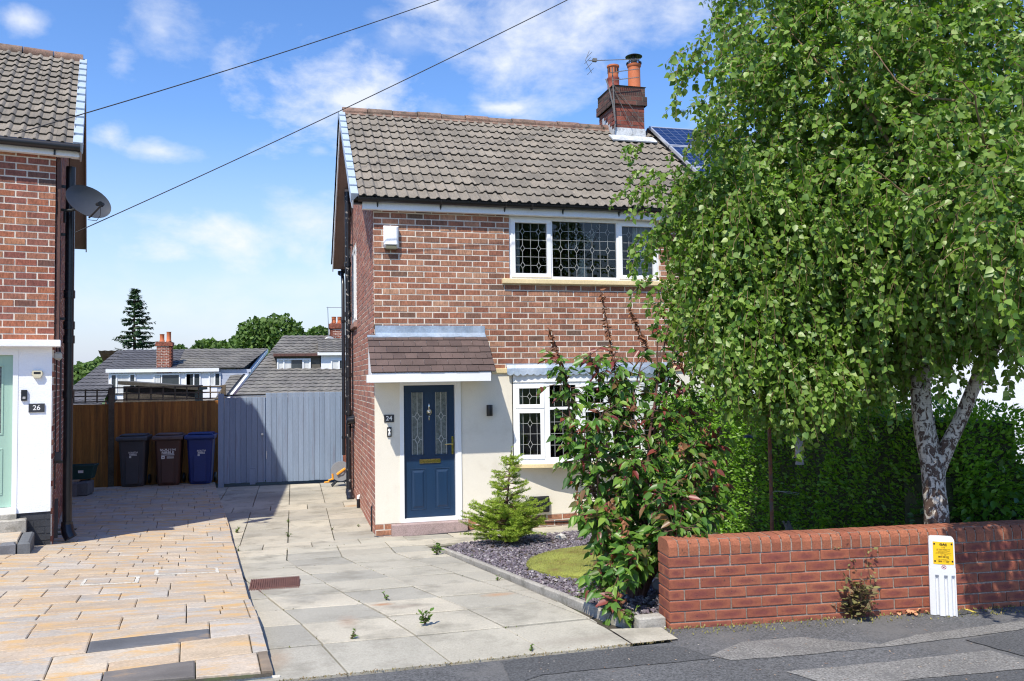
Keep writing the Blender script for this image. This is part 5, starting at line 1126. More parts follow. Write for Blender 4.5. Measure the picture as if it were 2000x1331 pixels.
# ============================================================ gate and fence at the back
GY = 18.45
gt = thing('timber_gate', 'blue-grey painted double garden gate of vertical boards between the two houses', 'gate', (-1.52, GY, 0))
gx0, gx1 = 0.0, 2.56; ztop = 1.93; split = .93
def boards(mb, x0, x1, z0, z1, w, y0, y1, gap=.005, jz=.006):
    x = x0
    while x < x1-.01:
        b_ = min(x+w, x1); mb.cham(x+gap/2, b_-gap/2, y0+random.uniform(-.002, .002), y1, z0+random.uniform(-jz, jz), z1+random.uniform(-jz*.5, jz*.5), .004); x += w
mb = MB(); boards(mb, .10, split, .06, ztop-.06, .112, 0, .03); leaf1 = mb.build('gate_leaf', M['gate'], gt)
mb = MB(); boards(mb, split+.012, gx1, .05, ztop+.02, .112, 0, .03); mb.build('gate_leaf', M['gate'], gt)
mb = MB(); mb.cham(-.02, .09, -.01, .09, -.02, ztop+.02, .005); mb.build('gate_post', M['gate'], gt)
mb = MB(); mb.cham(.10, split, -.004, .05, ztop-.045, ztop-.03, .003, 1); mb.cham(.10, split, .0, .05, ztop-.028, ztop+.005, .003, 0); mb.build('head_rail', [M['black'], M['gate']], gt)
mb = MB(); mb.tube([(split-.06, -.002, 1.08), (split-.06, -.03, 1.08)], [.018, .026], 10); mb.cham(split+.02, split+.035, -.006, 0, .55, .72, .002); mb.build('latch', M['steel'], gt)
mb = MB(); mb.box(.11, gx1, .034, .05, .10, ztop-.08); mb.build('backing_boards', M['gate'], gt)
mb = MB(); mb.cham(.62, .73, -.012, .0, .02, .36, .004); mb.build('repair_board', M['gate'], gt)
fn = thing('timber_fence', 'brown vertical board fence with square trellis top behind the bins', 'fence', (-1.55, 19.25, 0))
for (x0, x1, zt, zoff) in ((-1.02, -.02, 1.80, 0), (-2.05, -1.03, 1.80, .0), (-2.9, -2.12, 1.80, -.02), (-6.2, -2.92, 1.80, -.02)):
    pass
mb = MB(); boards(mb, -1.16-1.0, .06, -.1, 1.80, .075, -.02, .0, .002, .004); mb.build('board_panel', M['fence'], fn)
mb = MB(); boards(mb, -6.0, -2.20, -.1, 1.765, .075, .04, .06, .002, .004); mb.build('board_panel', M['fence'], fn)
mb = MB(); mb.cham(-2.26, -2.15, -.06, .06, -.1, 2.12, .006); mb.build('fence_post', M['trellis'], fn)
mb = MB(); mb.cham(.03, .10, -.05, .05, -.1, 2.14, .006); mb.build('fence_post', M['trellis'], fn)
def trellis(mb, x0, x1, z0, z1, y, step):
    n = int((x1-x0)/step+.5)
    for i in range(n+1): x = x0+(x1-x0)*i/n; mb.box(x-.014, x+.014, y, y+.02, z0, z1)
    for z in (z0+.02, (z0+z1)/2, z1-.02): mb.box(x0-.02, x1+.02, y-.016, y-.0005, z-.014, z+.014)
mb = MB(); trellis(mb, -2.16, .02, 1.83, 2.13, .0, .23); mb.build('trellis_panel', M['trellis'], fn)
mb = MB(); trellis(mb, -5.9, -2.28, 1.80, 2.08, .045, .23); mb.build('trellis_panel', M['trellis'], fn)
# shed roof behind the fence
sh = thing('garden_shed', 'low weathered grey shed with a sloping felt roof behind the trellis', 'shed', (-3.9, 20.6, -.1))
mb = MB(); P = [(0, 0, 2.28), (1.75, 0, 2.12), (1.75, 2, 2.12), (0, 2, 2.28)]; mb.addf(P+[(p[0], p[1], p[2]+.08) for p in P], [(0, 1, 5, 4), (1, 2, 6, 5), (2, 3, 7, 6), (3, 0, 4, 7), (4, 5, 6, 7), (3, 2, 1, 0)]); mb.build('roof', mat('mossy_felt', (.07, .065, .055), .95, .3, 3, .3, 30), sh)
mb = MB(); [mb.cham(.1, 1.65, .1+.006*(i % 2), 1.9, i*.14, i*.14+.138, .004) for i in range(16)]; mb.build('wall', mat('dark_shed_boards', (.075, .065, .055), .95, .3, 3, .3, 30), sh)
# wheelie bins
def wheelie(name, label, px, m, scale, lidm, lw, big):
    b = onf(px, 947, blockh, 10, 30); b = on(px, 947, 1, 18.72); z = blockh(b.x, 18.5)+.01
    t = thing(name, label, 'bin', (b.x, 18.72, z), random.uniform(-.05, .05), 'wheelie bins in front of the brown fence')
    mb = MB(); P = []
    for (zz, sx, y0, y1) in ((.0, .20, -.20, .16), (.06, .215, -.22, .2), (.5, .235, -.255, .26), (.93, .255, -.29, .32), (.935, .285, -.32, .35), (.985, .285, -.325, .35)):
        c = .035; P += [(-sx+c, y0, zz), (sx-c, y0, zz), (sx, y0+c, zz), (sx, y1-c, zz), (sx-c, y1, zz), (-sx+c, y1, zz), (-sx, y1-c, zz), (-sx, y0+c, zz)]
    mb.addf(P, [(r*8+i, r*8+(i+1) % 8, r*8+8+(i+1) % 8, r*8+8+i) for r in range(5) for i in range(8)]+[tuple(range(7, -1, -1)), tuple(range(40, 48))]); mb.cham(-.12, .12, -.268, -.2, .05, .62, .01)
    body = mb.build('bin_body', M[m], t, bevel=.006)
    mb = MB(); mb.cham(-.295, .295, -.345, .37, .985, 1.03, .012); mb.cham(-.25, .25, -.28, .30, 1.03, 1.065, .02); mb.cham(-.20, .20, -.31, -.24, 1.03, 1.085, .02); mb.cham(-.30, .30, -.355, -.33, .955, 1.01, .008); mb.tube([(-.24, .40, 1.03), (.24, .40, 1.03)], .016, 8)
    mb.build('bin_lid', lidm, t, bevel=.004)
    for s in (-1, 1):
        mb = MB(); Mx = Matrix.Translation((s*.26, .24, .10)) @ Matrix.Rotation(R(90), 4, 'Y'); mb.lathe([(0, -.025), (.085, -.025), (.10, -.015), (.10, .015), (.085, .025), (0, .025)], n=18, Mx=Mx); mb.build('wheel', M['black'], t, smooth=True)
    k = 1.75 if big else 1.0; oy = -.275; zc = .70 if not big else .74; lx = lw
    text(t, 'SOUTH', lx, oy, zc, .030*k, M['text'], bold=.03, name='lettering', sx=1.25); text(t, 'RIBBLE', lx, oy, zc-.036*k, .030*k, M['text'], bold=.03, name='lettering', sx=1.12)
    mb = MB(); mb.box(lx-.072*k, lx+.072*k, oy, oy+.0015, zc-.066*k, zc-.058*k, 0); mb.box(lx-.072*k, lx-.034*k, oy, oy+.0015, zc-.108*k, zc-.072*k, 0); mb.box(lx-.060*k, lx-.046*k, oy-.001, oy, zc-.096*k, zc-.084*k, 1)
    if big: [mb.box(lx-.02, lx+.12, oy, oy+.0015, zc-.14-dz, zc-.132-dz, 0) for dz in (0, .022, .04)]
    mb.build('emblem', [M['text'], M[m]], t)
    return t
wheelie('wheelie_bin', 'dark grey wheelie bin with small white lettering, left of the brown one', 262, 'binbody_grey', 1, mat('grey_lid', (.075, .08, .09), .5, .1, 3, .1), .02, False)
wheelie('wheelie_bin', 'brown wheelie bin with large white lettering between the grey and blue bins', 331, 'binbody_brown', 1, mat('brown_lid', (.12, .085, .08), .5, .2, 3, .1), .0, True)
wheelie('wheelie_bin', 'dark blue wheelie bin with blue lid, nearest to the painted gate', 393, 'binbody_blue', 1, mat('blue_lid', (.012, .04, .19), .4, .1, 3, .1), .03, False)
# hose reel
p = on(665, 948, 2, .02); hr = thing('hose_reel', 'grey garden hose reel with orange crank handle against the gate', 'hose reel', (p.x+.0, 17.6, .02))
mb = MB(); Mx = Matrix.Translation((0, 0, .30)) @ Matrix.Rotation(R(90), 4, 'X'); mb.lathe([(0, -.05), (.19, -.05), (.20, -.04), (.20, -.03), (.13, -.02), (.13, .10), (.20, .11), (.20, .13), (0, .13)], n=28, Mx=Mx); mb.lathe([(0, .13), (.06, .13), (.07, .15), (0, .15)], n=16, Mx=Mx); mb.build('drum', M['reel'], hr, smooth=True)
mb = MB(); Mx2 = Matrix.Translation((0, -.15, .30)) @ Matrix.Rotation(R(-35), 4, 'Y'); mb.cham(-.10, .11, -.02, .01, -.025, .025, .012, 0, Mx2); mb.tube([(-.16, -.13, .16), (-.24, -.13, .13), (-.24, -.13, .10), (-.34, -.13, .09)], [.016, .02, .022, .012], 8); mb.tube([(-.16, -.13, .14), (-.17, -.13, .26)], .02, 8); mb.build('crank_handle', M['orange'], hr, smooth=True)
mb = MB(); mb.tube([(-.18, -.08, 0), (-.05, -.08, .12), (.12, -.08, .12), (.22, -.08, 0)], .02, 8); mb.tube([(-.18, .08, 0), (-.05, .08, .12), (.12, .08, .12), (.22, .08, 0)], .02, 8); mb.tube([(.05, -.1, .12), (.10, -.2, .02), (.2, -.25, .012), (.3, -.1, .012)], .010, 6); mb.build('stand', M['plastic_black'], hr, smooth=True)

# ============================================================ houses beyond the gate
def bgwin(parent, x0, x1, z0, z1, y, cur=None, split=(.25, .75)):
    mb = MB(); w = x1-x0; f = .06; mb.box(x0, x1, y-.05, y, z0, z0+f, 0); mb.box(x0, x1, y-.05, y, z1-f, z1, 0)
    for fx in (0, *split, 1): c = min(max(x0+w*fx, x0+f/2), x1-f/2); mb.box(c-f/2, c+f/2, y-.052, y, z0+f, z1-f, 0)
    if cur is not None:
        for a, b in cur: mb.box(x0+w*a, x0+w*b, y-.02, y-.012, z0+f, z1-f, 1)
    o = mb.build('window', [M['upvc'], M['curtain'] if cur is not None and len(cur) < 3 else M['ycurtain']], parent)
    g = MB(); g.box(x0+f, x1-f, y-.012, y-.004, z0+f, z1-f); g.build('pane', mat('dark_pane', (.05, .06, .065), .08, .3, 1, 0) if 'dp' not in M else M['dp'], o); return o
M['dp'] = mat('dark_pane', (.05, .06, .065), .08, .3, 1, 0)
AY = 46.0
def A_(u, v, y=AY): p = on(u, v, 1, y); return p
ba = thing('terraced_bungalow', 'long white dormer bungalow with grey tiled roof and central brick chimney beyond the fence', 'house', (0, 0, 0))
rl, rr = A_(243, 688, AY+3), A_(516, 682, AY+3); el, er = A_(212, 724), A_(478, 718); ez = (el.z+er.z)/2; rz_ = (rl.z+rr.z)/2
def bgroof(parent, x0, x1, ya, za, yb, zb, m, xl=None, xr=None, name='roof', th=.05):
    mb = MB(); n = 12; d = Vector((0, yb-ya, zb-za)); L = d.length; n = max(4, int(L/.33)); nr = Vector((0, -d.z, d.y)).normalized()
    xl = x0 if xl is None else xl; xr = x1 if xr is None else xr; cols = max(1, int((x1-x0)/.33))
    for k in range(n):
        t0, t1 = k/n, (k+1)/n+.004
        xa0, xb0 = x0+(xl-x0)*t0, x1+(xr-x1)*t0; xa1, xb1 = x0+(xl-x0)*t1, x1+(xr-x1)*t1
        a = Vector((0, ya, za))+d*t0; b = Vector((0, ya, za))+d*t1
        for c in range(cols):
            f0, f1 = c/cols, (c+1)/cols; j = random.uniform(-.006, .006)
            l0, r0_, l1, r1 = xa0+(xb0-xa0)*f0, xa0+(xb0-xa0)*f1, xa1+(xb1-xa1)*f0, xa1+(xb1-xa1)*f1
            mid0, mid1 = (l0+r0_)/2, (l1+r1)/2
            V = [Vector((l0, a.y, a.z))+nr*(th+j), Vector((mid0, a.y, a.z))+nr*(th+.03+j), Vector((r0_, a.y, a.z))+nr*(th+j), Vector((r1, b.y, b.z))+nr*.01, Vector((mid1, b.y, b.z))+nr*.04, Vector((l1, b.y, b.z))+nr*.01, Vector((l0, a.y, a.z))-nr*.02, Vector((mid0, a.y, a.z))-nr*.02, Vector((r0_, a.y, a.z))-nr*.02]
            mb.addf(V, [(0, 1, 4, 5), (1, 2, 3, 4), (6, 7, 1, 0), (7, 8, 2, 1)])
    return mb.build(name, m, parent)
chx0, chx1 = A_(306, 700).x, A_(335, 700).x; xm = chx1+.25
bgroof(ba, el.x-.1, xm, AY-.14, ez, AY+3.4, rz_+.05, M['bgroof2'], xl=rl.x)
bgroof(ba, xm, rr.x-.9, AY-.14, ez+.03, AY+3.4, rz_+.08, M['bgroof'], xr=rr.x+.2)
bgroof(ba, el.x-1.2, rr.x, AY+7.1, ez-.5, AY+3.4, rz_+.05, M['bgroof'])
lowz = -.1
wl = A_(212, 735).x; wr = A_(440, 760).x
mb = MB(); mb.box(wl, wr-.4, AY, AY+2.5, 1.2, ez+.02); mb.build('white_wall', M['bgwhite'], ba)
mb = MB(); mb.box(wl-.1, wr-.3, AY-.20, AY-.14, ez-.16, ez+.02); mb.build('fascia', M['white'], ba)
cl0 = A_(438, 720).x; mb = MB(); 
for k in range(9): mb.box(wr-.4, cl0+1.35-k*.12, AY+.02, AY+2, ez-.05-k*.17-.165, ez-.05-k*.17)
mb.build('cladding', M['bgclad'], ba)
bgroof(ba, wl-2.4, wl+.0, AY-1.9, 1.05, AY+3.2, rz_-.0, M['bgroof2'], xl=wl-.2, xr=rl.x+.4)
bgroof(ba, wl, wr+.4, AY-2.6, .3, AY-.02, 1.35, M['bgroof'])
mb = MB(); mb.box(wl-2.2, wr+.2, AY-1.6, AY+6.8, -3, .6); mb.build('brick_wall', M['bgbrick'], ba)
# right gable with verge, running back at a slant
gb, gtp = A_(441, 781, AY-2.7), A_(519, 683, AY+3.4)
P = [gb, gtp, Vector((gtp.x, gtp.y, -3)), Vector((gb.x, gb.y, -3))]; mb = MB(); mb.addf(P+[p+Vector((-.2, .1, 0)) for p in P], [(0, 1, 2, 3), (7, 6, 5, 4), (0, 4, 5, 1)]); mb.build('gable_wall', M['bgbrick'], ba)
for nm_, m_k, o0, o1, z0_, z1_ in (('verge', M['white'], .0, .14, -.16, .02), ('verge_edge', M['gutter'], -.10, .0, -.06, .08)):
    mb = MB(); P = [p+Vector((o, -.02, z)) for p in (gb, gtp) for o, z in ((o0, z0_), (o1, z0_), (o1, z1_), (o0, z1_))]; mb.addf(P, [(0, 1, 5, 4), (1, 2, 6, 5), (2, 3, 7, 6), (3, 0, 4, 7), (0, 3, 2, 1), (4, 5, 6, 7)]); mb.build(nm_, m_k, ba)
bgroof(ba, wr-.3, gb.x-.02, gb.y, gb.z, gtp.y, gtp.z+.0, M['bgroof'], xl=rr.x-.9, xr=gtp.x-.02)
for (u0, u1, v0, v1, cur, sp) in ((216, 265, 731, 770, [(.2, .8)], (.25, .75)), (300, 352, 731, 770, [(0, .25)], (.3,)), (362, 392, 729, 755, [(0, .3), (0, .3), (0, .3)], (.55,)), (408, 431, 728, 755, [(0, .45)], (.5,))):
    a, b = A_(u0, v0), A_(u1, v1); bgwin(ba, a.x, b.x, b.z, a.z, AY, cur, sp)
mb = MB(); a, b = A_(306, 668), A_(335, 718); bricks(mb, a.x, b.x, b.z-.3, a.z, (), 'x', AY-.02); bricks(mb, AY-.02, AY+.6, b.z-.3, a.z, (), 'y', b.x, 1); mb.box(a.x-.05, b.x+.05, AY-.07, AY+.65, a.z-.22, a.z-.02, 0); mb.box(a.x, b.x, AY+.1, AY+.58, b.z-.3, a.z, 1); mb.build('chimney', [M['bgbrick'], M['mortar']], ba)
for dx, h_ in ((.22, .38), (.55, .5)): mb = MB(); mb.lathe([(.12, 0), (.14, .05), (.11, .1), (.11, h_), (.13, h_+.03), (0, h_+.03)], (a.x+dx, AY+.28, a.z), 14); mb.build('chimney_pot', M['terracotta'], ba, smooth=True)
BY_ = 38.0
def B_(u, v, y=BY_): return on(u, v, 1, y)
bb = thing('dormer_bungalow', 'grey tiled dormer bungalow with brick chimney, seen over the right half of the gate', 'house', (0, 0, 0))
rl = B_(553, 657, BY_+2.5); rx = rl.x; rz2 = rl.z; 
lo = B_(452, 782, BY_-3.5); a0 = lo.z
bgroof(bb, lo.x, 7.5, BY_-3.5, a0, BY_+2.5, rz2, M['bgroof'], xl=rx)
bgroof(bb, lo.x, 7.5, BY_+8.5, a0, BY_+2.5, rz2, M['bgroof'], xl=rx)
mb = MB(); mb.box(lo.x+.3, 7.4, BY_-3.1, BY_+8, -3, a0+.05); mb.build('brick_wall', M['bgbrick'], bb)
a, b = B_(541, 702, BY_-.9), B_(607, 738, BY_-.9); c = B_(625, 737, BY_-.9)
mb = MB(); mb.box(a.x-.05, c.x, BY_-.9, BY_+2, b.z-.05, a.z+.12); mb.build('dormer_wall', M['oldwood'], bb)
mb = MB(); mb.box(a.x-.15, c.x+.02, BY_-1.1, BY_+2.2, a.z+.12, a.z+.24); mb.build('dormer_roof', M['darkwood'], bb)
bgwin(bb, a.x, b.x, b.z, a.z+.02, BY_-.902, [(.02, .42), (.75, .98)], (.2, .77))
a, b = B_(627, 699, BY_-1.0), B_(690, 737, BY_-1.0)
mb = MB(); mb.box(a.x, b.x+2.5, BY_-1.0, BY_+2, b.z-.05, a.z+.12); mb.build('white_dormer', M['bgwhite'], bb)
mb = MB(); mb.box(a.x-.15, b.x+2.6, BY_-1.2, BY_-1.0, a.z+.1, a.z+.24); mb.build('fascia', M['white'], bb); bgroof(bb, a.x-.1, b.x+2.6, BY_-1.2, a.z+.22, BY_+1.5, a.z+.95, M['bgroof'])
a2, b2 = B_(646, 702, BY_-1.0), B_(700, 733, BY_-1.0); bgwin(bb, a2.x, b2.x, b2.z, a2.z, BY_-1.002, [(.0, .3)], (.3, .7))
a, b = B_(645, 632, BY_+1.6), B_(667, 680, BY_+1.6)
mb = MB(); bricks(mb, a.x, b.x+.1, b.z-.4, a.z, (), 'x', BY_+1.6); bricks(mb, BY_+1.6, BY_+2.3, b.z-.4, a.z, (), 'y', a.x, -1); mb.box(a.x-.06, b.x+.16, BY_+1.54, BY_+2.36, a.z-.24, a.z-.02, 0); mb.build('chimney', [M['bgbrick'], M['mortar']], bb)
for dx in (.18, .45): mb = MB(); mb.lathe([(.11, 0), (.12, .05), (.10, .1), (.10, .30), (.12, .33), (0, .33)], (a.x+dx, BY_+1.9, a.z), 14); mb.build('chimney_pot', M['terracotta'], bb, smooth=True)
mb = MB(); q = B_(638, 660, BY_+1.5); mb.tube([(q.x+.12, BY_+1.5, q.z-.6), (q.x+.05, BY_+1.5, q.z+1.45)], .02, 5); mb.tube([(q.x+.0, BY_+1.5, q.z+1.42), (q.x+.7, BY_+1.5, q.z+1.42)], .012, 4); mb.build('aerial', M['steel'], bb)
mb = MB(); q = B_(644, 668, BY_+1.4); Mx = Matrix.Translation(q) @ Matrix.Rotation(R(75), 4, 'X'); mb.lathe([(0, .04), (.15, .02), (.28, -.02), (.28, -.03), (0, .03)], n=18, Mx=Mx); mb.build('satellite_dish', M['reel'], bb, smooth=True)

# ============================================================ far trees
def cloud_pts(cens, n, shell=.55):
    """points through a crown made of ellipsoids (centre, radii), denser toward the outside"""
    vols = np.array([c[1][0]*c[1][1]*c[1][2] for c in cens])**.67; pick = rng.choice(len(cens), n, p=vols/vols.sum())
    d = rv(n); r = shell+(1-shell)*rng.random(n)**.7; r *= 1+.10*np.sin(d[:, 0]*7+pick)*np.cos(d[:, 2]*9+d[:, 1]*5)
    C = np.array([c[0] for c in cens])[pick]; Rr = np.array([c[1] for c in cens])[pick]
    return C+d*r[:, None]*Rr, d
def far_tree(name, label, base, cens, n, size, m, group='trees beyond the rooftops', trunk=.25):
    base = Vector(base); t = thing(name, label, 'tree', base, 0, group)
    P, D = cloud_pts([((c[0][0]-base.x, c[0][1]-base.y, c[0][2]-base.z), c[1]) for c in cens], n, .6)
    leafmesh('crown', P, D*.6+rv(n)*.8, rv(n)*.7+D, size*rng.uniform(.6, 1.3, n), m, t, 'round')
    mb = MB(); top = Vector(cens[0][0])-base
    mb.tube([(0, 0, 0), top*.5, top], [trunk, trunk*.7, trunk*.3], 8)
    for c in cens[1:]: e = Vector(c[0])-base; mb.tube([top*.45, e.lerp(top, .3), e], [trunk*.5, trunk*.3, trunk*.15], 6)
    mb.build('trunk', M['stem'], t)
def gz(y): return terr(0, y)
def ctr(u, v, z): return tuple(at(u, v, z))
sc_ = lambda px, z: px*z/FPX
Z = 88
far_tree('broadleaf_tree', 'largest round green tree behind the ridge between the two bungalows', (ctr(535, 700, Z)[0], ctr(535, 700, Z)[1], gz(Z)),
         [(ctr(545, 660, Z), (sc_(48, Z), 3, sc_(42, Z))), (ctr(505, 665, Z), (sc_(42, Z), 3, sc_(42, Z))), (ctr(475, 690, Z), (sc_(32, Z), 3, sc_(36, Z))), (ctr(570, 672, Z), (sc_(24, Z), 3, sc_(30, Z))), (ctr(520, 700, Z), (sc_(60, Z), 3, sc_(38, Z)))], 9000, .42, M['bgleaf'])
far_tree('broadleaf_tree', 'lower round tree at the left foot of the largest tree behind the bungalow roof', (ctr(405, 710, 80)[0], ctr(405, 710, 80)[1], gz(80)),
         [(ctr(408, 690, 80), (sc_(28, 80), 2.5, sc_(24, 80))), (ctr(440, 695, 80), (sc_(26, 80), 2.5, sc_(26, 80)))], 3500, .40, M['bgleaf'])
far_tree('broadleaf_tree', 'small feathery tree top showing above the right bungalow ridge', (ctr(618, 700, 100)[0], ctr(618, 700, 100)[1], gz(100)),
         [(ctr(622, 655, 100), (sc_(18, 100), 1.5, sc_(14, 100))), (ctr(606, 658, 100), (sc_(10, 100), 1.5, sc_(8, 100)))], 700, .45, M['bgleaf'])
far_tree('broadleaf_tree', 'sunlit green tree beside the black drainpipe of the left house', (ctr(165, 800, 58)[0], ctr(165, 800, 58)[1], gz(58)),
         [(ctr(165, 748, 58), (sc_(26, 58), 2, sc_(36, 58))), (ctr(150, 770, 58), (sc_(26, 58), 2, sc_(40, 58))), (ctr(190, 735, 58), (sc_(22, 58), 2, sc_(28, 58)))], 5000, .32, M['bgleaf'])
far_tree('broadleaf_tree', 'tree leaning behind the left end of the grey bungalow roof', (ctr(212, 760, 62)[0], ctr(212, 760, 62)[1], gz(62)),
         [(ctr(208, 722, 62), (sc_(22, 62), 2, sc_(24, 62))), (ctr(222, 745, 62), (sc_(26, 62), 2, sc_(34, 62)))], 3000, .32, M['bgleaf'])
far_tree('broadleaf_tree', 'leafy top just above the bungalow ridge right of the brick chimney', (ctr(350, 700, 75)[0], ctr(350, 700, 75)[1], gz(75)),
         [(ctr(350, 685, 75), (sc_(12, 75), 1.2, sc_(7, 75))), (ctr(340, 688, 75), (sc_(8, 75), 1, sc_(6, 75)))], 500, .32, M['bgleaf'])
# distant wood
n = 2600; P = np.zeros((n, 3)); 
for i in range(n):
    u = random.uniform(120, 260); p = at(u, 724+random.uniform(0, 30)+4*math.sin(u*.11), 240+random.uniform(-8, 8)); P[i] = p
tag(leafmesh('woodland', P, rv(n)+np.array([0, 0, .6]), rv(n), rng.uniform(1.0, 2.2, n), mat('far_wood', [(.05, .09, .06), (.07, .11, .07)], .9, 0, 1, 0), None, 'round'), kind='stuff')
# spruce
b0_ = at(262, 700, 70); sp = thing('spruce_tree', 'tall dark open spruce standing alone above the left bungalow', 'tree', (b0_.x, b0_.y, gz(70)))
tz = at(262, 562, 70).z-gz(70); mb = MB(); mb.tube([(0, 0, 0), (.05, 0, tz*.5), (-.05, 0, tz)], [.22, .15, .03], 8); mb.build('trunk', M['stem'], sp)
LP, LDr, LN, LS = [], [], [], []; mb = MB(); zz = tz-5.9
while zz < tz-.1:
    f = (tz-zz)/5.9; nb_ = 10
    for k in range(nb_):
        a = random.uniform(0, 2*math.pi); L = (.12+1.95*f**.8)*random.uniform(.4, 1.15)*(1+.18*math.cos(a-1)); droop = -.20*L; tip = Vector((math.cos(a)*L, math.sin(a)*L, droop+random.uniform(0, .25)*L+.12*L)); o = Vector((0, 0, zz))
        mb.tube([o, o+tip*.5+Vector((0, 0, -.05*L)), o+tip], [.035, .02, .008], 4)
        for i in range(int(30*L)+6):
            t = random.uniform(.22, 1.02); c = o+tip*t+Vector((0, 0, -.05*L*math.sin(t*3)))
            s = Vector((-math.sin(a), math.cos(a), 0))*random.choice([-1, 1])*random.uniform(0, .30)*(1-t*.5)
            LP.append(c+s*.4); LDr.append(s*1.5+tip.normalized()*.6+Vector((0, 0, random.uniform(-.9, .2)))); LN.append((random.uniform(-.3, .3), random.uniform(-.3, .3), 1)); LS.append(random.uniform(.14, .32))
    zz += (.20+.20*f)*random.uniform(.5, 1.3)
mb.build('branches', M['stem'], sp); leafmesh('foliage', LP, LDr, LN, LS, M['needleold'], sp, 'oval', fold=.1)

# ============================================================ front garden
KP = [(1.67, 9.72), (1.72, 9.3), (1.80, 8.6), (1.87, 8.0), (1.95, 7.2), (2.03, 6.5), (2.09, 5.95), (2.16, 5.62), (2.24, 5.46)]
mb = MB()
for (xa, ya), (xb, yb) in zip(KP, KP[1:]):
    L = math.dist((xa, ya), (xb, yb)); nseg = max(1, round(L/.5))
    for s in range(nseg):
        p = (xa+(xb-xa)*s/nseg, ya+(yb-ya)*s/nseg); q = (xa+(xb-xa)*(s+1)/nseg, ya+(yb-ya)*(s+1)/nseg)
        zp, zq = drive(*p), drive(*q); h = .055; w = .052
        P = []
        for (c, zc) in ((p, zp), (q, zq)):
            for dx, dz in ((0, -.08), (0, h-.012), (.012, h), (w-.012, h), (w, h-.012), (w, -.08)): P.append((c[0]+dx, c[1]-(.0015 if c is q else -.0015), zc+dz))
        mb.addf(P, [(0, 1, 7, 6), (1, 2, 8, 7), (2, 3, 9, 8), (3, 4, 10, 9), (4, 5, 11, 10), (0, 5, 4, 3, 2, 1), (6, 7, 8, 9, 10, 11)])
o = mb.build('kerb_edging', M['concrete']); tag(o, 'weathered concrete edging curving between the grey slabs and the purple slate bed', 'edging')
mb = MB(); mb.cham(2.30, 2.50, 5.36, 5.46, PV-.05, PV+.07, .012); o = mb.build('kerb_stub', M['concrete']); tag(o, 'short mossy concrete kerb piece beside the left end of the red brick wall', 'edging')
def bedh(x, y): return drive(x, y)+.012
bedpoly = [(p[0]+.05, p[1]) for p in KP][::-1]+[(1.78, 9.9), (2.0, 10.2), (2.5, 10.5), (3.2, 10.68), (5.35, 10.75), (5.35, 5.5)]
mb = MB()
ylist = np.linspace(5.45, 10.75, 22)
def kx(y): 
    ys_ = [p[1] for p in KP][::-1]+[9.9, 10.2, 10.5, 10.68, 10.75]; xs_ = [p[0]+.05 for p in KP][::-1]+[1.78, 2.0, 2.5, 3.2, 4.2]; return float(np.interp(y, ys_, xs_))
for ya, yb in zip(ylist, ylist[1:]):
    mb.face([(kx(ya), ya, bedh(0, ya)), (5.6, ya, bedh(0, ya)), (5.6, yb, bedh(0, yb)), (kx(yb), yb, bedh(0, yb))])
tag(mb.build('slate_bed', M['soil']), kind='structure')
MC = (3.38, 7.78); MR = 1.16
mb = MB()
for i in range(15000):
    y = random.uniform(5.46, 10.72); x = kx(y)+random.random()**1.15*(4.9-kx(y))
    if math.dist((x, y), MC) < MR-.04: continue
    if y < 8.2 and x > 3.9: continue
    s = random.uniform(.014, .034)*(1.25 if random.random() < .1 else 1); th = s*random.uniform(.18, .42); z = bedh(x, y)+random.uniform(0, .016)
    Mx = Matrix.Translation((x, y, z)) @ Matrix.Rotation(random.uniform(0, 6.28), 4, 'Z') @ Matrix.Rotation(random.gauss(0, .35), 4, 'X') @ Matrix.Rotation(random.gauss(0, .35), 4, 'Y')
    k = random.uniform(.4, .8); P = [Mx @ Vector(p) for p in ((-s*.6, -s*k*.5, 0), (s*.5, -s*k*.6, 0), (s*.7, s*k*.4, 0), (-s*.3, s*k*.6, 0), (-s*.5, -s*k*.4, th), (s*.45, -s*k*.5, th), (s*.6, s*k*.35, th*.8), (-s*.25, s*k*.5, th))]
    mb.addf(P, [(4, 5, 6, 7), (0, 1, 5, 4), (1, 2, 6, 5), (2, 3, 7, 6), (3, 0, 4, 7)])
tag(mb.build('slate_chippings', M['slatechip']), kind='stuff')
mb = MB(); n = 64; rr_ = [(1.0, -.05), (1.0, .03), (.985, .05), (.93, .062), (.8, .075), (.5, .095), (.2, .105)]; b = 0
for r_, h_ in rr_:
    for k in range(n):
        t = 2*math.pi*k/n; x = MC[0]+MR*r_*math.cos(t); y = MC[1]+MR*r_*math.sin(t); mb.v.append((x, y, bedh(x, y)+h_+.006*math.sin(3*t+r_*9)+random.uniform(-.002, .002)))
for i in range(len(rr_)-1):
    for k in range(n): mb.f.append((i*n+k, i*n+(k+1) % n, (i+1)*n+(k+1) % n, (i+1)*n+k)); mb.m.append(0); mb.uv.append(None)
e = (len(rr_)-1)*n; mb.f.append(tuple(e+k for k in range(n))); mb.m.append(0); mb.uv.append(None)
tag(mb.build('moss_mound', M['moss'], smooth=True), kind='structure')
n = 14000; a = rng.uniform(0, 2*math.pi, n); r = np.sqrt(rng.random(n)); hx = np.interp(r, [0, .2, .5, .8, .93, 1], [.105, .105, .095, .075, .062, .04])
P = np.stack([MC[0]+MR*r*np.cos(a), MC[1]+MR*r*np.sin(a), hx], 1); P[:, 2] += np.array([bedh(0, y) for y in P[:, 1]])-.002
D = rv(n)*.7; D[:, 2] = 1
tag(leafmesh('turf_blades', P, D, rv(n), rng.uniform(.008, .022, n), M['mossblade'], None, 'needle'), kind='stuff')
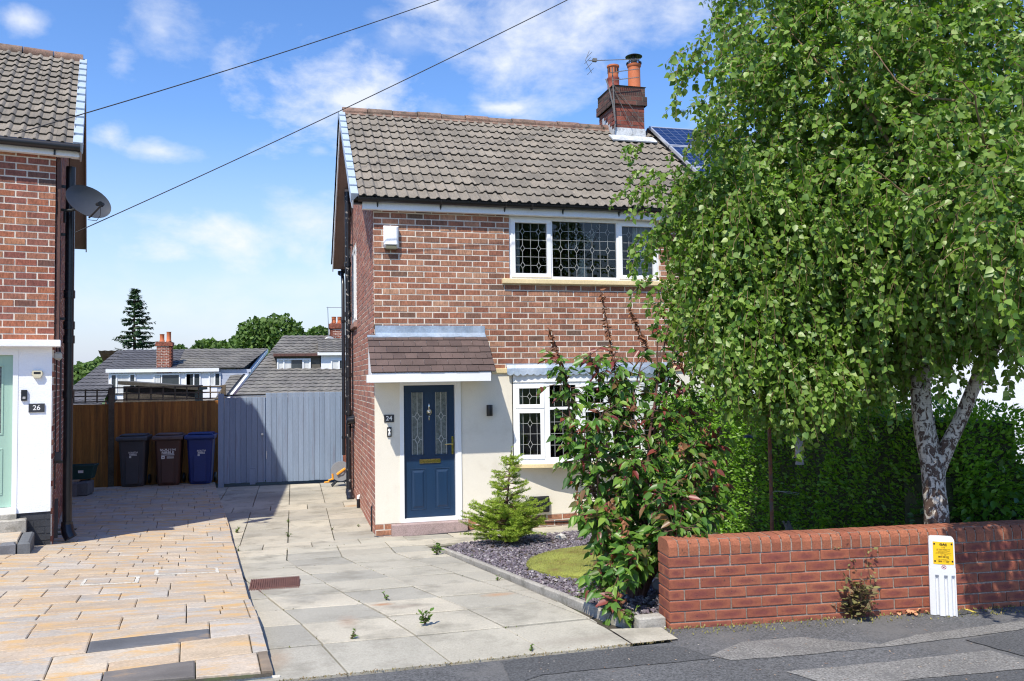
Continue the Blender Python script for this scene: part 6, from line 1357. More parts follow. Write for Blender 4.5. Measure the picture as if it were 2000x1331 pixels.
def rock(name, label, x, y, z, s, m):
    mb = MB(); P = []; n = 9
    for i in range(5):
        for k in range(n):
            t = 2*math.pi*k/n; ph = math.pi*(i+.5)/5; q = s*random.uniform(.75, 1.1); P.append((x+q*math.sin(ph)*math.cos(t), y+q*.7*math.sin(ph)*math.sin(t), z+q*.55*math.cos(ph)))
    fs = [(i*n+k, (i+1)*n+k, (i+1)*n+(k+1) % n, i*n+(k+1) % n) for i in range(4) for k in range(n)]+[tuple(range(n))[::-1], tuple(range(4*n, 5*n))]
    mb.addf(P, fs); tag(mb.build(name, m), label, 'rock')
p = onf(1095, 1058, drive); rock('garden_rock', 'pale knobbly rock on the purple slate next to the mossy mound', p.x, p.y, bedh(p.x, p.y)+.04, .085, M['rock'])
p = onf(1283, 1168, drive); mb = MB(); t = thing('garden_spotlight', 'small round garden spotlight at the left end of the brick wall', 'spotlight', (p.x, p.y, bedh(p.x, p.y)))
Mx = Matrix.Translation((0, 0, .10)) @ Matrix.Rotation(R(100), 4, 'X'); mb.lathe([(.02, -.04), (.045, -.02), (.05, .02), (.042, .022)], n=18, Mx=Mx); mb.tube([(0, 0, -.02), (0, 0, .07)], .008, 6); mb.build('housing', M['steel'], t, smooth=True)
mb = MB(); mb.lathe([(0, .018), (.041, .018)], n=18, Mx=Mx); mb.build('lens', mat('lamp_lens', (.5, .55, .6), .1, 0, 1, 0), t)

# red brick garden wall
WA = R(-5.8); gw = thing('garden_wall', 'low red brick garden wall with rounded soldier coping along the pavement', 'wall', (2.503, 5.303, 0), WA)
WL = 5.5; zb = .40; mb = MB(); bwl = .2262; bh_ = .0752; z_s = .938
nrow = 7
for r in range(nrow+1):
    z1 = z_s-.008-r*bh_; z0 = z1-bh_+.0095
    off = (r % 2)*bwl*.5; x = -off
    while x < WL:
        xa, xb = max(x, -.003)+.005, min(x+bwl, WL)-.005; x += bwl
        if xb-xa < .02: continue
        j = lambda: random.uniform(-.0015, .0015)
        if xa < .01:
            xa = .002; cut = .105 if r % 2 else .215
            if r % 2: mb.cham(xa+j(), xb+j(), -.003+j(), .100, z0+j(), z1+j(), .004, 0, uvf=True); mb.cham(xa+j(), xb+j(), .110, .218, z0+j(), z1+j(), .004, 0, uvf=True); continue
        mb.cham(xa+j(), xb+j(), -.003+j(), .218, z0+j(), z1+j(), .004, 0, uvf=True)
x = 0; i = 0
while x < WL:
    w = .0655; xa, xb = x+.0035, x+w+.003
    prof = [(-.004, z_s+.002), (-.004, z_s+.062), (.004, z_s+.085), (.022, z_s+.102), (.045, z_s+.108), (.175, z_s+.108), (.198, z_s+.102), (.215, z_s+.085), (.222, z_s+.062), (.222, z_s+.002)]
    jj = random.uniform(-.0015, .0015); c = .003
    P = [(xa+c, y+(.002 if y < .1 else -.002), z-.002) for y, z in prof]+[(xa, y+jj, z+jj) for y, z in prof]
    P = [(xa, y+jj, z+jj) for y, z in prof]+[(xb, y+jj, z+jj) for y, z in prof]; n = len(prof)
    mb.addf(P, [(k, k+n, k+1+n, k+1) for k in range(n-1)]+[tuple(range(n)), tuple(range(2*n-1, n-1, -1))], 1); x += .0765; i += 1
M['coping'] = mat('orange_red_coping_brick', [(.285, .096, .05), (.325, .112, .057), (.26, .083, .045), (.345, .125, .064)], .88, .15, 5, .22, 90, .6, 140, .006, dirt=(.10, .045, .03), dirt_scale=22, dirt_lo=.62, dirt_hi=.68)
mb.v = [(x+random.uniform(-.0011, .0011), y+random.uniform(-.0011, .0011), z+random.uniform(-.0011, .0011)) for x, y, z in mb.v]; mb.build('brickwork', [M['wallbrick'], M['coping']], gw)
mb = MB(); mb.box(.010, WL-.01, .004, .212, .3, z_s+.003); mb.box(.010, WL-.01, .001, .216, z_s+.001, z_s+.060); mb.box(.010, WL-.01, .006, .21, z_s+.06, z_s+.082); mb.box(.010, WL-.01, .026, .19, z_s+.08, z_s+.104); mb.build('mortar', mat('grey_wall_mortar', (.27, .225, .19), .95, .25, 3, .3, 90, .5, 120, .005), gw)
def ww(x, y, z): c, s = math.cos(WA), math.sin(WA); return Vector((2.503+x*c-y*s, 5.303+x*s+y*c, z))

# gas pipeline marker post
mp_ = ww(2.025, -.085, PV); post = thing('marker_post', 'white gas pipeline marker post with yellow sign in front of the brick wall', 'marker post', mp_, R(-37)); post.scale = (.95, .86, .86)
def curvef(x, w, y0=-.052): return y0+.020*(x/(w/2))**2
mb = MB(); n = 16; w = .178
def sect(z, w, grooves=False, depth=.05, sc=1.0):
    P = []
    for i in range(n*3+1):
        x = -w/2+w*i/(n*3); y = curvef(x, w)
        if grooves:
            for gx in (-.048, .012, .062):
                d_ = x-gx
                if -.004 < d_ < .022: y += .026*max(0, math.cos((d_-.009)/.013*math.pi/2))
        P.append((x*sc, y*sc if y < 0 else y, z))
    return P+[(w/2*sc, depth, z), (-w/2*sc, depth, z)]
H_ = .632; levels = [(0, .182, True), (.315, .180, True), (.335, .180, False), (.392, .180, False), (.394, .176, False), (.400, .176, False), (.600, .174, False)]
secs = [sect(z, w_, g) for z, w_, g in levels]
for k, (h_, s_) in enumerate(((.612, 1.0), (.624, .985), (.634, .93), (.640, .8))):
    P = sect(0, .174, False, .05*s_, s_); secs.append([(p[0], p[1], h_+.018*(1-(p[0]/.087)**2) if True else h_) for p in P])
m_ = len(secs[0])
for a, b in zip(secs, secs[1:]): mb.addf(a+b, [(i, (i+1) % m_, m_+(i+1) % m_, m_+i) for i in range(m_)])
mb.face(secs[-1]); mb.build('post_body', M['postwhite'], post, smooth=True)
mb = MB(); k = 12; x0, x1, z0, z1 = -.060, .078, .425, .610
for i in range(k):
    xa, xb = x0+(x1-x0)*i/k, x0+(x1-x0)*(i+1)/k; mb.face([(xa, curvef(xa, .176)-.003, z0), (xb, curvef(xb, .176)-.003, z0), (xb, curvef(xb, .176)-.003, z1), (xa, curvef(xa, .176)-.003, z1)])
mb.build('sign_plate', M['yellow'], post)
for bx_, bz_ in ((-.050, .592), (.067, .594), (-.048, .450), (.069, .452)):
    mb = MB(); mb.lathe([(0, .004), (.0058, .004), (.0065, 0)], n=12, Mx=Matrix.Translation((bx_, curvef(bx_, .176)-.0035, bz_)) @ Matrix.Rotation(R(90), 4, 'X')); mb.build('bolt', M['black'], post)
yb_ = -.0595
for s, z, h_, bo, sx in (('GAS', .591, .0150, .05, 1.3), ('LTS', .568, .0090, .0, 1.2), ('HP GAS PIPELINE', .549, .0082, .01, 1.12), ('BEFORE EXCAVATING', .533, .0050, 0, 1.1), ('OR FOR GENERAL ENQUIRIES', .521, .0050, 0, 1.15), ('CALL FREE', .507, .0050, 0, 1.2), ('0800 688 588', .490, .0088, .03, 1.1), ('IN CASE OF EMERGENCY CALL', .468, .0046, 0, 1.1), ('0800 111 999', .452, .0088, .03, 1.05)):
    text(post, s, .009, yb_, z, h_, M['black'], bold=bo, sx=sx, ext=.0005)
mb = MB(); c_ = (.009, -.0535, .400+.003)
for i in range(28):
    t0, t1 = 2*math.pi*i/28, 2*math.pi*(i+1)/28
    mb.face([(c_[0]+math.cos(t)*r_, c_[1], c_[2]+math.sin(t)*r_) for t, r_ in ((t0, .0165), (t1, .0165), (t1, .0140), (t0, .0140))][::-1])
mb.face([(c_[0]-.0120, c_[1]-.0004, c_[2]+.0095), (c_[0]-.0098, c_[1]-.0004, c_[2]+.0118), (c_[0]+.0118, c_[1]-.0004, c_[2]-.0098), (c_[0]+.0098, c_[1]-.0004, c_[2]-.0120)][::-1])
for p_ in ([(-.009, -.003), (-.002, -.004), (.001, .001), (-.005, .004)], [(.0, .001), (.002, -.001), (.009, .005), (.007, .008)], [(-.008, -.006), (-.003, -.009), (-.001, -.005)]):
    mb.face([(c_[0]+a, c_[1]+.0004, c_[2]+b) for a, b in p_], 1)
mb.build('warning_symbol', [M['red'], M['black']], post)
def stripe(pxs, w, name, label):
    mb = MB(); pts = [on(u, v, 2, PV) for u, v in pxs]
    for p, q in zip(pts, pts[1:]):
        d = (q-p).normalized(); nr = Vector((-d.y, d.x, 0))*w/2; mb.face([(v.x+random.uniform(-.004, .004), v.y+random.uniform(-.003, .003), PV+.003) for v in (p-nr, q-nr, q+nr, p+nr)])
    tag(mb.build(name, M['yellowline']), kind='structure')
stripe([(1806, 1190), (1822, 1195), (1842, 1198), (1862, 1201)], .024, 'yellow_marking', '')
stripe([(1870, 1186), (1884, 1190), (1896, 1194), (1908, 1198)], .028, 'yellow_marking', '')
mb = MB(); pts = [on(u, v, 2, PV) for u, v in ((1812, 1191), (1866, 1186), (1905, 1197), (1868, 1202))]; mb.face([(p.x, p.y, PV+.001) for p in pts]); tag(mb.build('pavement_patch', M['tarmacdark']), kind='structure')

def crv(pts, k=5):
    P = [Vector(p) for p in pts]; o = []
    for i in range(len(P)-1):
        a, b, c, d = P[max(i-1, 0)], P[i], P[i+1], P[min(i+2, len(P)-1)]
        for j in range(k):
            t = j/k; o.append(.5*((2*b)+(c-a)*t+(2*a-5*b+4*c-d)*t*t+(3*b-a-3*c+d)*t**3))
    return o+[P[-1]]
# ---------------- hedge
hg = thing('garden_hedge', 'dense clipped green privet hedge running from the house to the brick wall', 'hedge', (5.55, 8.6, 0))
hx0, hx1, hy0, hy1, htop = 5.28, 6.1, 5.62, 11.60, 1.90
mb = MB(); mb.box(hx0+.14-5.55, hx1-.14-5.55, hy0+.12-8.6, hy1-8.6, .05, htop-.14); mb.build('light_block_core', M['hedgecore'], hg)  # solid dark box added inside the hedge to block light
def hedge_leaves(nn_, face, smin, smax):
    P = np.zeros((nn_, 3)); N0 = np.zeros((nn_, 3)); u = rng.random(nn_); v = rng.random(nn_); dep = rng.random(nn_)**1.5*.20
    if face == 'side':
        y = hy0+(hy1-hy0)*u; z = .02+(htop-.02)*v; bul = .06*np.sin(y*3.1+z*2)+.05*np.sin(z*5.2+y*1.7)+.035*np.sin(y*11)
        P[:] = np.stack([hx0+bul+dep-.02, y, z], 1); N0[:] = (-1, 0, .25)
    elif face == 'top':
        x = hx0+(hx1-hx0)*u; y = hy0+(hy1-hy0)*v; P[:] = np.stack([x, y, htop-dep+.07*np.sin(y*4.1)+.05*np.sin(x*7+y*9)], 1); N0[:] = (0, 0, 1)
    else:
        x = hx0+(hx1-hx0)*u; z = .3+(htop-.3)*v; P[:] = np.stack([x, hy0+dep+.04*np.sin(z*7+x*5), z], 1); N0[:] = (0, -1, .25)
    D = N0*.9+rv(nn_)*.75; D[:, 2] += .1
    return P-np.array([5.55, 8.6, 0]), D, N0+rv(nn_)*.55+np.array([0, 0, .6]), rng.uniform(smin, smax, nn_)
sets = [hedge_leaves(26000, 'side', .028, .055), hedge_leaves(6000, 'top', .028, .055), hedge_leaves(4500, 'end', .03, .055)]
P, D, Nn, S = [np.concatenate([s[i] for s in sets]) for i in range(4)]
leafmesh('foliage', P, D, Nn, S, M['hedge'], hg, 'oval')
# larger-leaved laurel at the right
la = thing('laurel_bush', 'glossy broad-leaved bush behind the wall, right of the birch trunk', 'bush', (5.75, 5.75, .4))
P, D = cloud_pts([((.05, -.05, .62), (.62, .28, .52)), ((.75, .1, .65), (.55, .35, .55)), ((-.35, .15, .35), (.35, .3, .45))], 2600, .5)
leafmesh('foliage', P, D+rv(len(P))*.6-np.array([0, 0, .4]), D+rv(len(P))*.5+np.array([0, 0, .7]), rng.uniform(.05, .10, len(P)), mat('laurel_leaf', [(.04, .11, .012), (.07, .17, .02), (.11, .22, .03)], .3, .2, 1.5, 0, transl=.25), la, 'oval', curl=.2)
mb = MB(); mb.box(-.5, 1.2, .0, .5, .0, .9); mb.build('light_block_core', M['hedgecore'], la)  # same added dark box, closing off light behind the laurel leaves

# ---------------- trees: branch + drooping strand builder
def strand_leaves(roots, dirs, lens, spacing, size, droop=1.0, wind=(0.0, 0.0), out=None, twig=None, face_sun=.5):
    for o, d, L in zip(roots, dirs, lens):
        p = Vector(o); v = Vector(d).normalized()*1.0; n = max(3, int(L/spacing)); pts = [p.copy()]; sd_ = 1
        for i in range(n):
            v = (v+Vector((wind[0]+random.gauss(0, .16), wind[1]+random.gauss(0, .16), -droop*.16+random.gauss(0, .08)))).normalized(); p = p+v*spacing; pts.append(p.copy())
            for _ in range(2 if random.random() < .35 else 1):
                side = v.cross(Vector((random.gauss(0, 1), random.gauss(0, 1), random.gauss(0, 1)))); side = side.normalized() if side.length > 1e-4 else Vector((1, 0, 0))
                ld = side*.85+v*.35+Vector((random.gauss(.15, .35), random.gauss(0, .35), -.55)); out[0].append(p+side*.008); out[1].append(ld)
                out[2].append(Vector((random.gauss(0, .8), random.gauss(-.5, .8), random.gauss(.35, .6)))); out[3].append(size*random.uniform(.55, 1.28))
            sd_ = -sd_
        if twig is not None: 
            q = pts[::max(1, len(pts)//4)]; 
            if q[-1] != pts[-1]: q.append(pts[-1])
            twig.tube(q, [.0030*(1-.6*i/len(q)) for i in range(len(q))], 3, cap=False)
def pcen(u, v, z): return at(u, v, z)
bt = ww(2.62, .55, .40); BT = at(1826, 1010, 6.35); BT = Vector((BT.x, BT.y, .42))
birch = thing('birch_tree', 'large silver birch with forked white trunk and hanging leafy twigs behind the brick wall', 'tree', BT)
def bl(p): return Vector(p)-BT
fork = pcen(1836, 905, 6.42); L1 = pcen(1797, 745, 6.5); L1b = pcen(1822, 672, 6.6); L1c = pcen(1838, 560, 6.9)
R1 = pcen(1900, 760, 6.30); R1b = pcen(1950, 655, 6.2); R1c = pcen(1970, 560, 6.2)
mb = MB()
mb.tube([bl(p) for p in (BT, pcen(1829, 1000, 6.36), pcen(1824, 950, 6.4), pcen(1822, 905, 6.42), pcen(1808, 850, 6.45), pcen(1800, 800, 6.47), L1, L1b, L1c, pcen(1800, 420, 7.2), pcen(1790, 250, 7.4), pcen(1800, 60, 7.5), pcen(1810, -150, 7.5))], [.105, .088, .082, .090, .080, .074, .074, .062, .06, .05, .04, .03, .015], 18)
mb.tube([bl(p) for p in (pcen(1830, 925, 6.41), pcen(1852, 868, 6.38), pcen(1878, 815, 6.34), R1, pcen(1928, 700, 6.25), R1b, R1c, pcen(1990, 400, 6.4), pcen(2000, 150, 6.6), pcen(2020, -100, 6.8))], [.055, .056, .050, .048, .052, .050, .042, .034, .025, .012], 16)
limbs = [(L1c, (1700, 430, 7.3), (1560, 300, 7.6), (1450, 200, 7.8), .04), (L1b, (1720, 560, 7.0), (1600, 500, 7.3), (1450, 450, 7.0), .035), (L1c, (1640, 380, 7.2), (1450, 360, 7.4), (1320, 370, 7.3), .035),
         (L1c, (1720, 300, 6.6), (1600, 120, 6.6), (1500, 20, 6.9), .035), (R1c, (1900, 480, 5.9), (1800, 400, 5.6), (1700, 330, 5.5), .035), (R1b, (1980, 560, 5.8), (1950, 480, 5.4), (1850, 420, 5.2), .03),
         (R1c, (2050, 420, 6.4), (2150, 300, 6.6), (2250, 250, 6.8), .04), (L1c, (1860, 300, 7.6), (1900, 150, 8.0), (1950, 0, 8.2), .035), (L1b, (1700, 640, 6.6), (1600, 620, 6.5), (1500, 640, 6.7), .025),
         (pcen(1800, 420, 7.2), (1650, 150, 7.4), (1560, 0, 7.6), (1450, -80, 7.8), .03), (R1c, (1880, 300, 6.0), (1780, 180, 5.9), (1680, 60, 6.0), .03), (pcen(1990, 400, 6.4), (1990, 300, 5.8), (1900, 190, 5.4), (1860, 150, 5.3), .022)]
mb.build('trunk', M['bark'], birch, smooth=True)
mb = MB()
for (s, a, b, c, r_) in limbs: q = crv([bl(s), bl(pcen(*a))+Vector((random.gauss(0, .12), random.gauss(0, .12), random.gauss(0, .1))), bl(pcen(*b)), bl(pcen(*c))]); q = [q[0]]+[v+Vector((random.gauss(0, .012), random.gauss(0, .012), random.gauss(0, .012))) for v in q[1:]]; mb.tube(q, [r_*(.6*(1-i/len(q))**1.3+.06) for i in range(len(q))], 8)
mb.build('branches', M['twig'], birch, smooth=True)
# crown masses: (u, v, depth) with half sizes in metres (across, deep, up) and number of strands
CR = [((1590, 250, 7.1), (.92, .8, .95), 230), ((1500, 430, 7.0), (.72, .75, .70), 215), ((1400, 440, 7.1), (.50, .5, .46), 85), ((1320, 410, 7.2), (.28, .3, .33), 20), ((1405, 570, 6.9), (.38, .4, .44), 80),
      ((1500, 630, 6.7), (.50, .5, .50), 130), ((1640, 500, 6.8), (.8, .8, .75), 240), ((1750, 350, 6.6), (.95, .9, .9), 280), ((1650, 120, 6.9), (.9, .9, .85), 220), ((1860, 150, 6.6), (.95, .9, .9), 260),
      ((1880, 450, 6.0), (.75, .6, .8), 230), ((1960, 300, 6.0), (.75, .7, .9), 220), ((1800, 560, 6.2), (.55, .5, .42), 120), ((1960, 560, 5.8), (.40, .45, .40), 90), ((1700, 650, 6.8), (.45, .4, .32), 70), ((1600, 680, 6.6), (.30, .35, .22), 50),
      ((1510, 60, 7.6), (.42, .6, .65), 90), ((1560, -60, 7.4), (.8, .9, .7), 110), ((1750, -80, 7.2), (1.0, 1.0, .8), 150), ((1950, -40, 6.8), (.9, .9, .8), 140), ((2120, 250, 6.8), (1.0, 1.0, 1.3), 130), ((2080, 560, 6.4), (.5, .5, .5), 50),
      ((1470, 270, 7.2), (.32, .4, .45), 50), ((2015, 470, 4.9), (.34, .35, .36), 60), ((1900, 360, 5.3), (.36, .35, .30), 30), ((2040, 380, 5.0), (.45, .5, .45), 60), ((1450, 690, 6.5), (.28, .3, .22), 45), ((1560, 740, 6.4), (.26, .3, .18), 40), ((1650, 715, 6.4), (.22, .3, .14), 22), ((1540, 480, 6.8), (.7, .7, .6), 120)]
out = ([], [], [], []); tw = MB(); rx_ = Vector((math.cos(YAW), -math.sin(YAW), 0)); ry_ = Vector((math.sin(YAW), math.cos(YAW), 0))
for (u, v, z), (ax, ay, az), ns in CR:
    c = pcen(u, v, z); ns = int(ns*2.25)
    dd = rv(ns); rr2 = rng.uniform(.25, 1.0, ns)**.6
    roots, dirs, lens = [], [], []
    for d, q in zip(dd, rr2):
        o = c+rx_*(d[0]*q*ax)+ry_*(d[1]*q*ay)+Vector((0, 0, d[2]*q*az)); roots.append(bl(o)); dirs.append((rx_*d[0]+ry_*d[1])*.7+Vector((0, 0, d[2]*.5+.1))); lens.append(random.uniform(.14, .40)*(1.35 if v > 420 else 1))
    strand_leaves(roots, dirs, lens, .0225, .049, 1.6 if v > 420 else .9, (.03, 0), out, tw)
# stray sprays at the edge of the crown
for (u, v, z, dx, L) in ((1420, 40, 6.22, -1, .5), (1400, 100, 6.22, -1, .45), (1370, 115, 6.30, -1, .40), (1345, 108, 6.30, -.5, .22), (1430, 130, 6.22, -.3, .35), (1420, 190, 6.55, -1, .35), (1360, 205, 6.64, -.6, .2), (1400, 250, 6.72, -.8, .4), (1340, 350, 7.14, -1, .5), (1270, 345, 7.39, -.4, .35), (1250, 290, 7.39, -.1, .3), (1255, 380, 7.39, -.4, .35),
                         (1290, 560, 6.89, -.3, .45), (1300, 470, 7.06, -.7, .4), (1270, 480, 7.14, -.2, .4), (1345, 640, 6.55, -.2, .5), (1420, 650, 6.30, 0, .55), (1470, 700, 7.10, 0, .5), (1540, 720, 6.80, 0, .45), (1560, 760, 6.70, 0, .35), (1590, 720, 6.60, 0, .45), (1650, 700, 6.60, 0, .4), (1515, 690, 7.00, 0, .4), (1990, 640, 5.60, 0, .35), (1720, 690, 6.60, 0, .3), (1900, 600, 5.80, .3, .3)):
    for k in range(4):
        c = bl(pcen(u, v, z))+Vector((random.gauss(0, .06), random.gauss(0, .06), random.gauss(0, .05)))
        strand_leaves([c], [rx_*dx+Vector((0, 0, .2))+ry_*random.gauss(0, .3)], [L*random.uniform(.7, 1.1)], .0225, .049, 1.2, (0, 0), out, tw)

tw.build('twigs', M['twig'], birch)
leafmesh('foliage', out[0], out[1], out[2], out[3], M['leaf'], birch, 'birch')

# ---------------- crab apple like shrub at the wall end
sb = onf(1225, 1190, lambda x, y: drive(x, y)); SB = Vector((2.62, 6.15, bedh(0, 6.15)))
shb = thing('fruiting_shrub', 'tall straggly shrub with glossy red-tinged leaves and dead brown spikes beside the brick wall', 'shrub', SB)
def sl(p): return Vector(p)-SB
tops = [(1090, 700, 6.7), (1150, 690, 6.8), (1200, 690, 6.8), (1260, 680, 6.9), (1320, 700, 6.9), (1180, 800, 6.4), (1300, 800, 6.6), (1360, 860, 6.7), (1120, 830, 6.6), (1240, 900, 6.3), (1360, 980, 6.3), (1150, 1000, 6.3), (1170, 1150, 6.0), (1230, 1120, 5.95), (1290, 960, 6.1), (1395, 930, 6.8), (1310, 610, 6.9), (1285, 590, 6.9), (1340, 1010, 6.2), (1200, 1190, 5.85), (1405, 850, 6.9), (1395, 990, 6.8), (1350, 760, 6.9), (1335, 1030, 5.9), (1370, 900, 6.4)]
mb = MB(); out = ([], [], [], []); mi = []
for k, t_ in enumerate(tops):
    e = sl(at(*t_)); s0 = Vector((random.uniform(-.05, .05), random.uniform(-.05, .05), 0)); mid = s0.lerp(e, .5)+Vector((random.gauss(0, .08), random.gauss(0, .08), .12))
    if t_[1] > 1100: mid = s0.lerp(e, .5)+Vector((0, 0, .35))
    pts = [s0, s0.lerp(mid, .5)+Vector((random.gauss(0, .03), 0, .04)), mid, mid.lerp(e, .5)+Vector((random.gauss(0, .03), 0, .03)), e]
    mb.tube(pts, [.020, .015, .011, .007, .004], 6)
    if t_[1] < 640: rngL = (.80, 1.0, 12)
    else: rngL = (.28, 1.0, 98)
    for i in range(rngL[2]):
        q = random.uniform(rngL[0], rngL[1])*4; j = min(3, int(q)); p = pts[j].lerp(pts[j+1], q-j)
        d = Vector((random.gauss(0, 1), random.gauss(-.2, 1), random.gauss(.1, .7))).normalized(); L = random.uniform(.02, .20)*(1 if t_[1] > 640 else .3); p2 = p+d*L
        if L > .06: mb.tube([p, p2], [.004, .0022], 3, cap=False)
        for w_ in range(3 if L > .05 else 2):
            out[0].append(p2-d*w_*.025); out[1].append(d*.8+Vector((random.gauss(0, .6), random.gauss(0, .6), -.45))); out[2].append(Vector((random.gauss(0, .4), random.gauss(-.5, .4), .8))); out[3].append(random.uniform(.045, .098))
            mi.append(1 if random.random() < (.16 if q > 3.2 else .03) else 0)
mb.build('stems', M['stem'], shb, smooth=True)
leafmesh('foliage', out[0], out[1], out[2], out[3], [M['shrub'], M['redleaf']], shb, 'ovate', mi=mi, curl=.28, fold=.25)
print('shrub leaves', len(out[0]))
out = ([], [], [], []); mb = MB()
for (ua, va, ub, vb, z) in ((1108, 745, 1070, 640, 6.7), (1200, 720, 1172, 565, 6.8), (1268, 690, 1228, 605, 6.9)):
    a, b = sl(at(ua, va, z)), sl(at(ub, vb, z)); mb.tube([a, a.lerp(b, .5)+Vector((.01, 0, 0)), b], [.006, .005, .003], 5)
    for i in range(110):
        t = random.random(); p = a.lerp(b, t); d = Vector((random.gauss(0, 1), random.gauss(0, 1), random.gauss(-.3, .7))); out[0].append(p); out[1].append(d); out[2].append(Vector((random.gauss(0, 1), random.gauss(0, 1), random.gauss(0, 1)))); out[3].append(random.uniform(.018, .045))
for (u, v, z) in ((1378, 838, 6.7), (1240, 790, 6.5), (1360, 950, 6.5), (1330, 870, 6.3), (1190, 985, 6.2), (1390, 770, 6.8), (1222, 1020, 6.1), (1335, 700, 6.9), (1210, 1165, 5.9), (1130, 975, 6.4)):
    c = sl(at(u, v, z))
    for i in range(16): out[0].append(c+Vector((random.gauss(0, .02), random.gauss(0, .02), random.gauss(0, .04)))); out[1].append((random.gauss(0, .5), random.gauss(0, .5), -1)); out[2].append((random.gauss(0, 1), random.gauss(0, 1), .2)); out[3].append(random.uniform(.02, .05))
mb.build('dead_stems', M['stem'], shb); leafmesh('dead_leaves', out[0], out[1], out[2], out[3], M['deadleaf'], shb, 'oval', curl=.6, fold=.5)
mb = MB()
for (u, v, z) in [(1290, 612, 6.88), (1296, 622, 6.88), (1286, 620, 6.88), (1308, 656, 6.88), (1288, 652, 6.88), (1292, 640, 6.88)]+[(random.uniform(1110, 1330), random.uniform(720, 1130), random.uniform(6.0, 6.5)) for _ in range(46)]:
    c = sl(at(u, v, z)); s = .009; mb = MB(); mb.lathe([(0, -s), (s*.7, -s*.7), (s, 0), (s*.7, s*.7), (0, s)], (0, 0, 0), 8); mb.build('berry', M['berry'], shb, smooth=True, loc=c)

# ---------------- bright young spruce by the door
sbp = onf(985, 1066, drive); SP = Vector((sbp.x+.02, sbp.y, bedh(0, sbp.y))); ys = thing('young_spruce', 'small bright yellow-green spruce on the slate bed beside the front door', 'conifer', SP)
Hs = at(1000, 880, (SP-CP).dot(fw)).z-SP.z; mb = MB(); lean = Vector((.09, 0, 0)); mb.tube([(0, 0, 0), lean*.3+Vector((0, 0, Hs*.5)), lean+Vector((0, 0, Hs))], [.022, .014, .004], 8)
NP, NDr, NN, NS = [], [], [], []
def needles(a, b, dens=150, L=.017):
    d = (b-a); ln = d.length
    if ln < 1e-4: return
    d.normalize()
    for i in range(int(ln*dens*1.9)):
        t = random.random(); p = a.lerp(b, t); s = d.cross(Vector((random.gauss(0, 1), random.gauss(0, 1), random.gauss(0, 1))))
        if s.length < 1e-4: continue
        s.normalize(); NP.append(p); NDr.append(s+d*.7+Vector((0, 0, .15))); NN.append(Vector((random.gauss(0, 1), random.gauss(0, 1), random.gauss(0, 1)))); NS.append(L*random.uniform(.8, 1.3))
zz = .07
while zz < Hs*.97:
    f = 1-zz/Hs; Lb = (.50-.25*max(0, zz-.15)) if zz < .42 else .07+.40*f**.9; nbr = 17 if zz < .42 else 8
    for k in range(nbr):
        a = random.uniform(0, 2*math.pi); L = Lb*random.uniform(.55, 1.2); o = lean*(zz/Hs)**1.5+Vector((0, 0, zz)); el_ = random.uniform(.0, .42) if zz > .4 else random.uniform(-.05, .45)
        tip = o+Vector((math.cos(a)*L, math.sin(a)*L, L*el_)); mid = o.lerp(tip, .5)+Vector((0, 0, -.02)); mb.tube([o, mid, tip], [.006, .004, .002], 4, cap=False)
        needles(mid.lerp(o, .4), mid, 150); needles(mid, tip, 190)
        for q in range(int(L*22)+2):
            t = random.uniform(.25, .98); p = o.lerp(mid, t*2) if t < .5 else mid.lerp(tip, t*2-1); sdv = Vector((-math.sin(a), math.cos(a), 0))*random.choice([-1, 1]); e = p+(sdv*.8+(tip-o).normalized()*.8+Vector((0, 0, random.uniform(-.12, .22))))*random.uniform(.03, .11)*(1.2-t*.6)
            needles(p, e, 230)
    zz += .042 if zz < .42 else .075
needles(Vector((lean.x*.7, 0, Hs*.82)), lean+Vector((0, 0, Hs*1.03)), 260)
mb.build('trunk', M['stem'], ys); leafmesh('needles', NP, NDr, NN, [s*1.35 for s in NS], M['needle'], ys, 'needle'); print('needles', len(NP))

# ---------------- pole, feeder, stump, small things in the garden
p0, p1 = at(1509, 1060, 7.4), at(1510, 800, 7.4); t = thing('rusty_pole', 'thin rusty metal pole with loose wire standing before the hedge', 'pole', (p0.x, p0.y, .3))
mb = MB(); mb.tube([(0, 0, 0), (.0, 0, p1.z-.3)], .017, 8); mb.build('pole_shaft', M['rust'], t, smooth=True)
mb = MB(); wz = at(1510, 962, 7.4).z-.3; mb.tube([(0, -.02, wz), (.06, -.03, wz+.01), (.14, -.05, wz-.012), (.24, -.04, wz-.03), (.27, -.03, wz-.02), (.18, -.03, wz-.005), (.08, -.02, wz+.004), (.02, -.02, wz+.012)], .0016, 5); mb.build('wire', M['steel'], t)
p = at(1562, 905, 7.2); t = thing('bird_feeder', 'hanging clear tube bird feeder under the birch leaves', 'bird feeder', p)
mb = MB(); mb.lathe([(.030, .0), (.033, .02), (.033, .20), (.028, .21)], n=16); mb.build('tube', mat('cloudy_plastic', (.35, .34, .38), .25, .2, 20, .2, 80), t, smooth=True)
mb = MB(); mb.lathe([(.042, .205), (.040, .225), (0, .235)], n=16); mb.lathe([(0, -.012), (.038, -.012), (.038, .005), (0, .006)], n=16); mb.tube([(0, 0, .23), (0, 0, .75)], .003, 4); mb.tube([(-.06, 0, .05), (.06, 0, .05)], .004, 5); mb.build('cap', M['reel'], t)
p = at(1461, 855, 8.4); t = thing('hanging_dish', 'small dark hanging bird dish against the sunlit hedge', 'bird feeder', p)
mb = MB(); mb.lathe([(.0, .03), (.03, .025), (.05, .005), (.052, 0), (0, .0)], n=16); mb.tube([(0, 0, .03), (0, 0, .5)], .003, 4); mb.build('dish', M['plastic_black'], t)
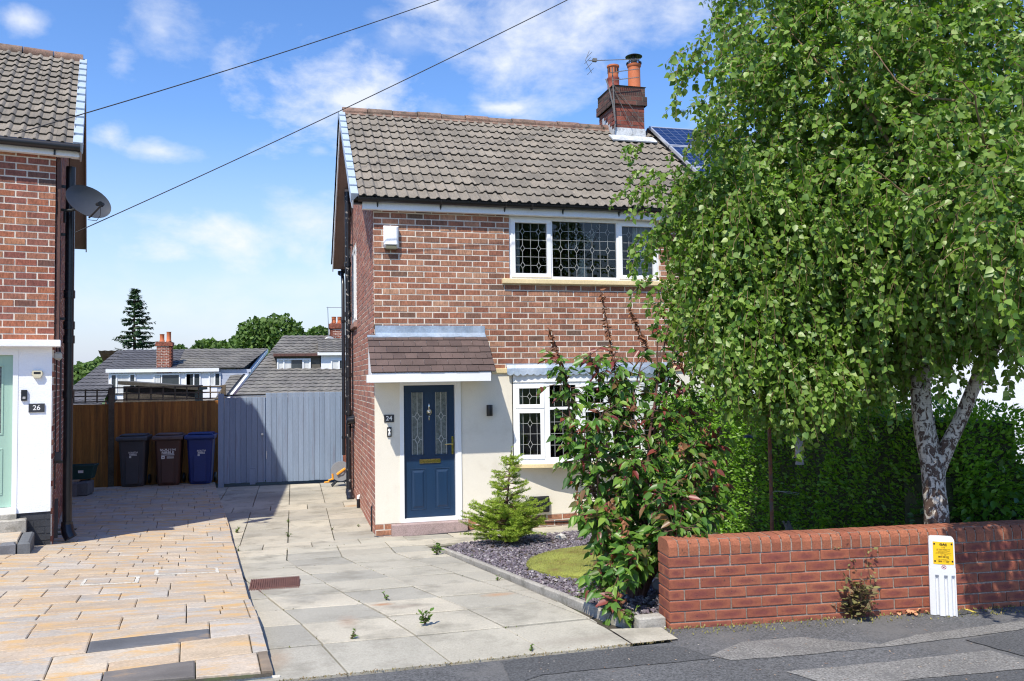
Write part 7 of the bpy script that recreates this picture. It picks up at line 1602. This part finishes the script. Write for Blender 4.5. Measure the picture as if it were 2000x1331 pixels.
p = at(1540, 1040, 7.3); mb = MB(); mb.tube([(p.x, p.y, .4), (p.x+.01, p.y, p.z+.02), (p.x+.0, p.y, p.z+.10)], [.05, .04, .008], 8); mb.tube([(p.x, p.y, p.z), (p.x-.05, p.y, p.z+.10)], .01, 5); tag(mb.build('old_stump', M['oldwood']), 'thin broken grey stump near the rusty pole just above the wall', 'stump')

# ---------------- weeds, leaves and litter
def weed(name, label, x, y, z, s, m, n=24, flat=.6, group=None, cat='weed', lf=1.0):
    t = thing(name, label, cat, (x, y, z), 0, group); mb = MB(); out = ([], [], [], [])
    for k in range(max(3, n//5)):
        a = random.uniform(0, 6.28); e = Vector((math.cos(a)*s*flat*random.random(), math.sin(a)*s*flat*random.random(), s*random.uniform(.3, 1))); mb.tube([(0, 0, 0), e*.6, e], [.003, .002, .001], 4)
        for i in range(6):
            q = random.uniform(.2, 1); out[0].append(e*q); out[1].append((random.gauss(0, 1), random.gauss(0, 1), random.uniform(-.2, .8))); out[2].append((random.gauss(0, .4), random.gauss(0, .4), 1)); out[3].append(s*random.uniform(.2, .42)*lf)
    mb.build('stems', M['stem'], t); leafmesh('leaves', out[0], out[1], out[2], out[3], m, t, 'oval')
for (u, v, s, lab) in ((830, 1222, .13, 'upright green weed in the middle of the grey slabs'), (685, 1250, .07, 'low weed at the slab joint nearest the pavement left part'), (755, 1174, .07, 'small weed at a slab joint beyond the upright weed'), (462, 1042, .10, 'weed beside the raised paving edge near its shadow'), (466, 1078, .06, 'small weed at the paving edge below the taller one'), (563, 1050, .08, 'weed in the slab joint left of the drive centre'), (563, 1022, .08, 'weed in the slab joint close to the shadow edge'),
                       (649, 1036, .05, 'tiny weed near the house corner slabs'), (700, 1030, .05, 'weed at the foot of the gable wall'), (853, 1085, .16, 'bushy weed with red flower at the corner of the slate bed'), (972, 1136, .06, 'weed growing against the kerb midway'), (1125, 1178, .10, 'weed at the kerb under the red-leaved shrub'), (1232, 1222, .12, 'broad green weed between kerb and brick wall'), (1037, 1274, .05, 'tiny weed on the slab edge by the pavement'), (920, 1092, .05, 'small yellow weed on the slate bed near the kerb')):
    p = onf(u, v, drive); weed('green_weed', lab, p.x, p.y, p.z+.004, s, M['weed'], int(18+s*120), .7, 'weeds in the paving joints')
p = on(1660, 1202, 2, PV); weed('withered_weed', 'tall withering weed clump growing at the foot of the brick wall', p.x, p.y-.07, PV, .30, M['dryweed'], 330, .62, lf=.48)
for (x_, h_) in ((1633, .60), (1690, .52), (1653, .45)):
    q = on(x_, 1200, 2, PV); mb = MB(); mb.tube([(q.x, q.y-.05, PV), (q.x+.01, q.y-.06, PV+h_*.5), (q.x+random.uniform(-.03, .03), q.y-.05, PV+h_*.9)], [.003, .002, .001], 4)
    k_ = 60; P_l = [(q.x+random.gauss(0, .03), q.y-.06+random.gauss(0, .02), PV+h_*random.uniform(.15, .95)) for _ in range(k_)]
    t = thing('dry_stalk', {1633: 'leftmost dry weed stalk against the brick wall', 1690: 'rightmost dry weed stalk against the brick wall', 1653: 'shortest middle dry weed stalk against the brick wall'}[x_], 'weed', (0, 0, 0)); mb.build('stem', M['dryweed'], t); leafmesh('leaves', P_l, rv(k_), rv(k_), [random.uniform(.015, .04) for _ in range(k_)], M['dryweed'], t, 'oval')
n = 90; P = np.zeros((n, 3)); 
for i in range(n): q = on(random.gauss(1775, 16), random.gauss(1196, 3.5), 2, PV); P[i] = (q.x, q.y, PV+random.uniform(.003, .03))
D = rv(n); D[:, 2] *= .3; Nn = rv(n)*.4; Nn[:, 2] = 1
tag(leafmesh('fallen_leaves', P, D, Nn, rng.uniform(.02, .05, n), M['litter'], None, 'round', curl=.3), kind='stuff')
n = 700; P = np.zeros((n, 3)); 
for i in range(n): q = ww(random.uniform(-.05, 3.0), -random.random()**2*.18-.01, PV+.001); P[i] = q
D = rv(n)*.6; D[:, 2] = .7; tag(leafmesh('wall_foot_moss', P, D, rv(n), rng.uniform(.008, .022, n), mat('yellow_moss', [(.26, .23, .06), (.18, .19, .05), (.30, .22, .10)], .95, 0), None, 'oval'), kind='stuff')
n = 500; P = np.zeros((n, 3))
for i in range(n): x = random.uniform(-.1, 2.4); P[i] = (x, 5.05+random.gauss(0, .012), PV+.002)
D = rv(n)*.6; D[:, 2] = .7; tag(leafmesh('slab_edge_moss', P, D, rv(n), rng.uniform(.006, .016, n), mat('joint_moss', [(.20, .18, .07), (.24, .16, .08)], .95, 0), None, 'oval'), kind='stuff')
n = 260; P = np.zeros((n, 3))
for i in range(n): u = random.uniform(1000, 1990); q = on(u, random.uniform(1215, 1331), 2, PV); P[i] = (q.x, q.y, PV+.004)
D = rv(n); D[:, 2] *= .2; Nn = rv(n)*.2; Nn[:, 2] = 1; tag(leafmesh('pavement_litter', P, D, Nn, rng.uniform(.006, .014, n), mat('litter_bits', [(.55, .52, .46), (.22, .12, .07), (.4, .3, .2)], .9, 0), None, 'round'), kind='stuff')

# ---------------- overhead cables
def cable(label, a, b, c, r_):
    pts = []
    for i in range(25):
        t = i/24; pts.append(Vector(a)*(1-t)*(1-2*t)+Vector(b)*4*t*(1-t)+Vector(c)*t*(2*t-1))
    mb = MB(); mb.tube(pts, r_, 6); tag(mb.build('overhead_cable', M['cable']), label, 'cable', 'overhead telephone cables')
def wp(u, v, z): return at(u, v, z)
a, c = wp(28, 262, 9.2), wp(1180, -122, 15.0)
import mathutils
def thirds(a, c, um, vm): 
    d = ray(um, vm); best = None
    for i in range(1, 200):
        t = i/200; p = a.lerp(c, t); q = CP+d*((p-CP).dot(fw)/d.dot(fw)); 
        e = (Vector((p.x, p.y, 0))-Vector((q.x, q.y, 0))).length
        if best is None or e < best[0]: best = (e, t, q)
    return best
e, t_, m_ = thirds(a, c, 700, 54.5)
def cable3(label, a, m, tm, c, r_):
    # parabola through three points
    B = (m-a*(1-tm)-c*tm)*(1/(tm*(1-tm))); pts = [a*(1-t)+c*t+B*(t*(1-t)) for t in [i/24 for i in range(25)]]
    mb = MB(); mb.tube(pts, r_, 6); tag(mb.build('overhead_cable', M['cable']), label, 'cable', 'overhead telephone cables')
cable3('upper thin black overhead cable crossing the sky from the left roof', a, m_, t_, c, .0065)
a, c = wp(146, 455, 10.45), wp(1290, -92, 11.0); e, t_, m_ = thirds(a, c, 702, 199)
cable3('lower thin black overhead cable passing the corner of the brick house ridge', a, m_, t_, c, .006)
